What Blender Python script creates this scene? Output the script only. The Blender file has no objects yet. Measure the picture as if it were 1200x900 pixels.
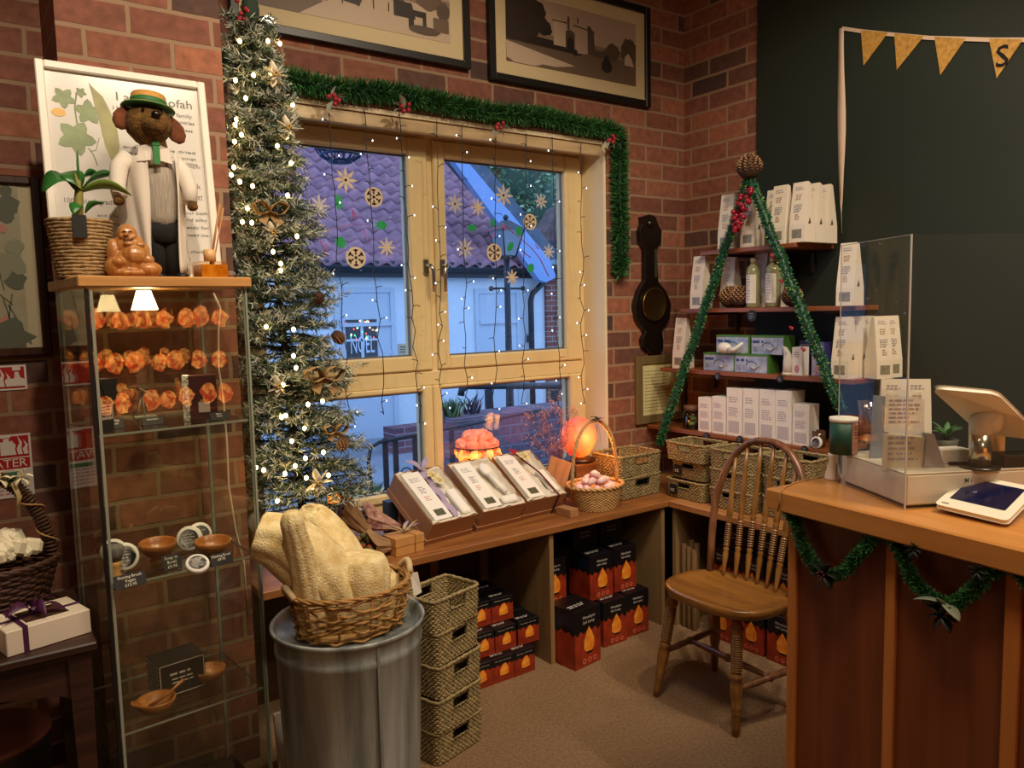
import bpy, math, random
from mathutils import Vector, Matrix, noise as mnoise
random.seed(7)
PI = math.pi
SC = bpy.context.scene
COL = SC.collection
# ---------------------------------------------------------------- camera
FPX = 913.2; EYE = Vector((0, 0, 1.5))
_yaw, _pit, _rol = (math.radians(a) for a in (35.208, -5.405, -1.300))
_f = Vector((math.sin(_yaw)*math.cos(_pit), math.cos(_yaw)*math.cos(_pit), math.sin(_pit)))
_r = Vector((math.cos(_yaw), -math.sin(_yaw), 0)); _u = _r.cross(_f)
CR = _r*math.cos(_rol)+_u*math.sin(_rol); CU = -_r*math.sin(_rol)+_u*math.cos(_rol)
cam = bpy.data.cameras.new('camera'); cam.sensor_width = 36; cam.lens = FPX*36/1200; cam.clip_start = .02; cam.clip_end = 200
camo = bpy.data.objects.new('camera', cam); COL.objects.link(camo)
camo.matrix_world = Matrix.Translation(EYE) @ Matrix((CR, CU, -_f)).transposed().to_4x4()
SC.camera = camo
def ray(px, py): return CR*(px-600)+CU*(450-py)+_f*FPX
def at(px, py, ax, val):
    d = ray(px, py); k = 'xyz'.index(ax); return EYE+d*((val-EYE[k])/d[k])
def proj(v):
    d = Vector(v)-EYE; w_ = d.dot(_f); return 600+FPX*d.dot(CR)/w_, 450-FPX*d.dot(CU)/w_
def on(px, py, q0, axis):
    d = ray(px, py); a = Vector((0, 0, 0)); a['xyz'.index(axis)] = 1; q0 = Vector(q0); n = a.cross(d)
    m = Matrix((a, -d, n)).transposed(); s = m.inverted() @ (EYE-q0); return q0+a*s[0]
# ---------------------------------------------------------------- materials
def lin(c):
    c = c/255; return c/12.92 if c <= .04045 else ((c+.055)/1.055)**2.4
def rgb(h):
    if isinstance(h, str): h = (int(h[0:2], 16), int(h[2:4], 16), int(h[4:6], 16))
    return (lin(h[0]), lin(h[1]), lin(h[2]), 1)
def newmat(name):
    m = bpy.data.materials.new(name); m.use_nodes = True
    nt = m.node_tree; b = nt.nodes['Principled BSDF']; return m, nt, b
def N(nt, t, **kw):
    n = nt.nodes.new(t)
    for k, v in kw.items():
        if k.startswith('i_'):
            key = k[2:].replace('_', ' ')
            n.inputs[int(key) if key.isdigit() else key].default_value = v
        else: setattr(n, k, v)
    return n
MC = {}
def mat(name, col='888888', rough=.55, metal=0, n=0, ns=20, bump=0, bs=60, spec=.5, emit=None, es=1, col2=None, trans=0, sss=0, sheen=0, stretch=(1, 1, 1), coat=0):
    if name in MC: return MC[name]
    m, nt, b = newmat(name); L = nt.links.new
    b.inputs['Base Color'].default_value = rgb(col); b.inputs['Roughness'].default_value = rough
    b.inputs['Metallic'].default_value = metal; b.inputs['Specular IOR Level'].default_value = spec
    if coat: b.inputs['Coat Weight'].default_value = coat; b.inputs['Coat Roughness'].default_value = .15
    if trans: b.inputs['Transmission Weight'].default_value = trans
    if sheen: b.inputs['Sheen Weight'].default_value = sheen
    if emit: b.inputs['Emission Color'].default_value = rgb(emit); b.inputs['Emission Strength'].default_value = es
    if sss: b.inputs['Subsurface Weight'].default_value = sss; b.inputs['Subsurface Radius'].default_value = (.02, .01, .005)
    if n or bump or col2:
        tc = N(nt, 'ShaderNodeTexCoord'); mp = N(nt, 'ShaderNodeMapping'); mp.inputs['Scale'].default_value = stretch
        L(tc.outputs['Object'], mp.inputs['Vector'])
    if n or col2:
        t = N(nt, 'ShaderNodeTexNoise'); t.inputs['Scale'].default_value = ns; t.inputs['Detail'].default_value = 5
        L(mp.outputs[0], t.inputs['Vector'])
        cr = N(nt, 'ShaderNodeValToRGB'); c = rgb(col); c2 = rgb(col2) if col2 else tuple(x*(1-n) for x in c[:3])+(1,)
        cr.color_ramp.elements[0].color = c2; cr.color_ramp.elements[1].color = c
        cr.color_ramp.elements[0].position = .35; cr.color_ramp.elements[1].position = .65
        L(t.outputs['Fac'], cr.inputs[0]); L(cr.outputs[0], b.inputs['Base Color'])
    if bump:
        t2 = N(nt, 'ShaderNodeTexNoise'); t2.inputs['Scale'].default_value = bs; t2.inputs['Detail'].default_value = 4
        L(mp.outputs[0], t2.inputs['Vector'])
        bp = N(nt, 'ShaderNodeBump'); bp.inputs['Strength'].default_value = bump; bp.inputs['Distance'].default_value = .01
        L(t2.outputs['Fac'], bp.inputs['Height']); L(bp.outputs[0], b.inputs['Normal'])
    MC[name] = m; return m
def wood(name, dark, light, axis='x', rough=.4, scale=9, coat=0):
    if name in MC: return MC[name]
    m, nt, b = newmat(name); L = nt.links.new
    tc = N(nt, 'ShaderNodeTexCoord'); mp = N(nt, 'ShaderNodeMapping')
    s = [1, 1, 1]; s['xyz'.index(axis)] = .07
    mp.inputs['Scale'].default_value = s; L(tc.outputs['Object'], mp.inputs['Vector'])
    t = N(nt, 'ShaderNodeTexNoise'); t.inputs['Scale'].default_value = scale*4; t.inputs['Detail'].default_value = 7; t.inputs['Distortion'].default_value = .6
    L(mp.outputs[0], t.inputs['Vector'])
    cr = N(nt, 'ShaderNodeValToRGB'); cr.color_ramp.elements[0].color = rgb(dark); cr.color_ramp.elements[1].color = rgb(light)
    cr.color_ramp.elements[0].position = .3; cr.color_ramp.elements[1].position = .7
    L(t.outputs['Fac'], cr.inputs[0]); L(cr.outputs[0], b.inputs['Base Color'])
    b.inputs['Roughness'].default_value = rough
    if coat: b.inputs['Coat Weight'].default_value = coat; b.inputs['Coat Roughness'].default_value = .2
    bp = N(nt, 'ShaderNodeBump'); bp.inputs['Strength'].default_value = .08; bp.inputs['Distance'].default_value = .01
    L(t.outputs['Fac'], bp.inputs['Height']); L(bp.outputs[0], b.inputs['Normal'])
    MC[name] = m; return m
def glassy(name, tint='ffffff', f0=.04, rough=0.0, haze=0, hazecol='ffffff'):
    """thin clear pane: transparent with a Fresnel reflection, optional surface film"""
    m, nt, b = newmat(name); L = nt.links.new; nt.nodes.remove(b)
    out = [x for x in nt.nodes if x.type == 'OUTPUT_MATERIAL'][0]
    lw = N(nt, 'ShaderNodeLayerWeight'); lw.inputs['Blend'].default_value = .5
    pw = N(nt, 'ShaderNodeMath', operation='POWER'); L(lw.outputs['Facing'], pw.inputs[0]); pw.inputs[1].default_value = 5
    ml = N(nt, 'ShaderNodeMath', operation='MULTIPLY_ADD'); L(pw.outputs[0], ml.inputs[0]); ml.inputs[1].default_value = 1-f0; ml.inputs[2].default_value = f0
    tr = N(nt, 'ShaderNodeBsdfTransparent'); tr.inputs[0].default_value = rgb(tint)
    gl = N(nt, 'ShaderNodeBsdfGlossy'); gl.inputs['Roughness'].default_value = rough
    mx = N(nt, 'ShaderNodeMixShader'); L(ml.outputs[0], mx.inputs[0]); L(tr.outputs[0], mx.inputs[1]); L(gl.outputs[0], mx.inputs[2])
    if haze:
        df = N(nt, 'ShaderNodeBsdfDiffuse'); df.inputs[0].default_value = rgb(hazecol)
        m2 = N(nt, 'ShaderNodeMixShader'); m2.inputs[0].default_value = haze; L(mx.outputs[0], m2.inputs[1]); L(df.outputs[0], m2.inputs[2]); mx = m2
    L(mx.outputs[0], out.inputs['Surface']); MC[name] = m; return m
def brick(name, u, v, pal, mortar, off=(0, 0), bw=.237, rh=.0865):
    m, nt, b = newmat(name); L = nt.links.new
    tc = N(nt, 'ShaderNodeTexCoord'); sp = N(nt, 'ShaderNodeSeparateXYZ'); L(tc.outputs['Object'], sp.inputs[0])
    cb = N(nt, 'ShaderNodeCombineXYZ')
    L(sp.outputs['XYZ'.index(u)], cb.inputs[0]); L(sp.outputs['XYZ'.index(v)], cb.inputs[1])
    mp = N(nt, 'ShaderNodeMapping'); mp.inputs['Location'].default_value = (off[0], off[1], 0); L(cb.outputs[0], mp.inputs[0])
    nz = N(nt, 'ShaderNodeTexNoise'); nz.inputs['Scale'].default_value = 14; L(mp.outputs[0], nz.inputs['Vector'])
    wm = N(nt, 'ShaderNodeVectorMath', operation='MULTIPLY_ADD'); wm.inputs[1].default_value = (.006, .006, 0); L(nz.outputs['Color'], wm.inputs[0]); L(mp.outputs[0], wm.inputs[2])
    bt = N(nt, 'ShaderNodeTexBrick'); L(wm.outputs[0], bt.inputs['Vector'])
    bt.inputs['Scale'].default_value = 1; bt.inputs['Brick Width'].default_value = bw; bt.inputs['Row Height'].default_value = rh
    bt.inputs['Mortar Size'].default_value = .0075; bt.inputs['Mortar Smooth'].default_value = .25; bt.inputs['Bias'].default_value = 0
    bt.inputs['Color1'].default_value = (0, 0, 0, 1); bt.inputs['Color2'].default_value = (1, 1, 1, 1); bt.inputs['Mortar'].default_value = (.5, .5, .5, 1)
    cr = N(nt, 'ShaderNodeValToRGB'); cr.color_ramp.interpolation = 'LINEAR'
    e = cr.color_ramp.elements
    while len(e) < len(pal): e.new(.5)
    for i, (p, c) in enumerate(pal): e[i].position = p; e[i].color = rgb(c)
    L(bt.outputs['Color'], cr.inputs[0])
    n2 = N(nt, 'ShaderNodeTexNoise'); n2.inputs['Scale'].default_value = 28; n2.inputs['Detail'].default_value = 6; L(mp.outputs[0], n2.inputs['Vector'])
    mr = N(nt, 'ShaderNodeMapRange'); mr.inputs[1].default_value = .3; mr.inputs[2].default_value = .7; mr.inputs[3].default_value = .72; mr.inputs[4].default_value = 1.2; L(n2.outputs['Fac'], mr.inputs[0])
    mu = N(nt, 'ShaderNodeVectorMath', operation='SCALE'); L(cr.outputs[0], mu.inputs[0]); L(mr.outputs[0], mu.inputs['Scale'])
    mo = N(nt, 'ShaderNodeMix', data_type='RGBA'); L(bt.outputs['Fac'], mo.inputs['Factor']); L(mu.outputs[0], mo.inputs['A']); mo.inputs['B'].default_value = rgb(mortar)
    L(mo.outputs['Result'], b.inputs['Base Color']); b.inputs['Roughness'].default_value = .85
    iv = N(nt, 'ShaderNodeMath', operation='SUBTRACT'); iv.inputs[0].default_value = 1; L(bt.outputs['Fac'], iv.inputs[1])
    ad = N(nt, 'ShaderNodeMath', operation='MULTIPLY_ADD'); L(n2.outputs['Fac'], ad.inputs[0]); ad.inputs[1].default_value = .35; L(iv.outputs[0], ad.inputs[2])
    bp = N(nt, 'ShaderNodeBump'); bp.inputs['Strength'].default_value = .55; bp.inputs['Distance'].default_value = .006
    L(ad.outputs[0], bp.inputs['Height']); L(bp.outputs[0], b.inputs['Normal'])
    MC[name] = m; return m
# ---------------------------------------------------------------- objects
WM = {}
def props(o, label=None, cat=None, group=None, kind=None):
    if label: o['label'] = label
    if cat: o['category'] = cat
    if group: o['group'] = group
    if kind: o['kind'] = kind
    return o
def thing(name, label, cat, loc=(0, 0, 0), rz=0, group=None):
    o = bpy.data.objects.new(name, None); COL.objects.link(o); o.empty_display_size = .05
    o.location = loc; o.rotation_euler = (0, 0, rz); props(o, label, cat, group)
    WM[o.name] = Matrix.Translation(Vector(loc)) @ Matrix.Rotation(rz, 4, 'Z'); return o
def dup(src, loc=None, rz=None, label=None, group=None, scale=None, rot=None):
    r = src.copy(); COL.objects.link(r)
    if loc is not None: r.location = loc
    if rz is not None: r.rotation_euler = (0, 0, rz)
    if rot is not None: r.rotation_euler = rot
    if scale is not None: r.scale = scale if hasattr(scale, '__len__') else (scale,)*3
    if label: r['label'] = label
    if group: r['group'] = group
    for c in list(src.children):
        cc = c.copy(); COL.objects.link(cc); cc.parent = r
        for g in list(c.children):
            gg = g.copy(); COL.objects.link(gg); gg.parent = cc
    return r
TXT = {}
def text_data(s, res=2, sh=0):
    k = (s, res, sh)
    if k in TXT: return TXT[k]
    cu = bpy.data.curves.new('t', 'FONT'); cu.body = s; cu.resolution_u = res; cu.shear = sh; cu.offset = .006
    ob = bpy.data.objects.new('t', cu); COL.objects.link(ob)
    dg = bpy.context.evaluated_depsgraph_get(); me = bpy.data.meshes.new_from_object(ob.evaluated_get(dg))
    vs = [v.co.copy() for v in me.vertices]; fs = [tuple(p.vertices) for p in me.polygons]
    bpy.data.objects.remove(ob); bpy.data.curves.remove(cu); bpy.data.meshes.remove(me)
    TXT[k] = (vs, fs); return TXT[k]
class MB:
    def __init__(s, T=None): s.v = []; s.f = []; s.mi = []; s.sm = []; s.m = 0; s.T = T or Matrix.Identity(4); s.smooth = False
    def at(s, T): s.T = T; return s
    def add(s, vs, fs, m=None, smooth=None, T=None):
        b = len(s.v); TT = s.T @ T if T is not None else s.T
        s.v += [TT @ Vector(v) for v in vs]
        for f in fs: s.f.append(tuple(b+i for i in f)); s.mi.append(s.m if m is None else m); s.sm.append(s.smooth if smooth is None else smooth)
        return s
    def box(s, x0, x1, y0, y1, z0, z1, m=None, T=None, c=0):
        """box; c > 0 cuts the edges with a chamfer"""
        if c <= 0:
            vs = [(x, y, z) for z in (z0, z1) for y in (y0, y1) for x in (x0, x1)]
            fs = [(0, 2, 3, 1), (4, 5, 7, 6), (0, 1, 5, 4), (1, 3, 7, 5), (3, 2, 6, 7), (2, 0, 4, 6)]
            return s.add(vs, fs, m, False, T)
        c = min(c, abs(x1-x0)*.49, abs(y1-y0)*.49, abs(z1-z0)*.49)
        import itertools
        vs = []; idx = {}
        X = (x0, x1); Y = (y0, y1); Z = (z0, z1)
        for i, j, k in itertools.product((0, 1), repeat=3):
            p = [X[i], Y[j], Z[k]]; sg = [1-2*i, 1-2*j, 1-2*k]
            for a in range(3):   # vertex lying on the face normal to axis a
                q = list(p)
                for t in range(3):
                    if t != a: q[t] += sg[t]*c
                idx[(i, j, k, a)] = len(vs); vs.append(tuple(q))
        fs = []
        for a in range(3):
            o1, o2 = [t for t in range(3) if t != a]
            for e in (0, 1):
                loop = []
                for (p, q) in ((0, 0), (1, 0), (1, 1), (0, 1)):
                    kk = [0, 0, 0]; kk[a] = e; kk[o1] = p; kk[o2] = q; loop.append(idx[(*kk, a)])
                fs.append(tuple(loop))
        for a in range(3):
            o1, o2 = [t for t in range(3) if t != a]
            for p, q in itertools.product((0, 1), repeat=2):
                k0 = [0, 0, 0]; k0[o1] = p; k0[o2] = q; k1 = list(k0); k1[a] = 1
                fs.append((idx[(*k0, o1)], idx[(*k1, o1)], idx[(*k1, o2)], idx[(*k0, o2)]))
        for i, j, k in itertools.product((0, 1), repeat=3): fs.append((idx[(i, j, k, 0)], idx[(i, j, k, 1)], idx[(i, j, k, 2)]))
        return s.add(vs, fs, m, False, T)
    def prism(s, poly, h0, h1, m=None, T=None, smooth=False):
        """poly in xy, extruded along z from h0 to h1"""
        n = len(poly); vs = [(x, y, h0) for x, y in poly]+[(x, y, h1) for x, y in poly]
        fs = [tuple(range(n))[::-1], tuple(range(n, 2*n))]+[(i, (i+1) % n, n+(i+1) % n, n+i) for i in range(n)]
        return s.add(vs, fs, m, smooth, T)
    def tube(s, pts, r, n=8, m=None, smooth=True, closed=False, T=None, flat=1, up=None):
        pts = [Vector(p) for p in pts]; k = len(pts)
        rr = r if hasattr(r, '__len__') else [r]*k
        vs = []; fs = []; prev = None
        for i, p in enumerate(pts):
            if closed: d = pts[(i+1) % k]-pts[i-1]
            else: d = pts[min(i+1, k-1)]-pts[max(i-1, 0)]
            if d.length < 1e-9: d = Vector((0, 0, 1))
            d.normalize()
            if prev is None:
                a = Vector(up) if up is not None else (Vector((0, 0, 1)) if abs(d.z) < .9 else Vector((1, 0, 0)))
                nrm = (a-d*a.dot(d)).normalized()
            else:
                nrm = prev-d*prev.dot(d)
                nrm = nrm.normalized() if nrm.length > 1e-6 else d.orthogonal().normalized()
            prev = nrm; bn = d.cross(nrm)
            for j in range(n):
                a = 2*PI*j/n; vs.append(p+nrm*(math.cos(a)*rr[i])+bn*(math.sin(a)*rr[i]*flat))
        for i in range(k if closed else k-1):
            for j in range(n):
                i2 = (i+1) % k; fs.append((i*n+j, i*n+(j+1) % n, i2*n+(j+1) % n, i2*n+j))
        if not closed: fs.append(tuple(range(n))[::-1]); fs.append(tuple((k-1)*n+j for j in range(n)))
        return s.add(vs, fs, m, smooth, T)
    def lathe(s, prof, n=24, m=None, smooth=True, T=None, sy=1, a0=0, a1=2*PI):
        """prof list of (r, z)"""
        vs = []; fs = []; full = abs(a1-a0-2*PI) < 1e-6; nn = n if full else n+1
        for r, z in prof:
            for j in range(nn):
                a = a0+(a1-a0)*j/n; vs.append((r*math.cos(a), r*math.sin(a)*sy, z))
        for i in range(len(prof)-1):
            for j in range(n):
                j2 = (j+1) % nn; fs.append((i*nn+j, i*nn+j2, (i+1)*nn+j2, (i+1)*nn+j))
        if full:
            if prof[0][0] > 1e-5: fs.append(tuple(range(nn))[::-1])
            if prof[-1][0] > 1e-5: fs.append(tuple((len(prof)-1)*nn+j for j in range(nn)))
        return s.add(vs, fs, m, smooth, T)
    def ball(s, c, r, n=12, m=None, T=None, f=None):
        c = Vector(c); rx, ry, rz = r if hasattr(r, '__len__') else (r, r, r); k = max(4, n//2+1); vs = []; fs = []
        for i in range(k+1):
            ph = PI*i/k
            for j in range(n):
                a = 2*PI*j/n; d = Vector((math.sin(ph)*math.cos(a), math.sin(ph)*math.sin(a), -math.cos(ph)))
                q = 1 if f is None else f(d)
                vs.append(c+Vector((d.x*rx*q, d.y*ry*q, d.z*rz*q)))
        for i in range(k):
            for j in range(n): fs.append((i*n+j, i*n+(j+1) % n, (i+1)*n+(j+1) % n, (i+1)*n+j))
        return s.add(vs, fs, m, True, T)
    def quad(s, a, b, c, d, m=None, T=None): return s.add([a, b, c, d], [(0, 1, 2, 3)], m, False, T)
    def poly(s, pts, m=None, T=None): return s.add(pts, [tuple(range(len(pts)))], m, False, T)
    def grid(s, fn, nu, nv, m=None, smooth=True, T=None, th=None):
        vs = [fn(i/nu, j/nv) for j in range(nv+1) for i in range(nu+1)]
        fs = [(j*(nu+1)+i, j*(nu+1)+i+1, (j+1)*(nu+1)+i+1, (j+1)*(nu+1)+i) for j in range(nv) for i in range(nu)]
        return s.add(vs, fs, m, smooth, T)
    def text(s, st, size, org, ux, uy, m=None, align='l', res=2, width=None, sh=0):
        """lettering lying on the plane of ux / uy, lifted off its surface by the caller"""
        vs, fs = text_data(st, res, sh)
        if not vs: return s
        x0 = min(v.x for v in vs); x1 = max(v.x for v in vs); w = x1-x0
        k = size; kx = size if width is None else width/max(w, 1e-6)
        o = {'l': 0, 'c': w/2, 'r': w}[align]; org = Vector(org); ux = Vector(ux); uy = Vector(uy)
        return s.add([org+ux*((v.x-x0-o)*kx)+uy*(v.y*k) for v in vs], fs, m, False)
    def lines(s, org, ux, uy, w, n, lh, t, m=None, seed=0, gaps=True):
        """rows of small print: broken strokes of word length"""
        R = random.Random(seed); org = Vector(org); ux = Vector(ux); uy = Vector(uy)
        for i in range(n):
            x = 0; ww = w*R.uniform(.7, 1)
            while x < ww:
                l = min(R.uniform(1.5, 5)*t, ww-x); a = org+ux*x-uy*(lh*i)
                if l > .3*t: s.quad(a, a+ux*l, a+ux*l+uy*t, a+uy*t, m)
                x += l+t*.9
        return s
    def build(s, name, mats, parent=None, world=False, origin=None, bevel=0, solid=0, sub=0, autosmooth=False):
        me = bpy.data.meshes.new(name)
        vs = s.v; M = Matrix.Identity(4); loc = None
        if parent is not None and world: M = WM[parent.name].inverted()
        elif parent is None:
            if origin is None and vs:
                xs = [v.x for v in vs]; ys = [v.y for v in vs]; zs = [v.z for v in vs]
                origin = ((min(xs)+max(xs))/2, (min(ys)+max(ys))/2, min(zs))
            loc = Vector(origin or (0, 0, 0)); M = Matrix.Translation(-loc)
        me.from_pydata([tuple(M @ v) for v in vs], [], s.f)
        if not isinstance(mats, (list, tuple)): mats = [mats]
        for mm in mats: me.materials.append(mm)
        k = len(mats)
        me.polygons.foreach_set('material_index', [min(i, k-1) for i in s.mi])
        me.polygons.foreach_set('use_smooth', s.sm)
        me.validate(); me.update()
        o = bpy.data.objects.new(name, me); COL.objects.link(o)
        if parent is not None: o.parent = parent; WM[o.name] = WM[parent.name]
        else: o.location = loc; WM[o.name] = Matrix.Translation(loc)
        if sub: md = o.modifiers.new('s', 'SUBSURF'); md.levels = md.render_levels = sub
        if solid: md = o.modifiers.new('t', 'SOLIDIFY'); md.thickness = solid; md.offset = 0
        if bevel: md = o.modifiers.new('b', 'BEVEL'); md.width = bevel; md.segments = 2; md.limit_method = 'ANGLE'; md.angle_limit = .7
        return o
def struct(o): o['kind'] = 'structure'; return o
TR = Matrix.Translation
def RX(a): return Matrix.Rotation(math.radians(a), 4, 'X')
def RY(a): return Matrix.Rotation(math.radians(a), 4, 'Y')
def RZ(a): return Matrix.Rotation(math.radians(a), 4, 'Z')
def frame_from(o, x, y):
    """matrix with origin o, x and y axes given (z their cross product)"""
    x = Vector(x).normalized(); y = Vector(y); z = x.cross(y).normalized(); y = z.cross(x)
    return Matrix.Translation(Vector(o)) @ Matrix((x, y, z)).transposed().to_4x4()
def weave(mb, per, z0, z1, rows, n, amp, r, gap=None, m=None, phase=True, flat=1.0, sides=6, wob=0, seed=1):
    """wicker wall: rows of strands round a closed perimeter, passing in front of and behind the stakes in turn.
    per(u, z) gives x, y, outward normal x, y; gap(u, row) drops a strand there."""
    R = random.Random(seed)
    for k in range(rows):
        z = z0+(z1-z0)*(k+.5)/rows; run = []; segs = []; w0 = R.uniform(0, 6)
        cyc = 0
        for i in range(n+1):
            u = i/n; x, y, nx, ny = per(u % 1.0, z)
            if gap and gap(u % 1.0, z):
                if len(run) > 1: segs.append(run)
                run = []; cyc = 1; continue
            o = amp*math.cos(PI*i)*(1 if k % 2 else -1) if phase else 0
            run.append((x+nx*o, y+ny*o, z+wob*math.sin(w0+u*23+k)*.5+R.uniform(-wob, wob)*.5))
        if cyc:
            if len(run) > 1: segs.append(run)
            for sg in segs: mb.tube(sg, r, sides, m, flat=flat)
        else: mb.tube(run[:-1], r, sides, m, closed=True, flat=flat)
def rect_per(hx, hy, rad, taper=0, z1=1):
    """rounded rectangle perimeter for weave(); taper grows it towards z1"""
    def per(u, z):
        k = 1+taper*(z/z1); ax, ay = hx*k, hy*k
        L1, L2 = 2*(ax-rad), 2*(ay-rad); q = PI/2*rad; tot = 2*(L1+L2)+4*q; d = u*tot
        segs = [(L1, 0), (q, 1), (L2, 2), (q, 3), (L1, 4), (q, 5), (L2, 6), (q, 7)]
        for l, i in segs:
            if d <= l+1e-9: break
            d -= l
        t = d
        if i == 0: return (-ax+rad+t, -ay, 0, -1)
        if i == 2: return (ax, -ay+rad+t, 1, 0)
        if i == 4: return (ax-rad-t, ay, 0, 1)
        if i == 6: return (-ax, ay-rad-t, -1, 0)
        c = {1: (ax-rad, -ay+rad, -PI/2), 3: (ax-rad, ay-rad, 0), 5: (-ax+rad, ay-rad, PI/2), 7: (-ax+rad, -ay+rad, PI)}[i]
        a = c[2]+t/rad; return (c[0]+rad*math.cos(a), c[1]+rad*math.sin(a), math.cos(a), math.sin(a))
    return per
def ell_per(rx0, ry0, rx1, ry1, z0, z1):
    def per(u, z):
        t = (z-z0)/(z1-z0); rx = rx0+(rx1-rx0)*t; ry = ry0+(ry1-ry0)*t; a = 2*PI*u
        return (rx*math.cos(a), ry*math.sin(a), math.cos(a), math.sin(a))
    return per
# ================================================================ the room
YW, XW = 2.95, 3.25          # window wall, right wall
PAL = [(0, '604238'), (.10, '483430'), (.22, '7c4c3c'), (.45, '8c5842'), (.62, '744638'), (.8, '9c6248'), (1, '6e4438')]
B_back = brick('brick_back', 'X', 'Z', PAL, '94785f')
B_side = brick('brick_side', 'Y', 'Z', PAL, '94785f', off=(.06, 0))
PAINT = mat('green_paint', '1a241a', .65, n=.1, ns=4)
CREAM = mat('cream_frame', 'dec792', .45, n=.06, ns=6)
CREAMW = mat('cream_plaster', 'e0d2b0', .7)
PLAS = mat('plaster', '2c2a22', .9)
carpet = mat('carpet', '9a7a58', .95, n=.35, ns=90, bump=.6, bs=300)
def wallbox(name, boxes, mats):
    mb = MB()
    for b in boxes: mb.box(*b)
    o = mb.build(name, mats, origin=(0, 0, 0)); return struct(o)
WX0, WX1, WZ0, WZ1 = .866, 2.664, .60, 2.31
wallbox('wall_back', [(-1.6, WX0, YW, YW+.35, -.02, 3.3), (WX1, XW+.2, YW, YW+.35, -.02, 3.3), (WX0, WX1, YW, YW+.35, -.02, WZ0), (WX0, WX1, YW, YW+.35, WZ1, 3.3)], B_back)
mb = MB(); mb.box(.282, .735, 2.58, YW-.001, 0, 3.3)
for i, f in enumerate(mb.f): mb.mi[i] = 0 if i in (2, 4) else 1
struct(mb.build('trim_1', [B_back, B_side], origin=(0, 0, 0)))            # the brick pier
wallbox('wall_right', [(XW, XW+.2, 2.478, YW-.001, 0, 3.3)], B_side)
wallbox('wall_side', [(XW-.012, XW+.2, -3.2, 2.476, 0, 3.3)], PAINT)
wallbox('wall_left', [(-1.6, -1.4, -3.2, YW-.001, 0, 3.3)], B_side)
wallbox('wall_front', [(-1.4, XW-.013, -3.4, -3.2, 0, 3.3)], PLAS)
wallbox('ceiling', [(-1.6, XW+.2, -3.4, YW+.35, 3.3, 3.4)], mat('ceiling_paint', 'd8d0c0', .9))
wallbox('floor', [(-1.6, XW+.2, -3.4, YW+.35, -.1, 0)], carpet)
# reveal lining, roller of boards over the window
mb = MB()
mb.box(WX1-.004, WX1+.012, YW-.004, 3.19, WZ0, WZ1+.01); mb.box(WX0-.012, WX0+.004, YW-.004, 3.19, WZ0, WZ1+.01)
mb.box(WX0, WX1, YW-.004, 3.19, WZ1-.006, WZ1+.012)
struct(mb.build('trim_2', CREAMW))
mb = MB(); mb.box(WX0+.01, WX1-.01, 2.955, 2.985, WZ1-.06, WZ1-.008, c=.004); mb.box(WX0+.01, WX1-.01, 2.995, 3.03, WZ1-.045, WZ1-.008, c=.004)
struct(mb.build('trim_3', wood('soffit_board', 'a88e68', 'c8b088', 'x')))
# window
FY0, FY1 = 3.09, 3.17
win = bpy.data.objects.new('window_1', None); COL.objects.link(win); win['kind'] = 'structure'; win.location = (1.765, 3.1, WZ0); WM[win.name] = TR(win.location)
mb = MB()
def ring(mb, x0, x1, z0, z1, w, y0, y1, c=.006, wb=None, wt=None):
    wb = wb or w; wt = wt or w
    mb.box(x0, x0+w, y0, y1, z0, z1, c=c); mb.box(x1-w, x1, y0, y1, z0, z1, c=c)
    mb.box(x0+w-.001, x1-w+.001, y0, y1, z0, z0+wb, c=c); mb.box(x0+w-.001, x1-w+.001, y0, y1, z1-wt, z1, c=c)
ring(mb, WX0, WX1, WZ0, WZ1-.012, .03, 3.105, 3.185, wb=.08)
mb.box(1.70, 1.785, 3.105, 3.185, WZ0+.05, 1.18, c=.005)
mb.box(WX0+.03, WX1-.03, 3.1, 3.19, 1.165, 1.235, c=.006)
mb.box(1.742, 1.784, 3.11, 3.185, 1.23, WZ1-.04, c=.004)
mb.box(WX0+.03, WX1-.03, 3.118, 3.185, 2.262, 2.30)
mb.build('window_frame', CREAM, win, world=True)
CLEAR = glassy('window_glass', 'f4faff', .035)
def sash(name, x0, x1, z0, z1, w, px0, px1, pz0, pz1):
    mb = MB(); mb.box(x0, px0, FY0, FY1, z0, z1, c=.007); mb.box(px1, x1, FY0, FY1, z0, z1, c=.007)
    mb.box(px0-.002, px1+.002, FY0, FY1, z0, pz0, c=.007); mb.box(px0-.002, px1+.002, FY0, FY1, pz1, z1, c=.007)
    s_ = mb.build(name, CREAM, win, world=True)
    g = MB(); g.box(px0-.005, px1+.005, 3.128, 3.136, pz0-.005, pz1+.005); g.build('pane', CLEAR, s_, world=True)
    q = MB(); ring(q, px0, px1, pz0, pz1, .007, 3.118, 3.127, c=0); q.build('gasket', mat('gasket_grey', '5c6066', .6), s_, world=True); return s_
s1 = sash('sash', .9, 1.748, 1.237, 2.262, 0, .995, 1.648, 1.305, 2.188)
s2 = sash('sash', 1.778, 2.64, 1.237, 2.262, 0, 1.838, 2.534, 1.298, 2.188)
sash('fixed_light', .9, 1.742, .66, 1.168, 0, .955, 1.69, .70, 1.142)
sash('fixed_light', 1.745, 2.64, .66, 1.168, 0, 1.789, 2.552, .70, 1.15)
METAL = mat('brushed_metal', 'b9b2a4', .28, 1); 
for s_, x, sg in ((s1, 1.722, 1), (s2, 1.808, -1)):
    h = MB(); h.box(x-.013, x+.013, 3.078, 3.092, 1.665, 1.735, c=.004); h.tube([(x, 3.085, 1.705), (x, 3.045, 1.705), (x+sg*.012, 3.042, 1.69), (x+sg*.014, 3.042, 1.59)], [.009, .009, .009, .008], 8)
    h.build('handle', METAL, s_, world=True)
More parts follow.
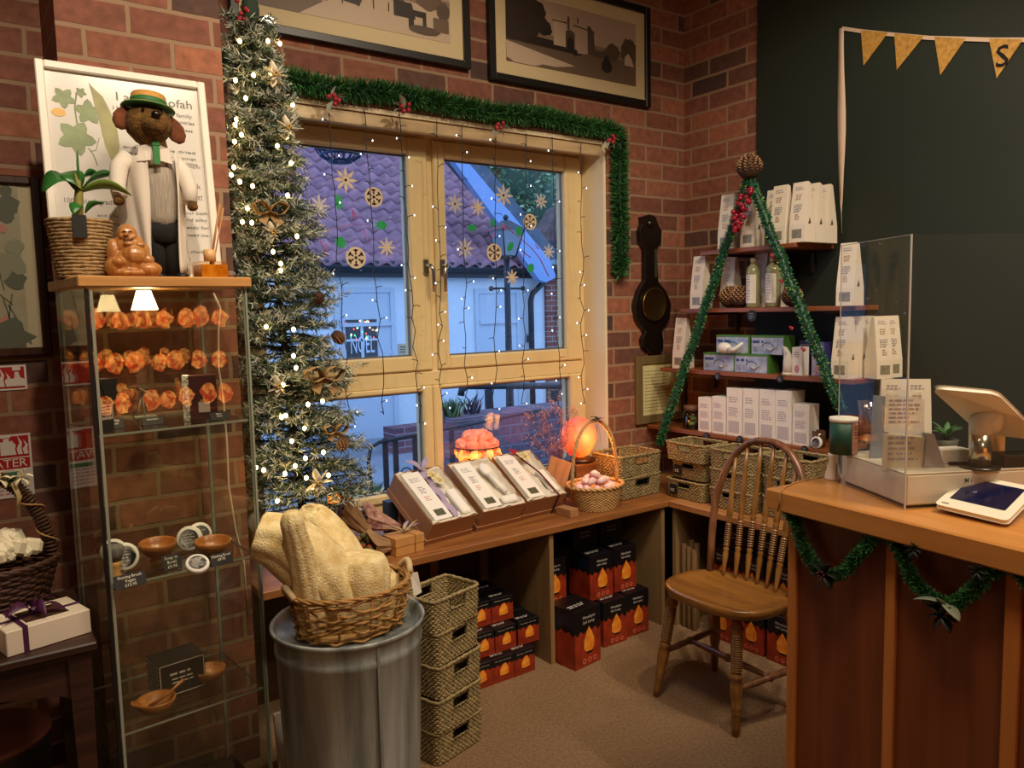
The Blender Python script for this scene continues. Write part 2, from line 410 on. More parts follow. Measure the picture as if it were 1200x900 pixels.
# ================================================================ outside
GZ = -.2
OUTW = mat('render_white', 'dfe6ea', .8, n=.05, ns=3)
def tile_mat():
    return mat('roof_tile', 'b07e86', .8, col2='8a6470', ns=7, bump=.3, bs=30)
pave = mat('paving', '8a8e96', .85, n=.25, ns=2.5)
mb = MB(); mb.box(-6, 30, 3.31, 32, GZ-.1, GZ); struct(mb.build('ground_outside', pave))
DARKM = mat('dark_outdoor_metal', '1c2128', .5)
YB = 9.7
b = thing('white_cottage', 'white rendered building with purple pantile roof across the lane', 'building', (6, YB, GZ))
mb = MB(); mb.box(-1, 7.5, YB, YB+5, GZ, 2.12)
mb.build('wall', OUTW, b, world=True)
mb = MB(); mb.box(7.5, 8.4, YB-.05, YB+4.9, GZ, 2.1); mb.build('brick_pier', brick('brick_out', 'X', 'Z', [(0, '7a4038'), (1, '9a5a4c')], 'a09890', bw=.23, rh=.08), b, world=True)
# pantiles: every course steps up, every tile is a wave
mb = MB(); NX, TW, RH, PT = 60, .23, .26, math.radians(40)
def roofpt(x, sidx, lo):
    d = sidx*RH; w = .035*math.sin(2*PI*x/TW); lift = .035 if lo else 0
    return (x, YB-.25+d*math.cos(PT)-math.sin(PT)*(w+lift), 2.16+d*math.sin(PT)+math.cos(PT)*(w+lift))
for k in range(24):
    xs = [1.5+i*TW/6 for i in range(int(9.4/TW*6))]
    vs = [roofpt(x, k-.18, True) for x in xs]+[roofpt(x, k+1, False) for x in xs]+[roofpt(x, k-.18, False) for x in xs]
    n = len(xs); mb.add(vs, [(i, i+1, n+i+1, n+i) for i in range(n-1)]+[(2*n+i, 2*n+i+1, i+1, i) for i in range(n-1)], 0, True)
keep = []
for f, m_, s_ in zip(mb.f, mb.mi, mb.sm):
    qx, qy = proj(sum((mb.v[i] for i in f), Vector())/len(f))
    if not (qx > 535 and (qx-512)*(308-150) > (qy-150)*(642-512)): keep.append(f)
mb.f = keep; mb.mi = [0]*len(keep); mb.sm = [True]*len(keep)
mb.build('roof', tile_mat(), b, world=True)
mb = MB(); mb.tube([(0, YB-.2, 2.12), (8.7, YB-.2, 2.12)], .075, 10); mb.box(0, 8.7, YB-.14, YB-.0, 1.98, 2.14); mb.build('gutter', DARKM, b, world=True)
mb = MB(); pa = at(640, 328, 'y', YB-.15); pb = at(624, 344, 'y', YB-.1); pc = at(622, 352, 'y', YB-.1)
mb.tube([pa, pb, pc, Vector((pc.x, pc.y, GZ))], .045, 10); mb.build('downpipe', DARKM, b, world=True)
WH = mat('white_joinery', 'c3ccd6', .6); SHD = mat('joint_grey', '8fa0b0', .8)
def odoor(x0, x1, ztop, glazed):
    d = MB(); d.box(x0-.07, x0, YB-.03, YB+.01, GZ, ztop+.07); d.box(x1, x1+.07, YB-.03, YB+.01, GZ, ztop+.07); d.box(x0+.001, x1-.001, YB-.028, YB+.01, ztop, ztop+.07)
    d.box(x0+.001, x1-.001, YB-.05, YB+.01, ztop-.45, ztop-.4)
    d.box(x0, x1, YB-.012, YB+.01, GZ, ztop-.45); d.box(x0+.02, x1-.02, YB-.006, YB+.01, ztop-.4, ztop)
    o = d.build('door', WH, b, world=True)
    if glazed:
        a = at(405, 375, 'y', YB-.02); c = at(443, 421, 'y', YB-.02)
        g = MB(); g.box(a.x, c.x, YB-.022, YB-.01, c.z, a.z); g.build('window_pane', mat('dark_pane', '3a3438', .15, n=.5, ns=14), o, world=True)
        g = MB(); mx = (a.x+c.x)/2; mz = (a.z+c.z)/2
        g.box(mx-.02, mx+.02, YB-.03, YB-.02, c.z, a.z); g.box(a.x, c.x, YB-.03, YB-.02, mz-.015, mz+.015)
        g.text('NOEL', .33, (a.x+.05, YB-.035, c.z+.1), (1, 0, 0), (0, 0, 1), width=(c.x-a.x)-.1); g.build('glazing_bars', mat('noel_white', 'cdd8e6', .6), o, world=True)
        R = random.Random(3); g = MB()
        for i in range(26): g.ball((R.uniform(a.x, c.x), YB-.03, R.uniform(mz, a.z)), .013, 6, m=i % 3)
        g.build('fairy_lights', [mat('fl_r', 'ff7060', emit='ff6050', es=1.5), mat('fl_g', '70ff90', emit='70ff90', es=1), mat('fl_w', 'fff0c0', emit='ffe0b0', es=2)], o, world=True)
dl = at(396, 343, 'y', YB); dr = at(456, 343, 'y', YB); odoor(dl.x, dr.x, dl.z, True)
dl = at(560, 344, 'y', YB); dr = at(604, 344, 'y', YB); odoor(dl.x, dr.x, dl.z, False)
a = at(467, 403, 'y', YB-.01); c = at(480, 415, 'y', YB-.01)
mb = MB(); mb.box(a.x, c.x, YB-.012, YB, c.z, a.z); mb.lines((a.x+.02, YB-.016, a.z-.05), (1, 0, 0), (0, 0, 1), .1, 3, .035, .012, 1)
mb.build('wall_sign', [mat('sign_tan', 'c9b08c', .6), mat('ink', '2b2a2c', .7)], b, world=True)
a = at(617, 393, 'y', YB-.01); c = at(622, 401, 'y', YB-.01)
mb = MB(); mb.box(a.x, c.x, YB-.08, YB, c.z, a.z, c=.01); mb.build('meter_box', DARKM, b, world=True)
# barge board and slate verge of the cross gable
def plate(name, pts, y, th, m, parent=None):
    q = [at(px, py, 'y', y) for px, py in pts]; mb = MB(); n = len(q)
    vs = [(p.x, p.y, p.z) for p in q]+[(p.x, p.y+th, p.z) for p in q]
    mb.add(vs, [tuple(range(n)), tuple(range(2*n-1, n-1, -1))]+[(i, (i+1) % n, n+(i+1) % n, n+i) for i in range(n)])
    return mb.build(name, m, parent, world=parent is not None)
g = thing('gabled_outbuilding', 'gable roof with pale blue barge board beside the tiled roof', 'building', (8.5, 9.2, GZ))
plate('barge_board', [(504, 150), (515, 150), (645, 305), (652, 325), (640, 331), (632, 328)], 9.25, .12, mat('bargeboard', '86a0cc', .7), g)
plate('slate_verge', [(515, 150), (534, 150), (640, 280), (660, 302), (645, 305)], 9.30, .5, mat('slate', '55606e', .7, n=.3, ns=6), g)
g = thing('brown_roofed_house', 'brown tiled roof with dark eaves at the far right edge of the window', 'building', (11, 12, GZ))
plate('roof', [(634, 283), (655, 243), (700, 230), (700, 283)], 12, .4, mat('brown_tiles', '6b5350', .8, n=.5, ns=8), g)
plate('eaves', [(630, 282), (700, 282), (700, 290), (632, 290)], 11.9, .3, DARKM, g)
plate('wall', [(640, 290), (700, 290), (700, 330), (640, 330)], 12.1, .2, mat('grey_render', '9aa6b4', .8), g)
# trees beyond
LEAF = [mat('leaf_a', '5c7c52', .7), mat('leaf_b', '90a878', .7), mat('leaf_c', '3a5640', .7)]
def leafball(mb, c, r, n, s, R):
    for i in range(n):
        d = Vector((R.gauss(0, 1), R.gauss(0, 1), R.gauss(0, 1))).normalized()*r*R.uniform(.75, 1.03); p = Vector(c)+d
        a = Vector((R.gauss(0, 1), R.gauss(0, 1), R.gauss(0, 1))).normalized()*s; bb = a.orthogonal().normalized()*s*.6
        mb.add([p-a, p+bb, p+a, p-bb], [(0, 1, 2, 3)], R.choice((0, 0, 1, 2)), False)
R = random.Random(5)
for i, (px, py, r, lab) in enumerate(((600, 225, 1.9, 'dense green tree beyond the blue barge board'), (650, 200, 2.2, 'green tree at the top right corner of the window view'))):
    c = at(px, py, 'y', 17+i*4.5); t = thing('broadleaf_tree', lab, 'tree', (c.x, c.y, GZ), group='trees behind the outbuilding')
    mb = MB(); mb.tube([(c.x, c.y, GZ), (c.x+.1, c.y, c.z-1), (c.x, c.y, c.z)], [.2, .15, .08], 8); mb.build('trunk', mat('bark', '4a4038', .9), t, world=True)
    mb = MB()
    for k in range(9): leafball(mb, c+Vector((R.uniform(-1, 1), R.uniform(-.6, .6), R.uniform(-.8, .9)))*r*.7, r*.5, 850, .085, R)
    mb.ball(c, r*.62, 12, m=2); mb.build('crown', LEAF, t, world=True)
# lamp post
p0 = at(596, 400, 'y', 6.6); t = thing('lamp_post', 'black street lamp post with four sided glass lantern outside', 'street lamp', (p0.x, p0.y, GZ))
mb = MB(); top = at(593, 300, 'y', 6.6); x, y = p0.x, p0.y
mb.lathe([(.09, GZ), (.09, GZ+.3), (.05, GZ+.4), (.036, .9), (.03, top.z)], 14, T=TR((x, y, 0))); mb.build('post', DARKM, t, world=True)
mb = MB(); zc = at(596, 338, 'y', 6.6).z; mb.tube([(x-.2, y, zc), (x+.2, y, zc)], .012, 8); mb.ball((x-.2, y, zc), .028, 8); mb.ball((x+.2, y, zc), .028, 8); mb.build('ladder_bar', DARKM, t, world=True)
lt = at(593, 270, 'y', 6.6).z; lb = top.z
def frustum(mb, x, y, z0, r0, z1, r1, m=0, T=None):
    vs = [(x+sx*r, y+sy*r, z) for r, z in ((r0, z0), (r1, z1)) for sx, sy in ((-1, -1), (1, -1), (1, 1), (-1, 1))]
    mb.add(vs, [(3, 2, 1, 0), (4, 5, 6, 7)]+[(i, (i+1) % 4, 4+(i+1) % 4, 4+i) for i in range(4)], m, False, T)
mb = MB(); frustum(mb, x, y, lb, .07, lt, .13); lan = mb.build('lantern_glass', mat('lantern_glass', '6f7a86', .15, spec=.6), t, world=True)
mb = MB()
for sx, sy in ((-1, -1), (1, -1), (1, 1), (-1, 1)): mb.tube([(x+sx*.07, y+sy*.07, lb), (x+sx*.13, y+sy*.13, lt)], .008, 6)
frustum(mb, x, y, lt, .15, lt+.1, .03); frustum(mb, x, y, lb-.03, .05, lb, .08); mb.ball((x, y, lt+.13), .03, 8); mb.build('lantern_frame', DARKM, t, world=True)
# hanging basket just outside the glass
c = at(398, 160, 'y', 3.9); t = thing('hanging_basket', 'round wire hanging basket hung outside the top of the left window', 'basket', tuple(c))
mb = MB(); rr = .145; nst = 18
for k in range(nst):
    a = 2*PI*k/nst; mb.tube([(c.x+rr*math.cos(a)*math.sin(q), c.y+rr*math.sin(a)*math.sin(q), c.z-rr*.95*math.cos(q)) for q in [i*PI/2/8 for i in range(9)]], .0045, 5)
for q in (.4, .8, 1.2, PI/2): mb.tube([(c.x+rr*math.sin(q)*math.cos(2*PI*k/24), c.y+rr*math.sin(q)*math.sin(2*PI*k/24), c.z-rr*.95*math.cos(q)) for k in range(24)], .007, 5, closed=True)
for k in range(3):
    a = 2*PI*k/3; mb.tube([(c.x+rr*math.cos(a), c.y+rr*math.sin(a), c.z), (c.x, c.y, c.z+.4)], .002, 4)
mb.build('wire_frame', mat('blue_wire', '24406e', .5), t, world=True)
mb = MB(); mb.lathe([(.10, .30), (.12, .36), (0, .38)], 20, T=TR((c.x, c.y, c.z-.3))); mb.build('moss_liner', mat('moss', '5d6f56', .9, n=.5, ns=30), t, world=True)
# railing and ramp wall
ry = 4.6; t = thing('metal_railing', 'black upright bar railing with scroll outside the lower left pane', 'railing', (at(460, 540, 'y', ry).x, ry, GZ))
mb = MB(); A = at(433, 535, 'y', ry); Z1 = at(455, 517, 'y', ry).z
mb.tube([(A.x+.06, ry, GZ), (A.x-.01, ry, Z1-.12), (A.x+.01, ry, Z1-.03), (A.x+.07, ry, Z1), (A.x+.5, ry, Z1+.03), (A.x+1.4, ry, Z1+.09)], .013, 8)
mb.tube([(A.x+.05, ry, GZ+.15), (A.x+1.4, ry, GZ+.24)], .013, 8); mb.build('rail', DARKM, t, world=True)
for px in (452, 464, 487, 530):
    q = at(px, 540, 'y', ry); mb = MB(); mb.box(q.x-.018, q.x+.018, ry-.006, ry+.006, GZ, Z1+.02); mb.build('upright_bar', DARKM, t, world=True)
q = at(476, 556, 'y', ry); mb = MB(); mb.tube([(q.x+.045*math.cos(a), ry, q.z+.045*math.sin(a)) for a in [2*PI*k/20 for k in range(20)]], .005, 6, closed=True); mb.build('scroll', DARKM, t, world=True)
hy = 5.6; a = at(541, 457, 'y', hy); bq = at(690, 452, 'y', hy); t = thing('handrail', 'dark tubular handrail above the brick planter outside the lower right pane', 'railing', (a.x, hy, GZ))
mb = MB(); mb.tube([(a.x-.01, hy, a.z-.05), (a.x, hy, a.z), (a.x+.06, hy, a.z+.03), (bq.x, hy, bq.z)], .03, 10); mb.build('rail', DARKM, t, world=True)
for px in (573, 650): q = at(px, 470, 'y', hy); mb = MB(); mb.box(q.x-.03, q.x+.03, hy-.02, hy+.02, GZ, q.z+.1); mb.build('post', DARKM, t, world=True)
BO = brick('planter_brick', 'X', 'Z', [(0, '5a4a58'), (1, '6e5c68')], '77727a', bw=.22, rh=.08)
q = at(530, 492, 'y', 5.0); e = at(690, 485, 'y', 5.0); PLT = Vector((q.x, 5.0, q.z+.001))
mb = MB(); mb.box(q.x, e.x+.6, 5.0, 5.35, GZ, q.z); props(mb.build('brick_planter', BO), 'dark brick raised planter outside behind the crystal lamp', 'planter')
q = at(462, 503, 'y', 8.4); e = at(560, 520, 'y', 8.4)
mb = MB(); mb.box(q.x, q.x+1.6, 8.4, 8.7, GZ, q.z); props(mb.build('low_garden_wall', brick('low_wall_brick', 'X', 'Z', [(0, '6a4450'), (1, '8a5a60')], '9a9094', bw=.22, rh=.08)), 'low reddish brick wall across the lane beyond the black railing', 'wall')
def shrub(name, lab, c, r, n, cat='plant', mats=None, h=1):
    mb = MB(); R = random.Random(int(c.x*100))
    for i in range(n):
        a = R.uniform(0, 2*PI); l = r*R.uniform(.6, 1.2); b0 = c+Vector((R.uniform(-r, r)*.4, R.uniform(-r, r)*.4, 0)); tip = b0+Vector((math.cos(a)*l*.5, math.sin(a)*l*.5, l*h)); md = (b0+tip)/2+Vector((0, 0, l*.15)); s_ = (tip-b0).cross(Vector((math.sin(a), -math.cos(a), .3))).normalized()*r*.05
        mb.add([b0-s_, b0+s_, md+s_, md-s_, tip], [(0, 1, 2, 3), (3, 2, 4)], R.choice((0, 1, 2)), False)
    return props(mb.build(name, mats or LEAF), lab, cat)
shrub('grassy_plant', 'clump of green grassy leaves on the ground outside the lower left pane', at(430, 608, 'z', GZ), .27, 220)
shrub('planter_shrub', 'small green shrub at the left end of the outdoor brick planter', PLT+Vector((.10, .16, .0)), .13, 120)
shrub('planter_seedheads', 'thin dark seed heads standing on the outdoor brick planter', PLT+Vector((.30, .2, .0)), .14, 30, mats=[mat('twig_dark', '3a4250', .8)])
# ================================================================ display cabinet and the left corner
CC = Vector((.242, 2.15, 0)); CA = math.radians(4.9)
CT = TR(CC) @ Matrix.Rotation(CA, 4, 'Z')
cab = thing('display_cabinet', 'tall narrow glass display cabinet with wooden top against brick pier', 'cabinet', tuple(CC), CA)
CG = glassy('cabinet_glass', 'fafbf7', .045); GE = mat('glass_edge', '8c9284', .3, spec=.7); BLK = mat('black_plastic', '0c0c0c', .45)
PINE = wood('pine_top', 'b07c44', 'cf9a5c', 'x', .45)
mb = MB(); mb.box(0, .43, 0, .375, 1.580, 1.607, c=.003); mb.build('top', PINE, cab)
mb = MB(); mb.box(0, .43, 0, .375, 0, .06, c=.003); mb.build('base', mat('dark_base', '241a14', .5), cab)
def pane(name, x0, x1, y0, y1, z0, z1, parent=cab):
    mb = MB(); d = [x1-x0, y1-y0, z1-z0]; t = d.index(min(d)); mb.box(x0, x1, y0, y1, z0, z1)
    ax = [2, 2, 1, 0, 1, 0]
    for i in range(6): mb.mi[i] = 0 if ax[i] == t else 1
    return mb.build(name, [CG, GE], parent)
gx0, gx1, gy0, gy1 = .016, .414, .012, .36
pane('side_pane', gx0, gx0+.005, gy0+.006, gy1, .06, 1.58); pane('side_pane', gx1-.005, gx1, gy0+.006, gy1, .06, 1.58)
pane('back_pane', gx0, gx1, gy1, gy1+.005, .06, 1.58)
dr = pane('door', gx0+.012, gx1, gy0, gy0+.005, .065, 1.575)
mb = MB(); mb.box(gx0-.001, gx0+.008, gy0-.002, gy0+.005, .065, 1.575); mb.build('seal_strip', BLK, dr)
for cx_, cy_ in ((gx1-.012, gy1-.012), (gx0+.007, gy1-.012), (gx1+.0002, gy0+.002)): mb = MB(); mb.box(cx_, cx_+.006, cy_, cy_+.010, .065, 1.575); mb.build('corner_profile', GE, cab)
mb = MB(); mb.box(gx0+.010, gx0+.017, gy0-.0035, gy0-.0005, .065, 1.575); mb.build('door_trim', GE, cab)
zs = [on(113, 512, CC, 'z').z, on(128, 692, CC, 'z').z, on(141, 868, CC, 'z').z]
SHZ = zs
for z in zs:
    s_ = pane('glass_shelf', gx0+.006, gx1-.006, gy0+.012, gy1-.002, z-.006, z)
    mb = MB()
    for x, y in ((gx0+.012, gy0+.03), (gx1-.012, gy0+.03), (gx0+.012, gy1-.03), (gx1-.012, gy1-.03)):
        mb.tube([(x-.008 if x < .2 else x+.008, y, z-.01), (x, y, z-.01)], .005, 8)
    mb.build('shelf_pin', METAL, s_)
def cloc(px, py, k, lift=0):
    p = at(px, py, 'z', SHZ[k]); return (p.x, p.y, SHZ[k]+.0003+lift)
# downlight under the top
hp = at(169, 352, 'y', 2.33); t = thing('downlight', 'lit white halogen spotlight under the wooden cabinet top', 'lamp', (hp.x, hp.y, 1.58))
mb = MB(); mb.lathe([(.012, -.004), (.018, -.004), (.034, -.056), (.030, -.056), (.012, -.01)], 20); mb.build('lamp_shade', mat('lit_shade', 'fff0d8', .5, emit='ffdca0', es=14), t)
mb = MB(); mb.lathe([(.026, -.004), (.026, 0)], 20); mb.build('mount', METAL, t)
sl_ = bpy.data.lights.new('cabinet_halogen', 'SPOT'); sl_.energy = 5; sl_.color = (1, .78, .5); sl_.spot_size = 1.9; sl_.spot_blend = .7; sl_.shadow_soft_size = .02; so_ = bpy.data.objects.new('cabinet_halogen', sl_); COL.objects.link(so_); so_.location = (hp.x, hp.y, 1.515)
# contents, top shelf
KR = mat('kraft_black', '14110f', .7); INKW = mat('ink_white', 'd8d0c0', .7)
def pricecard(px, py, k, txts, lab, w=.06, h=.03, group=None):
    x, y, z = cloc(px, py, k); t = thing('price_card', lab, 'price card', (x, y, z), math.radians(8), group)
    T = RX(-25); mb = MB(T=T); mb.box(-w/2, w/2, -.0015, .0015, 0, h); mb.T = Matrix.Identity(4); mb.box(-w/2, w/2, 0, .02, 0, .002); mb.build('card', KR, t)
    mb = MB(T=T)
    for i, s_ in enumerate(txts): mb.text(s_, h*.30, (0, -.002, h*.70-i*h*.30), (1, 0, 0), (0, 0, 1), align='c', res=1)
    mb.build('handwriting', INKW, t)
pricecard(135, 503, 0, ['Shaving', 'Brush'], 'small black price card at the left end of the top glass shelf', .045)
pricecard(180, 498, 0, ['Safety Razor'], 'small black price card in front of the chrome razor', .055, .02)
pricecard(258, 492, 0, ['Razor', 'Stand'], 'black price card at the right end of the top glass shelf', .05, .022)
pricecard(154, 688, 1, ['Shaving Brush', 'Vegan', '£12.95'], 'black price card below the shaving brush on middle glass shelf', .075, .035)
pricecard(203, 667, 1, ['Soap in', 'Bowl', '£9.95'], 'black price card between the two wooden bowls', .05, .04)
pricecard(261, 662, 1, ['Shaving Bowl', '£8.95'], 'black price card below the right hand wooden bowl', .06, .033)
x, y, z = cloc(118, 508, 0); t = thing('product_carton', 'black carton with torn looking lid flap at left of top glass shelf', 'box', (x+.012, y+.05, z), .5)
mb = MB(); mb.box(-.02, .02, -.02, .02, 0, .135, c=.001); mb.build('carton', KR, t)
mb = MB(); mb.prism([(-.02, .0), (.035, .0), (.03, -.03), (.038, -.045), (.022, -.07), (.0, -.05)], -.001, .001, T=TR((0, -.022, .135)) @ RX(90)); mb.build('flap', KR, t)
mb = MB(); mb.box(-.018, .018, -.0205, -.0202, .03, .07); mb.lines((-.015, -.0208, .062), (1, 0, 0), (0, 0, 1), .03, 4, .008, .003, 1); mb.build('label', [mat('grey_label', 'a09488', .6), KR], t)
x, y, z = cloc(237, 492, 0); t = thing('razor_carton', 'open dark red and black carton with patterned white side on top glass shelf', 'box', (x+.005, y+.03, z), -.25)
mb = MB(); mb.box(-.045, -.028, -.02, .03, 0, .125); mb.m = 0; mb.build('carton', mat('white_pattern', 'e0d8c8', .6, col2='4a443c', ns=160), t)
mb = MB(); mb.box(-.028, .045, -.02, .03, 0, .125, c=.001); mb.build('sleeve', mat('oxblood_card', '3a1210', .5), t)
mb = MB(); mb.box(-.005, .025, -.022, -.0202, .02, .05); mb.build('label', mat('grey_label', 'a09488', .6), t)
mb = MB(); mb.box(.0, .02, -.0225, -.0205, .05, .056); mb.build('logo', mat('gold', 'c8a860', .4, .8), t)
x, y, z = cloc(170, 488, 0); t = thing('safety_razor', 'chrome safety razor lying aslant on a small clear stand', 'razor', (x, y, z), .05)
mb = MB(); mb.tube([(-.005, 0, .078), (.012, 0, .070), (.058, 0, .035)], [.003, .0036, .0042], 10); mb.build('handle', METAL, t)
mb = MB(); mb.box(-.02, .02, -.011, .011, -.003, .003, T=TR((-.007, 0, .08)) @ RY(30) @ RZ(90), c=.002); mb.build('head', METAL, t)
mb = MB(); mb.tube([(-.022, 0, 0), (-.004, 0, .072)], .002, 6); mb.tube([(.0, 0, 0), (-.004, 0, .072)], .002, 6); mb.box(-.03, .03, -.015, .015, 0, .002); mb.build('stand', GE, t)
# middle shelf: bowls, pads, brush
BOWLW = wood('bowl_wood', '8a4e22', 'b97a3c', 'x', .35, 12, coat=.3)
def bowl(px, py, k, r, h, lab, tilt=0, foot=True, grp=None, lift=0):
    x, y, z = cloc(px, py, k, lift); t = thing('wooden_bowl', lab, 'bowl', (x, y, z), 0, grp)
    pr = ([(r*.45, 0), (r*.42, h*.1)] if foot else [(r*.3, 0)])+[(r*.35, h*.18), (r*.7, h*.4), (r*.95, h*.75), (r, h*.97), (r*.96, h), (r*.9, h*.97), (r*.84, h*.7), (r*.55, h*.4), (0, h*.3)]
    mb = MB(T=RX(tilt)); mb.lathe(pr, 28); mb.build('bowl', BOWLW, t); return t
bowl(186, 657, 1, .050, .056, 'turned wooden bowl standing alone between the cards, middle shelf', 4)
bowl(250, 654, 1, .050, .054, 'turned wooden bowl in front of white round pads, middle shelf', 4)
PAD = mat('pad_white', 'e6e2da', .8); PADB = mat('pad_print', 'b9b6b2', .8)
def pad(px, py, k, r, lab, grp, rot, dy=0, lift=0):
    x, y, z = cloc(px, py, k); t = thing('round_soap', lab, 'soap', (x, y+dy, z+lift), 0, grp); 
    T = TR((0, 0, r)) @ rot; mb = MB(T=T); mb.lathe([(0, -.008), (r*.92, -.008), (r, -.004), (r, .004), (r*.92, .008), (0, .008)], 28); mb.build('disc', PAD, t)
    mb = MB(T=T); mb.lathe([(r*.7, .0085), (r*.75, .0085)], 28); mb.lines((-r*.45, r*.3, .0088), (1, 0, 0), (0, 1, 0), r*.9, 4, r*.22, r*.07, None, int(px)); mb.build('print', PADB, t)
pad(149, 672, 1, .038, 'white printed disc leaning beside the shaving brush', None, RX(70) @ RY(10), .03)
pad(139, 668, 1, .034, 'white printed disc behind another one beside the shaving brush', None, RX(72) @ RY(-12), .075)
pad(228, 650, 1, .036, 'white disc, left of the pair standing behind the right hand bowl', None, RX(75) @ RY(-25), .05)
pad(243, 648, 1, .036, 'white disc, right of the pair standing behind the right hand bowl', None, RX(75) @ RY(10), .08)
pad(230, 672, 1, .030, 'white disc lying lower in front of the pair by the right hand bowl', None, RX(35), -.02)
x, y, z = cloc(131, 682, 1); t = thing('shaving_brush', 'shaving brush with grey bristles and pale wooden handle', 'brush', (x+.012, y+.01, z))
mb = MB(); mb.lathe([(.016, 0), (.017, .008), (.011, .02), (.014, .038), (.016, .05)], 18); mb.build('handle', wood('beech', 'c08848', 'd8a868', 'z'), t)
mb = MB(); mb.lathe([(.015, .05), (.021, .068), (.025, .083), (.02, .092), (0, .096)], 20); mb.build('bristles', mat('bristle', '7c7a76', .9, n=.4, ns=120, stretch=(1, 1, .1)), t)
# bottom shelf
x, y, z = cloc(205, 838, 2); z = SHZ[2]; bw = at(165, 800, 'y', 2.33)
t = thing('gift_carton', 'black carton with patterned side and white outlined front in the cabinet', 'box', (at(212, 800, 'y', 2.36).x, 2.36, on(195, 818, (0.45, 2.3, 0), 'z').z), .12)
mb = MB(); mb.box(-.075, .055, -.05, .05, 0, .10, c=.001); mb.build('carton', KR, t)
mb = MB(); 
for (a0, a1, b0, b1) in ((-.072, .052, .004, .006), (-.072, .052, .094, .096), (-.072, -.070, .004, .096), (.050, .052, .004, .096)): mb.box(a0, a1, -.0515, -.0505, b0, b1)
mb.lines((-.045, -.052, .062), (1, 0, 0), (0, 0, 1), .075, 1, .01, .006, None, 3); mb.lines((-.04, -.052, .048), (1, 0, 0), (0, 0, 1), .065, 2, .011, .004, None, 5)
mb.build('print', INKW, t)
mb = MB(); R = random.Random(2)
for i in range(8):
    for j in range(8): mb.ball((-.0755, -.043+i*.0122, .008+j*.012), (.0008, .0045, .0045), 6)
mb.build('side_pattern', mat('pattern_grey', '8a8274', .7), t)
bz = t.location.z
for (px, lab, w_) in ((183, 'shallow wooden bowl with a pointed lip at the bottom of the cabinet, left', .05), (247, 'deep wooden bowl with a pouring lip at the right of the black carton', .046)):
    p = at(px, 815, 'y', 2.24 if px < 200 else 2.34); t2 = thing('lipped_bowl', lab, 'bowl', (p.x, p.y, bz if px > 200 else bz))
    mb = MB(); pr = [(w_*.4, 0), (w_*.8, .012), (w_, .034), (w_*1.0, .04), (w_*.92, .04), (w_*.75, .018), (0, .012)]; b0 = len(mb.v); mb.lathe(pr, 28)
    for v in mb.v[b0:]:
        if v.x < 0 and abs(v.y) < .018 and v.z > .02: v.x *= 1.28; v.z += .004
    mb.build('bowl', BOWLW, t2)
    if px < 200:
        mb = MB(); mb.tube([(-.02, 0, .02), (.03, -.005, .045), (.07, -.01, .075)], [.006, .004, .005], 8); mb.build('spoon', BOWLW, t2)
# white flex inside the cabinet
mb = MB(); pts = [at(px, py, 'y', 2.53) for px, py in ((250, 343), (258, 360), (256, 390), (256, 430), (262, 470), (266, 520), (268, 570), (276, 620), (286, 660), (290, 720))]
mb.tube(pts, .0032, 6); props(mb.build('power_cable', mat('white_flex', 'e6d8c0', .5)), 'thin white power cable hanging down behind the cabinet glass', 'cable')
# ---------------------------------------------------------------- on the cabinet top
ZT = 1.6075
TL, TRr, BR, BL = at(38, 68, 'y', 2.57), at(238, 97, 'y', 2.575), at(269, 325, 'y', 2.50), at(66, 329, 'y', 2.49)
sh = ZT-min(BR.z, BL.z)
ux = (TRr-TL).normalized(); pw = (TRr-TL).length; ph = math.hypot(TL.z-ZT, .075)
BLp = Vector((TL.x, 2.497, ZT)); uy = (Vector((BL.x+(TL.x-BL.x)*1.0, 2.574, TL.z))-BLp).normalized()
PF = frame_from(BLp+Vector((.004, -.008, 0)), ux, uy); PHt = ph
t = thing('framed_poster', 'white framed loofah poster leaning on the brick pier', 'poster', tuple(BLp)); WM[t.name] = TR(BLp)
mb = MB(T=PF); fw = .022
for a in ((0, fw, 0, PHt), (pw-fw, pw, 0, PHt), (fw, pw-fw, 0, fw), (fw, pw-fw, PHt-fw, PHt)): mb.box(*a, -.018, .004, c=.003)
mb.build('frame', mat('white_frame', 'e8e2d4', .4), t, world=True)
mb = MB(T=PF); mb.box(fw-.002, pw-fw+.002, fw-.002, PHt-fw+.002, -.016, -.010); mb.build('paper', mat('poster_paper', 'dcd8d0', .18, n=.04, ns=3, spec=.6), t, world=True)
def uvp(px, py):
    p0 = PF.translation; n = PF.col[2].to_3d(); d = ray(px, py); s_ = (p0-EYE).dot(n)/d.dot(n); q = PF.inverted() @ (EYE+d*s_); return (q.x, q.y)
GRN = mat('print_leaf', '8a9a6a', .5, n=.25, ns=30); GRD = mat('print_stem', '6d8250', .5)
mb = MB(T=PF); ZP = -.0093
def leaf5(cx, cy, s_, rot, m=0):
    pts = []
    for k in range(20):
        a = rot+2*PI*k/20; r = s_*(1, .8, .58, .8)[k % 4]; pts.append((cx+r*math.cos(a), cy+r*math.sin(a)))
    mb.prism(pts, ZP, ZP+.0004, m)
for px, py, s_, r_ in ((75, 113, .032, 2.2), (104, 130, .038, .3), (90, 160, .052, 1.1), (95, 107, .016, 1)): leaf5(*uvp(px, py), s_, r_)
def stroke(pts, w, m=1):
    q = [Vector(uvp(*p)) for p in pts]
    for a, b in zip(q, q[1:]):
        d = (b-a).normalized(); n_ = Vector((-d.y, d.x))*w/2; mb.add([(a.x-n_.x, a.y-n_.y, ZP), (b.x-n_.x, b.y-n_.y, ZP), (b.x+n_.x, b.y+n_.y, ZP), (a.x+n_.x, a.y+n_.y, ZP)], [(0, 1, 2, 3)], m, False)
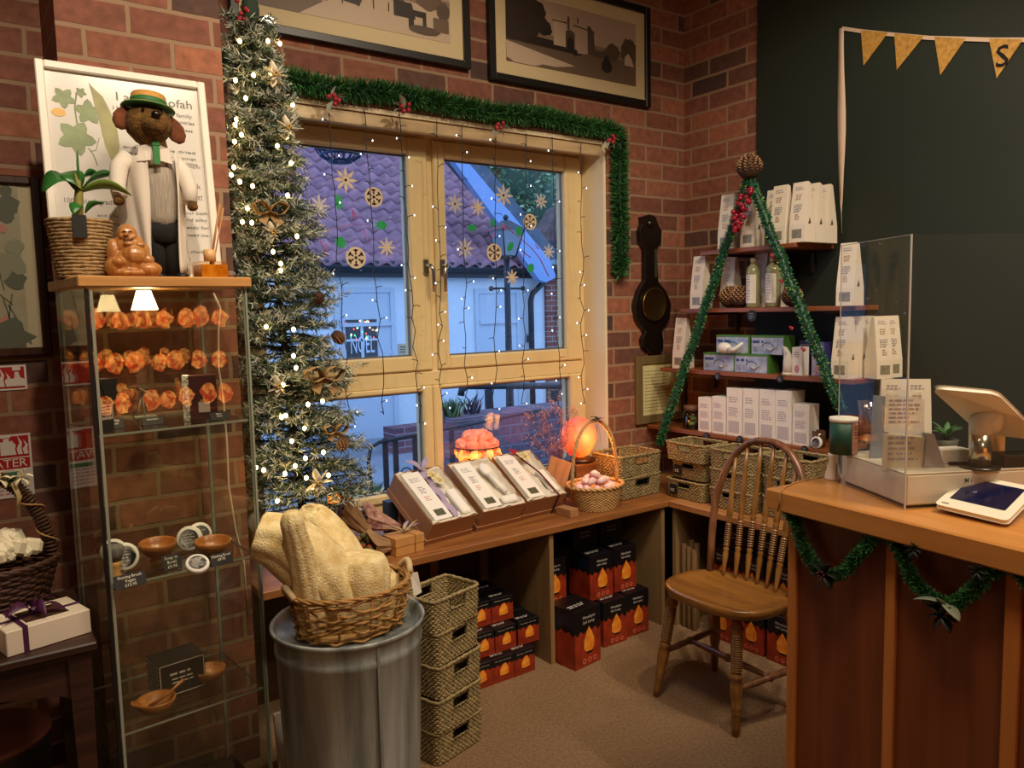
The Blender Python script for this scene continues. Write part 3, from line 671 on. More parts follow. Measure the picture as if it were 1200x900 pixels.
stroke(((90, 108), (88, 125), (92, 150), (90, 178), (94, 205)), .004); stroke(((104, 172), (110, 180), (115, 193)), .003); stroke(((117, 160), (113, 175), (107, 176)), .002)
q = [(104, 95), (112, 104), (121, 112), (130, 130), (138, 150), (141, 170), (138, 186), (132, 189), (124, 170), (118, 145), (111, 120), (107, 105)]
mb.prism([uvp(*p) for p in q][::-1], ZP, ZP+.0005, 2)
cx, cy = uvp(69, 130); mb.prism([(cx+.019*math.cos(2*PI*k/14)*(1 if k % 2 else .85), cy+.012*math.sin(2*PI*k/14)) for k in range(14)], ZP, ZP+.0006, 3)
mb.build('botanical_print', [GRN, GRD, mat('print_gourd', 'a8a468', .5, n=.3, ns=14), mat('print_flower', 'e0b050', .5)], t, world=True)
mb = MB(T=PF)
def ptext(s_, px, py, h, wpx=None, al='l'):
    u, v = uvp(px, py); wd = None
    if wpx: u2, v2 = uvp(px+wpx, py); wd = abs(u2-u)
    mb.text(s_, h, (u, v, ZP+.0002), (1, 0, 0), (0, 1, 0), width=wd, align=al)
ptext('I am a loofah', 137, 116, .036, 88)
for s_, px, py, h, w_ in (('I belong to the gourd family', 133, 127, .017, 92), ('growing in warm countries', 150, 137, .016, 78), ('where I climb the trees', 160, 147, .013, 66), ('and my fruit is dried', 145, 172, .012, 84), ('to make your natural sponge', 150, 180, .012, 80), ('in farming communities', 165, 188, .013, 67), ('while growing old', 205, 194, .011, 30), ('100% biodegradable', 76, 236, .020, 70), ('and I help your skin', 115, 253, .013, 62), ('stay smooth and soft', 112, 262, .012, 64), ('I wash your back', 170, 216, .022, 66), ('Just try it!', 196, 231, .022, 42), ('after your bath', 196, 249, .013, 48), ('warm and silky', 194, 257, .013, 50), ('and be ready for', 192, 266, .013, 54), ('when you need me.', 190, 275, .013, 56), ('the wild loofah', 186, 205, .006, 40), ('so please chuck', 198, 295, .012, 42), ('me and I will', 196, 304, .012, 28), ('dry naturally', 196, 313, .012, 26)): ptext(s_, px, py, h, w_)
mb.build('lettering', mat('poster_ink', '6e6a66', .5), t, world=True)
# potted plant
YP = 2.33
def wp(px, py, y): return at(px, py, 'y', y)
b0 = wp(98, 325, YP); sc_ = (wp(108, 325, YP)-wp(98, 325, YP)).x/10
t = thing('potted_plant', 'leafy green plant in a coiled rope basket with black tag', 'plant', (b0.x, YP+.005, ZT)); bx, by = b0.x, YP+.005
hp_ = wp(98, 258, YP).z-ZT; r0, r1 = 29*sc_, 37*sc_
ROPE = mat('rope', 'b8986a', .9, n=.4, ns=80, bump=.5, bs=200)
mb = MB(); K = 17
for k in range(K): 
    r = r0+(r1-r0)*k/(K-1); mb.tube([((r+.0015*math.sin(j*3.1+k))*math.cos(2*PI*j/40), (r+.0015*math.sin(j*2.3+k))*math.sin(2*PI*j/40), hp_*(k+.5)/K+.001*math.sin(j*.9+k*2)) for j in range(40)], hp_/K*.58, 6, closed=True)
mb.lathe([(0, .002), (r0*.93, .002), (r1*.93, hp_*.9), (0, hp_*.88)], 24); mb.build('basket_pot', [ROPE], t)
mb = MB(); mb.box(-.02, .012, -r1-.012, -r1-.006, hp_-.052, hp_+.004, T=RZ(-4)); mb.build('tag', mat('black_card', '191a18', .7), t)
mb = MB(); mb.tube([(-.005, 0, hp_*.85), (.0, 0, hp_+.03), (.006, 0, hp_+.09), (0, 0, hp_+.12)], [.013, .012, .009, .004], 8); mb.build('stem', mat('plant_stem', '86803c', .6), t)
def leaf(mb, a, b_, w, bend, n=8, m=0, twist=0):
    a = Vector(a); b_ = Vector(b_); d = b_-a; side = d.cross(Vector((0, 0, 1))).normalized(); up = side.cross(d).normalized()
    side = side*math.cos(twist)+up*math.sin(twist)
    vs = []
    for i in range(n+1):
        q = i/n; ww = w*math.sin(PI*min(1, q*.93+.05))**.8; c = a+d*q+up*bend*math.sin(PI*q)
        vs += [c-side*ww+up*ww*.25, c, c+side*ww+up*ww*.25]
    fs = []
    for i in range(n): fs += [(3*i, 3*i+1, 3*i+4, 3*i+3), (3*i+1, 3*i+2, 3*i+5, 3*i+4)]
    mb.add(vs, fs, m, True)
LG = mat('glossy_leaf', '2f7030', .35, n=.35, ns=12); LG2 = mat('lime_leaf', '6c8a3a', .4)
def rel(px, py, dy): p = wp(px, py, YP+dy); return (p.x-bx, p.y-by, p.z-ZT)
for a, e, w_, bd, m_ in (((94, 222, 0), (49, 226, -.02), .036, .03, LG), ((95, 222, 0), (118, 206, .03), .022, .02, LG), ((95, 225, 0), (154, 229, -.03), .02, .02, LG2), ((96, 222, 0), (134, 205, .05), .026, .01, LG), ((92, 225, 0), (66, 205, .04), .03, .02, LG), ((96, 240, 0), (86, 252, -.03), .014, .01, LG), ((100, 250, .01), (122, 238, .0), .012, .01, LG), ((93, 212, 0), (91, 176, 0), .007, 0, LG)):
    mb = MB(); leaf(mb, rel(*a), rel(*e), w_, bd, twist=.5); mb.build('leaf', m_, t, solid=.0012)
# carved laughing figure
YBd = 2.27; c = wp(154, 323, YBd); t = None
def wb(px, py, dy=0): p = wp(px, py, YBd+dy); return Vector((p.x, p.y, p.z+(ZT-c.z)))
kx = sc_*.98; mb = MB()
zb = ZT
def eb(px, h, rx, ry, rz, dy=0, f=None): mb.ball((wp(px, 300, YBd).x, YBd+dy, zb+h), (rx, ry, rz), 16, f=f)
eb(154, .045, .052, .038, .040); eb(152, .082, .040, .030, .036); eb(156, .058, .036, .036, .030, -.012)          # body, chest, belly
eb(134, .028, .026, .032, .028, -.005); eb(172, .022, .034, .034, .022, -.012); eb(150, .012, .048, .038, .014, -.01)  # knees and robe
eb(133, .064, .017, .022, .038); eb(167, .066, .020, .020, .030, .0); eb(171, .045, .016, .016, .016, -.025)    # arms
eb(136, .040, .014, .014, .012, -.034); eb(150, .086, .014, .01, .008, -.028); eb(162, .084, .014, .01, .008, -.028)
eb(150, .113, .026, .024, .025, -.004); eb(150, .101, .022, .020, .016, -.010); eb(150, .128, .017, .017, .012, -.002)  # head, jowl, crown
eb(147, .109, .006, .006, .005, -.029); eb(140, .109, .006, .006, .014, .0); eb(160, .109, .006, .006, .014, .0)
eb(143, .106, .008, .007, .007, -.021); eb(156, .106, .008, .007, .007, -.021)
fig = mb.build('carved_figurine', wood('boxwood', '9a6030', 'c48a4c', 'z', .35, 14, coat=.3), origin=(c.x, YBd, ZT))
md = fig.modifiers.new('r', 'REMESH'); md.mode = 'VOXEL'; md.voxel_size = .0018; md.use_smooth_shade = True
md = fig.modifiers.new('s', 'SMOOTH'); md.factor = .5; md.iterations = 2
props(fig, 'small carved wooden seated laughing figure between plant and toy dog', 'figurine')
mb = MB(); x_ = wp(149, 300, YBd).x
mb.tube([(x_-.011, YBd-.028, zb+.099), (x_-.004, YBd-.032, zb+.096), (x_+.005, YBd-.032, zb+.096), (x_+.012, YBd-.027, zb+.1)], .0016, 5)
for s_ in (-1, 1): mb.tube([(x_+s_*.012, YBd-.025, zb+.117), (x_+s_*.007, YBd-.028, zb+.119), (x_+s_*.002, YBd-.028, zb+.117)], .0012, 5)
mb.build('face_carving', mat('carve_dark', '4a2810', .7), fig, world=True)
# toy dog
YD = 2.385; ZD = ZT; cx0 = wp(186, 300, YD).x; kk = (wp(196, 250, YD)-wp(186, 250, YD)).x/10
def dz(py): return wp(186, py, YD).z
FUR = mat('plush_fur', '8c642c', 1, n=.6, ns=55, bump=1, bs=260); EARF = mat('ear_fur', '7a4428', 1, n=.4, ns=40, bump=.5)
def dx(px): return wp(px, 200, YD).x
dog = thing('toy_dog', 'plush brown dog in straw boater, white coat and black trousers', 'stuffed toy', (cx0, YD, ZD))
mb = MB(); hc = (dx(176), YD-.015, dz(151)); hw = 28*kk; hh = (dz(125)-dz(177))/2
def headf(d): return 1-.20*max(0, -d.z)*(abs(d.x)+.3)
mb.ball(hc, (hw, hw*.95, hh), 24, f=headf); mb.ball((hc[0]+.005, hc[1]-hw*.8, hc[2]-.004), (hw*.55, hw*.5, hw*.42), 16)
for v in mb.v:
    q = mnoise.noise(v*70)*.003; v += (v-Vector(hc)).normalized()*q
mb.tube([(dx(186), YD, dz(190)), (dx(180), YD-.005, dz(165))], .035, 12)
hd = mb.build('head', FUR, dog, world=True)
for s_, px0, px1, y0, y1 in ((-1, 154, 141, 132, 157), (1, 199, 213, 138, 167)):
    mb = MB(); a = Vector((dx(px0), YD-.01, dz(y0))); e = Vector((dx(px1), YD-.02, dz(y1)))
    n = 8; vs = []
    mb.tube([a.lerp(e, q) for q in (0, .25, .5, .8, 1)], [.013, .023, .027, .022, .009], 12, flat=.4, up=(1, 0, 0)); mb.build('ear', EARF, dog, world=True)
mb = MB(); mb.ball((dx(179)-.001, hc[1]-hw*1.27, dz(144)), (.013, .010, .010), 12); mb.build('nose', mat('nose_black', '120c0a', .25), dog, world=True)
mb = MB(); nx = dx(179); mb.tube([(nx, hc[1]-hw*1.25, dz(147)), (nx, hc[1]-hw*1.24, dz(151)), (nx-.006, hc[1]-hw*1.2, dz(153))], .0012, 5); mb.tube([(nx, hc[1]-hw*1.24, dz(151)), (nx+.006, hc[1]-hw*1.2, dz(153))], .0012, 5); mb.build('mouth', mat('nose_black'), dog, world=True)
for px in (166, 188):
    mb = MB(); mb.ball((dx(px), hc[1]-hw*.86, dz(137)), .0045, 8); mb.build('eye', mat('eye_glass', '0a0604', .1), dog, world=True)
mb = MB(T=TR((dx(177), YD-.012, dz(132))) @ RX(-4) @ RY(5)); br = 30*kk
mb.lathe([(0, 0), (br, .001), (br*1.01, .004), (br, .006), (br*.68, .007), (br*.66, .038), (br*.62, .042), (0, .043)], 30); hat = mb.build('hat', mat('straw', 'd09a4c', .8, n=.3, ns=80, stretch=(1, 1, 6)), dog, world=True)
mb = MB(T=TR((dx(177), YD-.012, dz(132))) @ RX(-4) @ RY(5)); mb.lathe([(br*.69, .0075), (br*.692, .026), (br*.67, .0262), (br*.67, .0072)], 30); mb.lathe([(br*.99, .0), (br*1.03, .003), (br*.99, .0065)], 30); mb.build('hat_band', mat('band_green', '2c6a34', .6), hat, world=True)
mb = MB(); mb.lathe([(.032, dz(268)-.002), (.043, dz(255)), (.046, dz(225)), (.042, dz(200)), (.028, dz(188)), (0, dz(182))], 24, T=TR((dx(186), YD, 0)), sy=.75)
for i, v in enumerate(mb.v):
    a = math.atan2(v.y-YD, v.x-dx(186)); v += Vector((math.cos(a), math.sin(a), 0))*.0012*math.sin(a*40)
mb.build('waistcoat', mat('knit_grey', 'b0a698', .9, col2='8c8274', ns=60, stretch=(6, 6, .3)), dog, world=True)
mb = MB()
for s_ in (-1, 1): mb.tube([(dx(186)+s_*.019, YD, dz(262)), (dx(186)+s_*.021, YD, dz(290)), (dx(186)+s_*.022, YD-.002, ZD+.008)], [.028, .026, .028], 14)
mb.lathe([(.044, dz(285)), (.046, dz(272)), (.042, dz(264))], 20, T=TR((dx(186), YD, 0)), sy=.75); mb.build('trousers', mat('black_cloth', '141414', .95), dog, world=True)
for s_ in (-1, 1):
    mb = MB(); mb.ball((dx(186)+s_*.03+.006, YD-.028, ZD+.010), (.022, .03, .0098), 12); mb.build('shoe', BLK, dog, world=True)
COAT = mat('white_cotton', 'ded4c6', .85, n=.06, ns=9)
mb = MB()
def coatside(s_, x_in, x_out, zt, zb_, m=0):
    def fn(u, v):
        x = x_in+(x_out-x_in)*u+.004*math.sin(v*5+u*9); z = zt+(zb_-zt)*v-.03*u*(1-v)
        y = YD-.042+.075*u**1.6+.004*math.sin(u*13+v*4); return (x*(1)-s_*.0*v, y, z)
    mb.grid(fn, 12, 14)
coatside(-1, dx(169), dx(140), dz(182), dz(318)); coatside(1, dx(201), dx(217), dz(182), dz(322))
def back(u, v): a = PI*u; r = .068; return (dx(182)+r*math.cos(a)*(.8+.25*v), YD+.0+.05*math.sin(a)*(.8+.3*v), dz(184)+(dz(318)-dz(184))*v)
mb.grid(back, 16, 10)
mb.build('coat', COAT, dog, world=True, solid=.003)
for s_, pts, rr in ((-1, ((150, 186, 0), (139, 200, -.01), (134, 222, -.03), (135, 236, -.045)), [.021, .024, .021, .019]), (1, ((203, 186, 0), (214, 202, -.01), (218, 222, -.03), (216, 238, -.045)), [.021, .024, .021, .019])):
    mb = MB(); mb.tube([(dx(a), YD+d_, dz(b)) for a, b, d_ in pts], rr, 14); mb.build('sleeve', COAT, dog, world=True)
    e = pts[-1]; mb = MB(); mb.ball((dx(e[0])-.004*s_*-1, YD+e[2]-.008, dz(e[1]+5)), (.015, .015, .013), 12); mb.build('paw', FUR, dog, world=True)
mb = MB(); mb.lathe([(.036, dz(196)), (.04, dz(186)), (.030, dz(172)), (.026, dz(170))], 18, T=TR((dx(179), YD-.006, 0)), sy=.85); mb.build('shirt', COAT, dog, world=True)
for s_ in (-1, 1):
    mb = MB(); x_ = dx(179); mb.add([(x_+s_*.004, YD-.038, dz(172)), (x_+s_*.038, YD-.03, dz(176)), (x_+s_*.045, YD-.036, dz(194)), (x_+s_*.012, YD-.045, dz(192))], [(0, 1, 2, 3)], 0); mb.build('collar', COAT, dog, world=True, solid=.003)
mb = MB(); x_ = dx(180); mb.box(x_-.009, x_+.009, YD-.052, YD-.047, dz(197), dz(172), c=.001); mb.box(x_-.011, x_+.011, YD-.054, YD-.044, dz(176), dz(170), c=.003); mb.build('tie', mat('tie_green', '2f7a3c', .6), dog, world=True)
# reed diffuser
YR = 2.30; c = wp(247, 323, YR); k2 = (wp(257, 323, YR)-c).x/10
t = thing('reed_diffuser', 'square amber reed diffuser bottle at the right end of cabinet top', 'diffuser', (c.x, YR, ZT), CA)
hwid = 18*k2*.92; hgt = 20*k2
AMB = mat('amber_oil', 'b06a14', .05, spec=.8, col2='d89a30', ns=30)
mb = MB(); mb.box(-hwid, hwid, -hwid, hwid, 0, hgt, c=.002); mb.build('bottle', glassy('bottle_glass', 'fff2e0', .06), t)
mb = MB(); mb.box(-hwid+.003, hwid-.003, -hwid+.003, hwid-.003, .003, hgt*.82); mb.build('oil', AMB, t)
mb = MB(); mb.lathe([(.016, hgt+.0005), (.017, hgt+.034), (.004, hgt+.036)], 18); mb.build('stopper', wood('pale_wood', 'c89a60', 'e0b880', 'z'), t)
for i, (ex, ey) in enumerate(((.036, 0), (.042, .01), (.032, -.006), (.048, .004))):
    mb = MB(); mb.tube([(-.006+i*.003, 0, hgt*.3), (ex, ey, hgt+.165-.004*i)], .0018, 6); mb.build('reed', wood('reed', 'a8703c', 'c89058', 'z'), t)
# ---------------------------------------------------------------- notices on the recess wall
YN = YW-.001
def wq(px, py): return at(px, py, 'y', YN)
def wallrect(mb, pts, d0, d1, m=0):
    q = [wq(*p) for p in pts]; x0 = min(p.x for p in q); x1 = max(p.x for p in q); z0 = min(p.z for p in q); z1 = max(p.z for p in q)
    mb.box(x0, x1, YN-d1, YN-d0, z0, z1, m); return x0, x1, z0, z1
# framed map
a = wq(45, 209); bq = wq(46, 416); x1 = a.x; x0 = x1-.62; z1 = a.z; z0 = bq.z
t = thing('framed_print', 'dark framed drawing with cream mount at the left edge', 'picture', ((x0+x1)/2, YN-.015, z0))
mb = MB(); fw = .026
for q in ((x0, x0+fw, z0, z1), (x1-fw, x1, z0, z1), (x0+fw, x1-fw, z0, z0+fw), (x0+fw, x1-fw, z1-fw, z1)): mb.box(q[0], q[1], YN-.03, YN-.002, q[2], q[3], c=.004)
mb.build('frame', wood('walnut', '2a140c', '4a281a', 'z', .35), t, world=True)
mb = MB(); mb.box(x0+fw, x1-fw, YN-.014, YN-.004, z0+fw, z1-fw); mb.build('mount', mat('cream_mount', 'b8ac8c', .7), t, world=True)
mb = MB(); mx1 = wq(26, 300).x; mx0 = x0+fw+.05; mz0 = wq(20, 402).z; mz1 = wq(20, 215).z
mb.box(mx0, mx1, YN-.0155, YN-.0142, mz0, mz1)
R = random.Random(4)
BL_ = [0]
def blob(cx, cz, r, m, n=14, sq=1): BL_[0] += 1; mb.poly([(cx+r*R.uniform(.7, 1.2)*math.cos(-2*PI*k/n), YN-.0160-BL_[0]*.00015, cz+sq*r*R.uniform(.7, 1.2)*math.sin(-2*PI*k/n)) for k in range(n)], m)
for px, py, r, m in ((6, 225, .02, 1), (9, 240, .03, 1), (4, 252, .03, 1), (22, 350, .05, 2), (10, 310, .05, 2), (18, 330, .03, 1), (5, 382, .03, 3), (12, 395, .06, 1), (22, 405, .02, 1), (16, 290, .025, 2), (2, 268, .014, 3)):
    p = wq(px, py)
    if p.x+r*1.2 < x1-fw: blob(p.x, p.z, r, m)
for k in range(9):
    s0 = wq(R.uniform(-30, 18), R.uniform(260, 380)); e = s0+Vector((R.uniform(-.06, .06), 0, R.uniform(-.14, -.05))); mb.add([(s0.x, YN-.0175, s0.z), (s0.x+.004, YN-.0175, s0.z), (e.x+.004, YN-.0175, e.z), (e.x, YN-.0175, e.z)], [(0, 1, 2, 3)], 1, False)
mb.build('drawing', [mat('map_paper', 'a8a284', .7, n=.15, ns=9), mat('map_ink', '5c6050', .7), mat('map_wash', '8a8c74', .7), mat('map_rose', 'b88070', .7)], t, world=True)
t0 = wq(52, 289); e = wq(54, 403); mb = MB(); mb.box(t0.x-.045, t0.x, YN-.003, YN, e.z, t0.z)
o = mb.build('leaflet', mat('leaflet_white', 'c8c4b8', .6)); props(o, 'narrow white leaflet with blue panel beside the dark framed drawing', 'notice')
mb = MB(); za, zb2 = wq(45, 303).z, wq(47, 372).z; mb.box(t0.x-.044, t0.x-.018, YN-.0045, YN-.0032, zb2, za); mb.box(t0.x-.03, t0.x-.02, YN-.0055, YN-.0046, zb2+.03, zb2+.06, 1); mb.box(t0.x-.036, t0.x-.028, YN-.0045, YN-.0032, wq(47, 397).z, wq(47, 384).z, 2)
mb.build('printing', [mat('panel_blue', '1c3a78', .5), mat('pale', 'c8c8c8', .6), mat('sign_red', 'b01c18', .45)], o, world=True)
RED = mat('sign_red', 'b01c18', .45); SW = mat('sign_white', 'dcd4cc', .5)
def flame(mb, x, z, s_, y, m=0):
    for k, (ox, hh_) in enumerate(((-.28, .8), (.0, 1.0), (.26, .75))):
        pts = [(x+s_*(ox-.1), z), (x+s_*(ox-.16), z+s_*.3), (x+s_*(ox-.02), z+s_*hh_*.6), (x+s_*(ox-.1), z+s_*hh_), (x+s_*(ox+.1), z+s_*hh_*.62), (x+s_*(ox+.05), z+s_*.3), (x+s_*(ox+.1), z)]
        mb.poly([(p[0], y-.0002*k, p[1]) for p in pts], m)
a = wq(30, 427); e = wq(31, 456); mb = MB(); L_ = wq(-40, 440).x; mb.box(L_, a.x, YN-.003, YN, e.z, a.z)
o = mb.build('fire_alarm_sign', SW); props(o, 'red fire alarm call point sign with flames and a hand', 'sign')
mb = MB(); mb.box(L_+.005, a.x-.006, YN-.0036, YN-.003, e.z+.006, a.z-.006); mb.build('red_field', RED, o, world=True)
mb = MB(); flame(mb, wq(2, 440).x, e.z+.012, .062, YN-.0042)
hx, hz = wq(20, 452).x, e.z+.012
mb.poly([(hx-.022, YN-.0056, hz), (hx+.022, YN-.0056, hz), (hx+.026, YN-.0056, hz+.02), (hx+.01, YN-.0056, hz+.028), (hx+.006, YN-.0056, hz+.046), (hx-.004, YN-.0056, hz+.046), (hx-.006, YN-.0056, hz+.025), (hx-.022, YN-.0056, hz+.025)][::-1])
mb.box(hx-.010, hx+.012, YN-.0046, YN-.0043, hz+.05, hz+.062); mb.build('symbols', SW, o, world=True)
a = wq(35, 507); e = wq(39, 580); L_ = wq(-22, 540).x; mb = MB(); mb.box(L_, a.x, YN-.003, YN, e.z, a.z)
o = mb.build('extinguisher_sign', SW); props(o, 'red and white WATER fire extinguisher sign above the dark wicker basket', 'sign')
zm = wq(35, 547).z; mb = MB(); mb.box(L_+.006, a.x-.006, YN-.0036, YN-.003, zm, a.z-.006); mb.build('red_field', RED, o, world=True)
mb = MB(); flame(mb, wq(24, 530).x, zm+.045, .062, YN-.0042); gx = wq(8, 530).x; gz = zm+.045
mb.box(gx-.017, gx+.017, YN-.0058, YN-.0052, gz, gz+.044, c=.0002); mb.box(gx-.008, gx+.008, YN-.0058, YN-.0052, gz+.0442, gz+.054)
mb.box(gx-.025, gx+.012, YN-.0046, YN-.0043, gz+.056, gz+.063); mb.box(L_+.006, a.x-.006, YN-.0042, YN-.0037, zm+.034, zm+.037)
mb.text('WATER', .038, (a.x-.014, YN-.0042, zm+.006), (1, 0, 0), (0, 0, 1), align='r'); mb.build('symbols', SW, o, world=True)
mb = MB(); mb.box(L_+.01, wq(20, 555).x, YN-.0036, YN-.003, e.z+.07, zm-.01); mb.lines((L_+.01, YN-.004, e.z+.06), (1, 0, 0), (0, 0, 1), .1, 5, .012, .005, 1, 3); mb.build('small_print', [mat('sign_green', '3c7a50', .5), mat('pale_pink', 'c89090', .6)], o, world=True)
# ---------------------------------------------------------------- side table with gift boxes and basket
DW = wood('mahogany', '1e0e08', '42241a', 'x', .5)
ZTb = .70; tx1 = .226; tx0 = -.62; ty0 = 2.14; ty1 = 2.62
t = thing('side_table', 'dark mahogany side table with curved apron at lower left', 'table', ((tx0+tx1)/2, (ty0+ty1)/2, 0))
mb = MB(); mb.box(tx0, tx1, ty0, ty1, ZTb-.022, ZTb, c=.004); mb.box(tx0+.012, tx1-.012, ty0+.012, ty1-.012, ZTb-.034, ZTb-.022); mb.build('top', DW, t, world=True)
mb = MB(); n = 24; pts = []
for i in range(n+1): u = i/n; pts.append((tx0+.05+(tx1-tx0-.1)*u, ZTb-.15+.06*math.sin(PI*u)**.5))
mb.prism([(tx0+.05, ZTb-.034)]+[(p[0], p[1]) for p in pts]+[(tx1-.05, ZTb-.034)], -.01, .01, T=TR((0, ty0+.035, 0)) @ RX(90)); mb.box(tx1-.045, tx1-.025, ty0+.05, ty1-.05, ZTb-.14, ZTb-.034); mb.build('apron', DW, t, world=True)
for lx in (tx0+.04, tx1-.04):
    for ly in (ty0+.04, ty1-.04):
        mb = MB(); frustum(mb, lx, ly, .0, .016, ZTb-.034, .026); mb.build('leg', DW, t, world=True)
mb = MB(); mb.box(tx0+.05, tx1-.05, ty0+.05, ty1-.05, .16, .178); mb.build('undershelf', DW, t, world=True)
p = at(14, 855, 'z', .18); t = thing('round_tub', 'dark round tub with red brown rim under the side table', 'tub', (-.02, 2.45, .179))
mb = MB(); mb.lathe([(0, 0), (.14, 0), (.15, .2), (.148, .212), (.14, .2), (0, .19)], 28); mb.build('tub', mat('tub_black', '181210', .5), t)
mb = MB(); mb.lathe([(.150, .205), (.153, .215), (.142, .222), (0, .226)], 28); mb.build('lid', mat('lid_brown', '6a3428', .6), t)
WHB = mat('gift_white', 'e0d2c0', .6); RIB = mat('ribbon_purple', '4a1a44', .5, n=.3, ns=40)
def giftbox(loc, rz, w, d, h, lab, bow=True):
    t = thing('gift_box', lab, 'gift box', loc, rz)
    mb = MB(); mb.box(-w/2, w/2, -d/2, d/2, 0, h, c=.002); mb.build('box', WHB, t)
    mb = MB(); mb.box(-w*.22, w*.3, -d*.3, d*.3, h-.0005, h+.0006); mb.build('window', mat('window_film', '5a4030', .15, n=.3, ns=15), t)
    mb = MB(); mb.box(-w*.28-.006, -w*.28+.006, -d/2-.001, d/2+.001, -.0, h+.002); mb.box(-w/2-.001, w/2+.001, -.008, .004, 0.001, h+.0018); mb.build('ribbon', RIB, t)
    if bow:
        R = random.Random(8); mb = MB()
        for a, l, tw in ((.3, .06, .4), (2.6, .055, -.5), (-.6, .075, .2), (3.6, .08, .5), (1.2, .04, 1), (-1.4, .06, -.9)):
            e = (math.cos(a)*l, math.sin(a)*l, .014+.012*math.sin(a*2)); leaf(mb, (0, 0, .004), e, .014, .022, 8, twist=tw)
        mb.ball((0, 0, .012), (.012, .01, .009), 10)
        for v in mb.v: v += Vector((-.01, .0, h))
        mb.build('bow', RIB, t, solid=.001)
c1 = at(36, 768, 'z', ZTb); c2 = at(112, 745, 'z', ZTb)
giftbox((.112, 2.265, ZTb), math.radians(14), .19, .15, .062, 'white gift box with purple organza bow, right one on the side table')
giftbox((-.088, 2.255, ZTb), math.radians(8), .17, .18, .055, 'plain white gift box cut off by the left edge of view', False)
# dark willow basket
WIL = mat('dark_willow', '4a2818', .6, n=.5, ns=60); bc = Vector((.002, 2.47, ZTb))
t = thing('willow_basket', 'dark brown willow basket with a tall bound handle', 'basket', tuple(bc))
mb = MB(); per = ell_per(.13, .10, .175, .13, 0, .15); weave(mb, per, .0, .15, 17, 44, .004, .0052, wob=.004, flat=1); mb.lathe([(0, .002), (.12, .002), (.12, .008), (0, .008)], 24, sy=.78)
for k in range(3): mb.tube([((.178+.004*math.sin(j*1.6+k*2))*math.cos(2*PI*j/48), (.133+.004*math.sin(j*1.6+k*2))*math.sin(2*PI*j/48), .155+.005*math.cos(j*1.6+k*2)) for j in range(48)], .005, 6, closed=True)
mb.build('body', WIL, t)
mb = MB(); hpts = [Vector((.165*math.cos(a), 0, .13+.27*math.sin(a))) for a in [PI*i/30 for i in range(31)]]
mb.tube(hpts, .013, 8)
for k in range(75):
    a = PI*(k+.5)/75; c_ = Vector((.165*math.cos(a), 0, .13+.27*math.sin(a))); tn = Vector((-.165*math.sin(a), 0, .27*math.cos(a))).normalized(); b_ = tn.cross(Vector((0, 1, 0)))
    mb.tube([c_+(b_*math.cos(q)+Vector((0, 1, 0))*math.sin(q))*.016 for q in [2*PI*j/8 for j in range(8)]], .0035, 5, closed=True, m=0)
tw = []
for i in range(90):
    a = PI*i/89; c_ = Vector((.165*math.cos(a), 0, .13+.27*math.sin(a))); tn = Vector((-.165*math.sin(a), 0, .27*math.cos(a))).normalized(); b_ = tn.cross(Vector((0, 1, 0))); q = i*.55; tw.append(c_+(b_*math.cos(q)+Vector((0, 1, 0))*math.sin(q))*.021)
mb.tube(tw, .0025, 5, m=1); mb.build('handle', [WIL, mat('pale_twine', 'a87c50', .7)], t)
R = random.Random(11); SOAPW = mat('white_soap', 'd8d0b8', .55, sss=.2)
for i in range(44):
    a = R.uniform(0, 2*PI); r = .13*math.sqrt(R.uniform(0, 1)); p = bc+Vector((r*math.cos(a), r*.75*math.sin(a), .170+.085*(1-r/.14)+R.uniform(0, .02)))
    if i == 0:
        mb = MB(); mb.box(-.02, .02, -.017, .017, -.013, .013, c=.008); s0 = mb.build('rough_white_crystal', SOAPW, origin=(0, 0, 0)); s0.location = p; s0.rotation_euler = (1, .4, .2); props(s0, 'rough white crystal piled in the dark willow basket', 'crystal', 'white crystals in the willow basket')
    else: dup(s0, p, rot=(R.uniform(0, 3), R.uniform(0, 3), R.uniform(0, 3)), scale=R.uniform(.8, 1.3))
hp0 = at(14, 563, 'y', bc.y); t = thing('fabric_flowers', 'white flowers with dark ribbon tied on the willow basket handle', 'flower', (hp0.x, bc.y-.02, hp0.z))
R = random.Random(6); mb = MB()
for cx_, cz_ in ((-.03, .012), (.02, .01)):
    for k in range(6):
        a = 2*PI*k/6; leaf(mb, (cx_, -.01, cz_), (cx_+.028*math.cos(a), -.02, cz_+.028*math.sin(a)), .010, .006, 5)
mb.build('petals', mat('petal_white', 'e0d8b8', .6), t, solid=.001)
mb = MB()
for k in range(5): leaf(mb, (0, 0, 0), (R.uniform(-.05, .05), -.01, R.uniform(-.03, .03)), .008, .003, 5)
mb.build('leaves', mat('leaf_a'), t, solid=.001)
mb = MB(); mb.tube([(0, -.01, 0), (.012, -.015, -.04), (.005, -.015, -.07)], [.006, .007, .003], 6, flat=.3); mb.build('ribbon', mat('pale_ribbon', 'b8a070', .6), t)
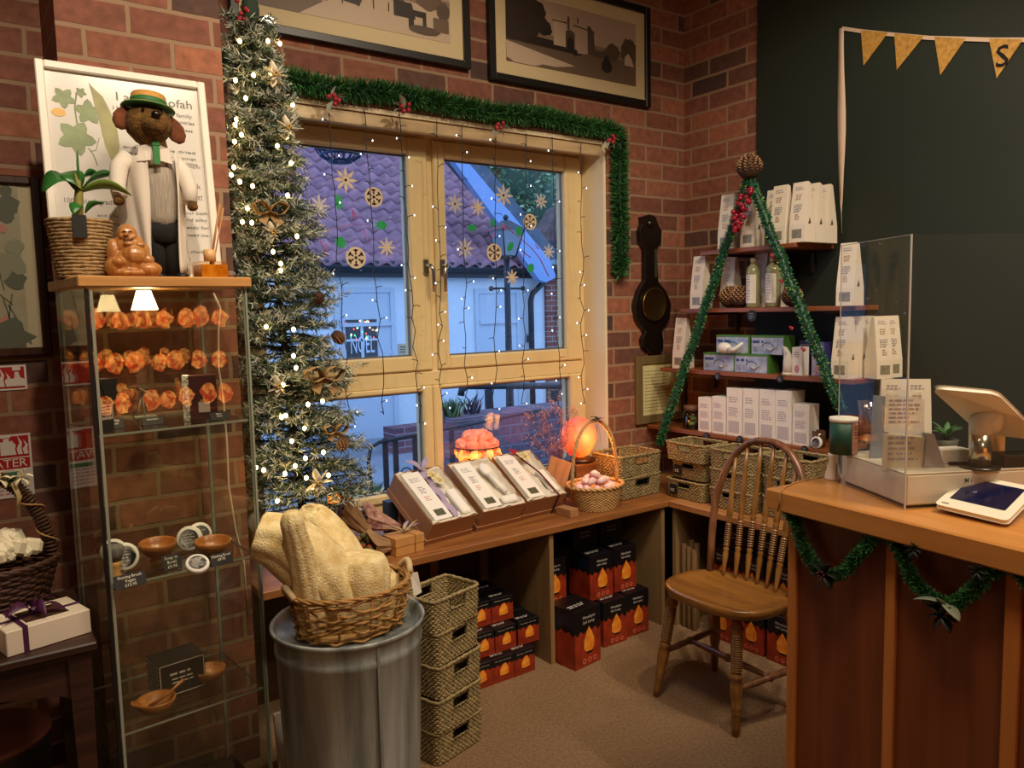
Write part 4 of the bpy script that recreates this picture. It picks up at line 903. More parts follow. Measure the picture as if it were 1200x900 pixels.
# ================================================================ benches
BW = wood('bench_oak', '7a4a26', 'a06a3a', 'x', .4); BW2 = wood('bench_oak_y', '946034', 'b88450', 'y', .45); MDF = wood('mdf_panel', '7d6240', '94764e', 'z', .6, 5)
ZB = .6
t = thing('window_bench', 'long wooden display bench running below the window', 'bench', (1.7, 2.72, 0))
mb = MB(); mb.box(.745, 3.245, 2.498, 2.945, ZB-.03, ZB, c=.003); mb.build('worktop', BW, t, world=True)
for x in (1.30, 1.957, 2.62):
    mb = MB(); mb.box(x-.011, x+.011, 2.515, 2.94, 0, ZB-.031); mb.build('upright', MDF, t, world=True)
for x in (1.62, 1.88):
    mb = MB(); mb.box(x-.02, x+.02, 2.915, 2.94, 0, ZB-.031); mb.build('back_post', MDF, t, world=True)
mb = MB(); mb.box(.75, 3.24, 2.941, 2.948, 0, ZB-.031); mb.build('back_panel', wood('dark_back', '3a2414', '4e3320', 'x'), t, world=True)
t = thing('side_bench', 'wooden bench along the green wall holding seagrass baskets', 'bench', (2.95, 1.9, 0))
mb = MB(); mb.box(2.64, 3.235, 1.0, 2.497, ZB-.03, ZB, c=.003); mb.build('worktop', BW2, t, world=True)
for y in (1.02, 2.482):
    mb = MB(); mb.box(2.66, 3.2, y-.01, y+.01, 0, ZB-.031); mb.build('upright', MDF, t, world=True)
# ================================================================ tinsel and garlands
TIN = [mat('tinsel_green', '2a6430', .5), mat('tinsel_dark', '173f20', .55), mat('tinsel_light', '4c8644', .45)]
def tinsel(mb, pts, r, n, seed=1, w=.0035, mats=(0, 0, 1, 2), wobble=0):
    R = random.Random(seed); pts = [Vector(p) for p in pts]; ls = [(b-a).length for a, b in zip(pts, pts[1:])]; tot = sum(ls)
    mb.tube(pts, r*.35, 6, 1)
    for i in range(n):
        d = R.uniform(0, tot); k = 0
        while d > ls[k] and k < len(ls)-1: d -= ls[k]; k += 1
        a, b = pts[k], pts[k+1]; c = a.lerp(b, d/ls[k]); ax = (b-a).normalized()
        v = Vector((R.gauss(0, 1), R.gauss(0, 1), R.gauss(0, 1))); v = (v-ax*v.dot(ax)*.6).normalized()
        e = c+v*r*R.uniform(.75, 1.12); s_ = v.cross(Vector((R.gauss(0, 1), R.gauss(0, 1), R.gauss(0, 1)))).normalized()*w
        mb.add([c-s_, c+s_, e+s_*.5, e-s_*.5], [(0, 1, 2, 3)], R.choice(mats), False)
GY = 2.915
t = thing('window_garland', 'bushy green tinsel garland draped along the top and right of the window', 'garland', (1.7, GY, 2.36))
mb = MB(); pts = [(.745, GY, 2.40)]+[(x, GY, 2.375+.012*math.sin(x*9)) for x in (1.0, 1.25, 1.5, 1.75, 2.0, 2.25, 2.5)]+[(2.66, GY, 2.375), (2.735, GY, 2.355), (2.745, GY, 2.28)]+[(2.742+.004*math.sin(z*11), GY, z) for z in (2.15, 2.0, 1.85, 1.75, 1.665)]
pts = [Vector(p) for p in pts]; mb2 = mb; tinsel(mb, pts, .052, 15000, 3, .0026); mb.build('tinsel', TIN, t, world=True)
BERR = mat('berry_red', '9c2430', .3); SILV = mat('silver_leaf', 'a8a898', .5)
def berry_sprig(p, s_, par, seed=1, nb=5):
    R = random.Random(seed); q = MB(); q2 = MB()
    for i in range(nb): q.ball(Vector(p)+Vector((R.uniform(-1, 1), -.6, R.uniform(-.8, .8)))*s_*.4, s_*.18, 8)
    for i in range(4):
        a = R.uniform(0, 2*PI); leaf(q2, p, Vector(p)+Vector((math.cos(a), -.2, math.sin(a)))*s_, s_*.25, s_*.1, 5)
    q.build('berries', BERR, par, world=True); q2.build('sprig_leaves', [SILV], par, world=True)
for px, py in ((390, 118), (473, 127), (584, 148), (714, 163)): p = at(px, py, 'y', 2.865); berry_sprig(p, .055, t, px)
# ================================================================ curtain of fairy lights
WIRE = mat('wire_black', '15181c', .5); BULBC = mat('cool_bulb', 'eaf2ff', .2, emit='dfeaff', es=4.5)
t = thing('curtain_lights', 'curtain of hanging black wire fairy lights with cool white bulbs', 'fairy lights', (1.7, 2.935, 2.33))
bulbm = MB(); bulbm.ball((0, 0, 0), (.0026, .0026, .004), 8)
R = random.Random(21); firstb = None
for px0, pyt, pyb, pxb in ((385, 128, 500, 410), (427, 128, 492, 452), (468, 132, 498, 492), (512, 142, 494, 518), (541, 146, 478, 546), (581, 152, 474, 580), (617, 156, 470, 612), (647, 160, 472, 655), (681, 168, 470, 683)):
    a = at(px0, pyt, 'y', 2.935); b_ = at(pxb, pyb, 'y', 2.935); x = a.x; xb = b_.x
    mb = MB(); z = a.z; pts = [(x, 2.935, z)]; side = 1; tips = []
    while z > b_.z+.03:
        z -= R.uniform(.05, .075); f = (a.z-z)/(a.z-b_.z); k = .004 if z > 1.75 else .014
        pp = (x+(xb-x)*f+R.uniform(-k, k), 2.935+R.uniform(-.003, .003), z); pts.append(pp)
        if R.random() < .8:
            side = -side if R.random() < .8 else side; e = (pp[0]+side*R.uniform(.018, .034), 2.93, z+R.uniform(-.006, .016)); mb.tube([pp, ((pp[0]+e[0])/2, 2.93, (pp[2]+e[2])/2+.004), e], .0017, 5); tips.append(e)
    mb.tube(pts, .0019, 5)
    st = mb.build('strand', WIRE, t, world=True)
    for e in tips:
        if R.random() < .62:
            if firstb is None: bo = bulbm.build('bulb', BULBC, st); firstb = bo
            else: bo = firstb.copy(); COL.objects.link(bo); bo.parent = st
            bo.location = Vector(e)-t.location
# ================================================================ pictures above the window
def sepia_picture(x0, x1, z0, z1, lab, kind):
    t = thing('framed_photograph', lab, 'picture', ((x0+x1)/2, YW-.02, z0)); fw = .032; y = YW-.002
    mb = MB()
    for q in ((x0, x0+fw, z0, z1), (x1-fw, x1, z0, z1), (x0+fw, x1-fw, z0, z0+fw), (x0+fw, x1-fw, z1-fw, z1)): mb.box(q[0], q[1], y-.03, y, q[2], q[3], c=.003)
    mb.build('frame', mat('black_frame', '15100e', .4), t, world=True)
    mb = MB(); mb.box(x0+fw, x1-fw, y-.014, y-.004, z0+fw, z1-fw); mb.build('mount', mat('mount_ivory', 'd8c498', .6), t, world=True)
    m_ = .062; X0, X1, Z0, Z1 = x0+fw+m_, x1-fw-m_, z0+fw+m_, z1-fw-m_; W_, H_ = X1-X0, Z1-Z0
    mb = MB(); mb.box(X0, X1, y-.0152, y-.0142, Z0, Z1, 0)
    lay = [0]
    def P(pts, m): lay[0] += 1; mb.poly([(X0+W_*u, y-.0154-.00012*lay[0], Z0+H_*v) for u, v in pts][::-1], m)
    R = random.Random(17)
    def cloud(cu, cv, ru, rv, m, n=40, clip=1):
        mb_ = []
        for k in range(n):
            a = -2*PI*k/n; mb_.append((min(.999, max(.001, cu+ru*math.cos(a)*R.uniform(.86, 1.1))), min(.999, max(.001, cv+rv*math.sin(a)*R.uniform(.86, 1.1)))))
        lay[0] += 1; mb.poly([(X0+W_*u, y-.0154-.00012*lay[0], Z0+H_*v) for u, v in mb_], m)
    if kind == 0:
        P([(0, .52), (0, 1), (1, 1), (1, .5)], 1)                                          # sky
        P([(0, 0), (0, .42), (1, .36), (1, 0)], 3); P([(0, .05), (0, .3), (.5, .12), (.35, .05)], 2)
        cloud(.12, .75, .16, .34, 5, 50); cloud(.06, .55, .1, .2, 5, 30); cloud(.27, .6, .06, .12, 5, 24)
        P([(0, .32), (0, .46), (.55, .42), (.55, .3)], 5)
        P([(.34, .38), (.34, .74), (.36, .77), (.42, .77), (.43, .74), (.43, .38)], 2); P([(.50, .32), (.50, .76), (.53, .8), (.62, .78), (.65, .7), (.66, .36)], 1); P([(.60, .34), (.60, .78), (.62, .78), (.65, .7), (.66, .36)], 4)
        P([(.43, .36), (.43, .62), (.46, .66), (.50, .62), (.50, .36)], 4); P([(.44, .36), (.44, .5), (.465, .56), (.49, .5), (.49, .36)], 5)
        P([(.445, .66), (.445, .85), (.46, .85), (.46, .66)], 4); P([(.52, .78), (.52, .86), (.53, .86), (.53, .78)], 4)
        P([(.33, .735), (.33, .755), (.44, .755), (.44, .735)], 4); P([(.49, .73), (.49, .75), (.66, .71), (.66, .69)], 4)
        P([(.64, .34), (.64, .44), (.72, .44), (.72, .34)], 4)
        cloud(.8, .46, .06, .14, 4, 24); cloud(.94, .52, .07, .22, 4, 30); cloud(.74, .4, .03, .07, 4, 16); cloud(.75, .22, .045, .11, 5, 20); cloud(.75, .32, .02, .08, 5, 14); cloud(.50, .33, .02, .05, 5, 12)
        P([(.9, .3), (.9, .42), (.93, .5), (.96, .42), (.98, .3)], 2)
        P([(.0, .06), (.0, .2), (.25, .04), (.2, .0), (.05, .0)], 2)
    else:
        P([(0, .6), (0, 1), (1, 1), (1, .55)], 1); P([(0, 0), (0, .5), (1, .42), (1, 0)], 2); P([(0, 0), (0, .42), (.32, .2), (.2, 0)], 3)
        P([(0, .42), (0, .95), (.35, .95), (.35, .4)], 4)
        for k in range(5): P([(.03+k*.065, .62), (.03+k*.065, .8), (.055+k*.065, .8), (.055+k*.065, .62)], 5)
        P([(.2, .32), (.2, .52), (.45, .5), (.52, .36), (.5, .24)], 5); P([(.55, .42), (.55, .6), (.74, .62), (.74, .4)], 4); P([(.6, .45), (.6, .72), (.615, .72), (.615, .45)], 5)
        P([(.68, .22), (.68, .42), (.78, .42), (.8, .22)], 5); P([(.76, .1), (.76, .3), (.78, .34), (.86, .34), (.86, .1), (.84, .1), (.84, .26), (.79, .26), (.79, .1)], 5)
        cloud(.88, .52, .08, .14, 3, 30); cloud(.96, .4, .04, .12, 4, 20); P([(.9, .12), (.9, .3), (.99, .3), (.99, .12)], 3); cloud(.85, .1, .09, .06, 4, 20)
        for k in range(7): P([(.25+k*.08, .2+.01*k), (.25+k*.08, .36), (.255+k*.08, .36), (.255+k*.08, .2+.01*k)], 5)
    mb.build('print', [mat('sepia_mid', '8f7a66', .5), mat('sepia_sky', 'b8a08c', .5), mat('sepia_light', 'c8b298', .5), mat('sepia_grass', '6e5a48', .5), mat('sepia_dark', '5a4a3c', .5), mat('sepia_black', '2c221c', .5)], t, world=True)
    mb = MB(); mb.box(x0+fw*.8, x1-fw*.8, y-.021, y-.0195, z0+fw*.8, z1-fw*.8); mb.build('glazing', glassy('picture_glass', 'ffffff', .03), t, world=True)
sepia_picture(.87, 1.885, 2.537, 3.03, 'black framed sepia photograph of a street, left of the two above the window', 1)
sepia_picture(1.985, 2.97, 2.515, 3.005, 'black framed sepia photograph of a castle gatehouse, right of the two above the window', 0)
# ================================================================ window decals
def uvwin(px, py): return at(px, py, 'y', 3.1265)
WOODC = mat('decal_wood', 'd0bea4', .7); WOODP = mat('decal_pale', 'c0bab8', .7); DG = mat('decal_green', '1f9a5a', .5); DRD = mat('decal_red', 'c0405c', .6)
def flake(px, py, d, kind, lab, m):
    p = uvwin(px, py); r = d*.0033; mb = MB(T=TR(p) @ RX(90))
    if kind == 0:
        for k in range(8):
            a = 2*PI*k/8; c_, s_ = math.cos(a), math.sin(a); T = RZ(math.degrees(a)); mb.prism([(r*.1, -r*.06), (r*.55, -r*.14), (r, 0), (r*.55, r*.14), (r*.1, r*.06)], 0, .0012, T=T)
        mb.lathe([(r*.12, 0), (r*.26, 0), (r*.26, .0014), (r*.12, .0014), (r*.12, 0)], 16, smooth=False)
    elif kind == 1:
        mb.lathe([(r*.78, 0), (r, 0), (r, .0014), (r*.78, .0014), (r*.78, 0)], 20, smooth=False)
        for k in range(6): mb.prism([(0, -r*.09), (r*.82, -r*.16), (r*.82, r*.16), (0, r*.09)], 0, .0012, T=RZ(60*k))
        for k in range(6): mb.prism([(r*.45, -r*.22), (r*.6, -r*.22), (r*.6, r*.22), (r*.45, r*.22)], 0, .0013, T=RZ(60*k))
    else:
        for k in range(8): mb.prism([(r*.15, -r*.1), (r*.6, -r*.12), (r*.95, -r*.05), (r, 0), (r*.95, r*.05), (r*.6, r*.12), (r*.15, r*.1)], 0, .0012, T=RZ(45*k))
        mb.lathe([(r*.16, .0), (r*.3, 0), (r*.3, .0016), (r*.16, .0016)], 14, smooth=False)
    props(mb.build('snowflake_decal', m, origin=tuple(p)), lab, 'decal', 'wooden snowflakes stuck on the window')
for a in ((405, 211, 17, 0, 'spiky wooden snowflake on left pane, topmost of that pane', WOODC), (374, 241, 14, 2, 'pale snowflake on left pane close to the tree', WOODP), (438, 231, 13, 1, 'round wooden snowflake on left pane, right of the red scribble', WOODC), (417, 302, 14, 1, 'round wooden snowflake on left pane just above the gutter', WOODC), (453, 290, 13, 2, 'small petal snowflake on left pane near the window handle', WOODC),
    (533, 239, 15, 0, 'pale snowflake at the left edge of the right pane, upper one', WOODP), (560, 243, 13, 2, 'tan snowflake on right pane over purple tiles, second from left', WOODC), (590, 229, 18, 0, 'large spiky snowflake on right pane over the blue barge board', WOODP), (634, 236, 13, 0, 'small snowflake on right pane over the trees', WOODP), (621, 260, 12, 1, 'round tan snowflake on right pane below the trees', WOODC), (545, 291, 16, 0, 'large pale snowflake on right pane above the gutter', WOODP), (579, 296, 13, 1, 'round wooden snowflake in front of the street lantern', WOODC), (600, 325, 12, 2, 'tan flower shaped snowflake just below the lantern', WOODC), (643, 295, 12, 2, 'pale snowflake at the right edge of the right pane', WOODP)): flake(*a)
def holly(px, py, w_, h_, rot, lab):
    p = uvwin(px, py); n = 16; pts = []; rx, rz = w_*.0036, h_*.0036
    for k in range(n): a = 2*PI*k/n; q = 1 if k % 2 else .8; pts.append((rx*q*math.cos(a), rz*q*math.sin(a)))
    mb = MB(T=TR(p) @ RX(90) @ RZ(rot)); mb.prism(pts, 0, .001); props(mb.build('holly_leaf_decal', DG, origin=tuple(p)), lab, 'decal', 'green holly leaves on the window')
for a in ((397, 237, 5, 10, 0, 'tall green holly leaf on left pane beside the fairy light wire'), (447, 264, 8, 6, 0, 'wide green holly leaf on left pane, right side'), (399, 284, 8, 7, -40, 'green holly leaf at lower left of the left pane'), (553, 267, 8, 5, 0, 'wide green holly leaf at left of right pane'), (577, 261, 4, 6, 0, 'small green holly leaf above the street lantern'), (608, 271, 6, 7, 0, 'green holly leaf on right pane, right of the lantern top'), (598, 289, 5, 8, -30, 'slanting green holly leaf over the lantern glass'), (622, 314, 6, 7, -30, 'lowest green holly leaf on the right pane')): holly(*a)
def scribble(segs, lab):
    mb = MB()
    for s_ in segs: mb.tube([uvwin(*p)+Vector((0, -.0005, 0)) for p in s_], .0042, 5, flat=.25, up=(0, 1, 0))
    props(mb.build('red_drawing', DRD), lab, 'decal')
scribble([[(364, 274), (380, 271), (395, 268), (410, 263), (432, 263)], [(412, 245), (416, 254), (420, 256), (413, 246), (414, 258)], [(426, 268), (429, 276), (427, 282), (433, 280), (430, 284)], [(374, 280), (378, 290), (384, 296), (382, 284)], [(361, 258), (363, 257)]], 'red drawn bow and stems on the left window pane')
scribble([[(570, 272), (580, 268), (592, 264), (600, 272), (612, 281), (622, 290), (632, 302), (643, 324)], [(574, 274), (577, 280), (580, 272)], [(590, 262), (592, 270), (588, 266)], [(608, 304), (614, 296), (622, 302), (612, 294)], [(627, 286), (631, 292)]], 'red drawn stems and bows on the right window pane')
# ================================================================ flocked tree
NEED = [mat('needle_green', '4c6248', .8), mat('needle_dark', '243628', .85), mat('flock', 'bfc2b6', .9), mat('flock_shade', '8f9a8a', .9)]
TB = Vector((.965, 2.70, .82)); TTp = Vector((.872, 2.72, 2.50))
t = thing('flocked_christmas_tree', 'slim snow flocked artificial Christmas tree between brick pier and window', 'tree', (TB.x+.01, TB.y, ZB))
mb = MB(); mb.tube([(TB.x+.01, TB.y, ZB+.02), tuple(TB), tuple(TTp)], [.018, .016, .006], 8); mb.lathe([(0, 0), (.09, 0), (.085, .02), (.02, .03)], 16, T=TR((TB.x+.01, TB.y, ZB+.0005))); mb.build('trunk', mat('tree_trunk', '2c2a22', .9), t, world=True)
R = random.Random(33)
def clampt(p): return Vector((max(p.x, .752), min(p.y, 2.93), p.z))
mb = MB(); NB = 400
for i in range(NB):
    q = (i+.5)/NB; zq = q**.9; c = TB.lerp(TTp, zq); Rr = .275*(1-zq)+.075*zq
    a = i*2.39996+R.uniform(-.3, .3); ln = Rr*R.uniform(.72, 1.12); dirv = Vector((math.cos(a), math.sin(a), R.uniform(-.25, .18)))
    tip = clampt(c+dirv*ln); mb.tube([c, c.lerp(tip, .6)+Vector((0, 0, .01)), tip], [.004, .003, .0015], 4, 1)
    tw = [(c.lerp(tip, .15), tip)]
    for k in range(5):
        b0 = c.lerp(tip, .35+.13*k); dd = (tip-c).normalized(); sd = dd.cross(Vector((0, 0, 1))).normalized()*(1 if k % 2 else -1); tw.append((b0, clampt(b0+(dd*.7+sd*R.uniform(.5, .9)+Vector((0, 0, R.uniform(-.3, .4))))*ln*.36)))
    for b0, e in tw:
        L_ = (e-b0).length
        if L_ < .01: continue
        ax = (e-b0).normalized(); n = int(L_/.0032)+4
        for j in range(n):
            u = j/n; p = b0.lerp(e, u); v = Vector((R.gauss(0, 1), R.gauss(0, 1), R.gauss(0, 1))); v = (v-ax*v.dot(ax)).normalized(); nd = (v*.85+ax*.65).normalized(); l = R.uniform(.016, .027)
            s_ = nd.cross(Vector((R.gauss(0, 1), R.gauss(0, 1), R.gauss(0, 1)))).normalized()*.0016
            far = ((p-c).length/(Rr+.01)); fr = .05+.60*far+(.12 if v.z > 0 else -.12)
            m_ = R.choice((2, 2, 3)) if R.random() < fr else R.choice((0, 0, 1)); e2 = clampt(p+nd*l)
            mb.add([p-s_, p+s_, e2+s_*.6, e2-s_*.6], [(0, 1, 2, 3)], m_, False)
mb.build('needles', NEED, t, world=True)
def onTree(px, py, k=.95):
    """point on the near side of the tree's envelope"""
    d = ray(px, py).normalized(); best = None; p = EYE.copy()
    for i in range(400):
        p = EYE+d*(1.9+i*.003); zq = min(1, max(0, (p.z-TB.z)/(TTp.z-TB.z))); c = TB.lerp(TTp, zq); Rr = (.275*(1-zq)+.075*zq)*k; rr = math.hypot(p.x-c.x, p.y-c.y)
        if rr < Rr: return p
        if best is None or rr < best[0]: best = (rr, p.copy())
    return best[1]
WARMB = mat('warm_bulb', 'ffe6b0', .2, emit='ffcf80', es=22)
t = thing('tree_string_lights', 'warm white string lights wound round the flocked tree', 'fairy lights', (TB.x, TB.y, 1.5))
bpx = [(281, 48), (314, 48), (328, 51), (297, 88), (276, 94), (288, 115), (317, 85), (343, 123), (277, 140), (276, 146), (283, 158), (275, 166), (325, 171), (336, 160), (274, 196), (341, 191), (281, 213), (271, 205), (337, 229), (296, 218), (290, 244), (295, 261), (284, 260), (348, 277), (320, 295), (329, 317), (329, 309), (312, 383), (344, 386), (344, 417), (347, 431), (332, 451), (361, 474), (335, 487), (330, 489), (357, 502), (342, 517), (379, 530), (358, 537), (346, 546), (334, 555), (309, 551), (359, 560), (367, 571), (325, 587), (378, 470), (385, 557), (300, 548)]
mb = MB(); tp = []
for px, py in bpx: tp.append(onTree(px, py, 1.02))
pp = sorted(tp, key=lambda v: -v.z); cab_ = []
for a, b_ in zip(pp, pp[1:]):
    zq = ((a.z+b_.z)/2-TB.z)/(TTp.z-TB.z); c = TB.lerp(TTp, min(1, max(0, zq))); m_ = (a+b_)/2; cab_ += [a, m_.lerp(c, .35)]
cab_.append(pp[-1]); mb.tube(cab_, .0012, 4); mb.build('cable', mat('cable_green', '1c3322', .6), t, world=True)
bm_ = MB(); bm_.ball((0, 0, 0), (.0066, .0066, .008), 8); fb = None
for p in tp:
    if fb is None: fb = bo = bm_.build('bulb', WARMB, t)
    else: bo = fb.copy(); COL.objects.link(bo); bo.parent = t
    bo.location = p-t.location
def cone_mesh(name, r, h, mats=None, parent=None, n=12, rows=9, mm=None):
    mb = MB(); mb.lathe([(0, 0), (r*.5, h*.02), (r*.8, h*.2), (r*.9, h*.42), (r*.7, h*.72), (r*.35, h*.93), (0, h)], 16)
    for k in range(rows+2):
        v = (k+.5)/(rows+2); q_ = math.sin(PI*v)**.62; rr = r*.93*q_*(1-.12*v)+.001; z = h*v; m_ = max(5, int(n*q_+2)); dh = h/(rows+2)*1.05; sl_ = (v-.5)*r*.5
        for j in range(m_):
            a = 2*PI*(j+.5*(k % 2))/m_; dw = PI/m_*.98; T = TR((0, 0, z)) @ Matrix.Rotation(a, 4, 'Z')
            L_ = (rr*math.cos(dw), -rr*math.sin(dw), 0); R_ = (rr*math.cos(dw), rr*math.sin(dw), 0); B_ = (rr+sl_*.3, 0, -dh); U_ = (rr-sl_*.3, 0, dh); A_ = (rr+r*.16, 0, dh*.35)
            mb.add([L_, B_, R_, U_, A_], [(0, 1, 4), (1, 2, 4)], 0, False, T); mb.add([L_, U_, A_, R_], [(1, 0, 2), (3, 1, 2)], 1, False, T)
    for k in range(0):
        v = (k+.3)/rows; rr = r*math.sin(PI*(.12+.82*v)**.9)*.95+.001; z = h*v; m_ = max(6, int(n*rr/r)+3)
        for j in range(m_):
            a = 2*PI*(j+.5*(k % 2))/m_; w = rr*4.4/m_; up = .35+.5*v
            T = TR((0, 0, z)) @ Matrix.Rotation(a, 4, 'Z') @ TR((rr*.62, 0, 0)) @ Matrix.Rotation(-up*.7, 4, 'Y')
            mb.add([(0, -w*.5, 0), (rr*.30, -w*.55, 0), (rr*.42, 0, .002), (rr*.30, w*.55, 0), (0, w*.5, 0), (rr*.3, 0, h*.06)], [(0, 1, 5), (1, 2, 5), (2, 3, 5), (3, 4, 5), (0, 5, 4)], 0, False, T)
            mb.add([(rr*.30, -w*.4, h*.015), (rr*.46, 0, .0), (rr*.30, w*.4, h*.015), (rr*.34, 0, h*.05)], [(0, 1, 3), (1, 2, 3)], 1, False, T)
    return mb
CONEM = [mat('cone_brown', '3c2416', .8), mat('cone_tip', '9a7450', .8)]
def poinsettia(px, py, s_, lab, k=1.08):
    p = onTree(px, py, k); t = thing('poinsettia', lab, 'flower', tuple(p), 0, 'white poinsettias on the tree'); R = random.Random(px); mb = MB()
    for lay, n, l in ((0, 7, 1), (1, 5, .6)):
        for j in range(n): a = 2*PI*j/n+lay*.4; leaf(mb, (0, -.003-.006*lay, 0), (s_*l*math.cos(a), -.012-.012*lay, s_*l*math.sin(a)), s_*.24*l+.002, -.004, 6)
    mb.build('petals', mat('petal_pearl', 'd8cfb8', .5), t, solid=.0008); mb = MB()
    for j in range(6): mb.ball((.006*math.cos(j), -.022, .006*math.sin(j)), .004, 6)
    mb.build('stamens', mat('gold', 'c8a860', .4, .8), t)
poinsettia(321, 88, .045, 'white poinsettia on the tree near its top'); poinsettia(336, 150, .04, 'white poinsettia on the tree beside the window head'); poinsettia(318, 272, .035, 'white poinsettia on the tree below the burlap bow'); poinsettia(325, 452, .038, 'white poinsettia on the tree level with the window transom'); poinsettia(372, 565, .05, 'largest white poinsettia low on the tree above the loofahs')
for px, py, sc2, lab in ((374, 343, .8, 'pine cone on the tree beside the left window pane, upper one'), (391, 389, .9, 'pine cone at the right edge of the tree, lower one'), (402, 512, .9, 'pine cone low on the right of the tree')):
    p = onTree(px, py, 1.05); o = cone_mesh('c', .024*sc2, .055*sc2, n=8, rows=7).build('pine_cone', CONEM, origin=(0, 0, 0)); o.location = p; o.rotation_euler = (PI*.8, .3, px); props(o, lab, 'pine cone', 'pine cones on the tree')
BUR = mat('burlap', 'a88758', .9, n=.3, ns=120)
for px, py, s_, lab in ((315, 248, .06, 'tan burlap bow on the upper tree left of the snowflakes'), (378, 442, .07, 'tan burlap bow on the tree in front of the window transom'), (392, 505, .045, 'small tan burlap loop at the right of the lower tree')):
    p = onTree(px, py, 1.0); mb = MB()
    for a0, l in ((.3, 1), (2.8, 1), (-.9, .9), (-2.2, .8)):
        d = Vector((math.cos(a0), -.3, math.sin(a0))); c1 = p+d*s_*l; sd = Vector((-math.sin(a0), 0, math.cos(a0)))*s_*.4
        if abs(a0) > .8 and a0 < 0: mb.add([p-sd*.3, p+sd*.3, c1+sd*.6, c1-sd*.6], [(0, 1, 2, 3)])
        else:
            pts = [p+d*s_*l*q+sd*math.sin(q*PI*1.0)*.9*sg for sg, qs in ((1, (0, .3, .6, .9, 1)), (-1, (.9, .6, .3, 0))) for q in qs]
            up = Vector((0, -1, 0))*s_*.35; mb.add([q+up for q in pts]+[q-up for q in pts], [(i, i+1, len(pts)+i+1, len(pts)+i) for i in range(len(pts)-1)], 0, True)
    props(mb.build('burlap_bow', BUR, solid=.0015), lab, 'bow')
p = onTree(286, 10, 1); mb = MB(); R = random.Random(9)
for i in range(14): mb.ball(p+Vector((R.uniform(-.03, .03), R.uniform(-.02, .02), R.uniform(-.05, .05))), .008, 8, m=0)
mb.ball(p+Vector((.02, 0, .0)), (.03, .03, .05), 10, m=1); props(mb.build('berry_cluster', [BERR, mat('needle_dark')]), 'dark red berry cluster at the very top of the tree', 'berries')
# ================================================================ things on the window bench
KRAFT = mat('kraft_box', 'a87850', .75, n=.08, ns=30); KRAFT2 = mat('kraft_tan', 'c08a4c', .75, n=.1, ns=30); TISS = mat('tissue', 'd6cfc0', .8, n=.05); CARD = mat('white_card', 'eae6de', .55); INKG = mat('ink_grey', '9a94a0', .6); PINKI = mat('ink_pink', 'c07a80', .6)
def seaview(mb, x0, x1, z, y0, y1): pass
def packet(parent, T, w, l, th, seed):
    """flat white printed packet with a small window near its foot"""
    mb = MB(T=T); mb.box(0, w, 0, l, 0, th, c=.001); b_ = mb.build('carton', CARD, parent)
    mb = MB(T=T); mb.lines((w*.18, l*.86, th+.0005), (1, 0, 0), (0, 1, 0), w*.6, 3, l*.035, l*.014, 0, seed); mb.lines((w*.3, l*.66, th+.0005), (1, 0, 0), (0, 1, 0), w*.4, 4, l*.04, l*.02, 0, seed+1); mb.lines((w*.3, l*.46, th+.0005), (1, 0, 0), (0, 1, 0), w*.35, 3, l*.035, l*.014, 1, seed+2); mb.build('print', [INKG, PINKI], b_)
    mb = MB(T=T); mb.box(w*.25, w*.78, l*.07, l*.2, th*.6, th+.0006); mb.build('window', mat('seed_window', '6a6850', .3, n=.6, ns=150), b_)
hb = None; HW, HL, HH = .225, .30, .105; TIL = 33
specs = ((1.42, 2.575, 7, 'left of the three open kraft gift boxes tilted on the bench, with lilac ribbon'), (1.672, 2.605, 4, 'middle of the three open kraft gift boxes tilted on the bench, with pale brush'), (1.912, 2.63, 3, 'right of the three open kraft gift boxes, crossed by a dark red ribbon'))
ROSE = mat('cream_rose', 'd8c890', .7); LILAC = mat('lilac', 'a898b8', .6, n=.2, ns=30)
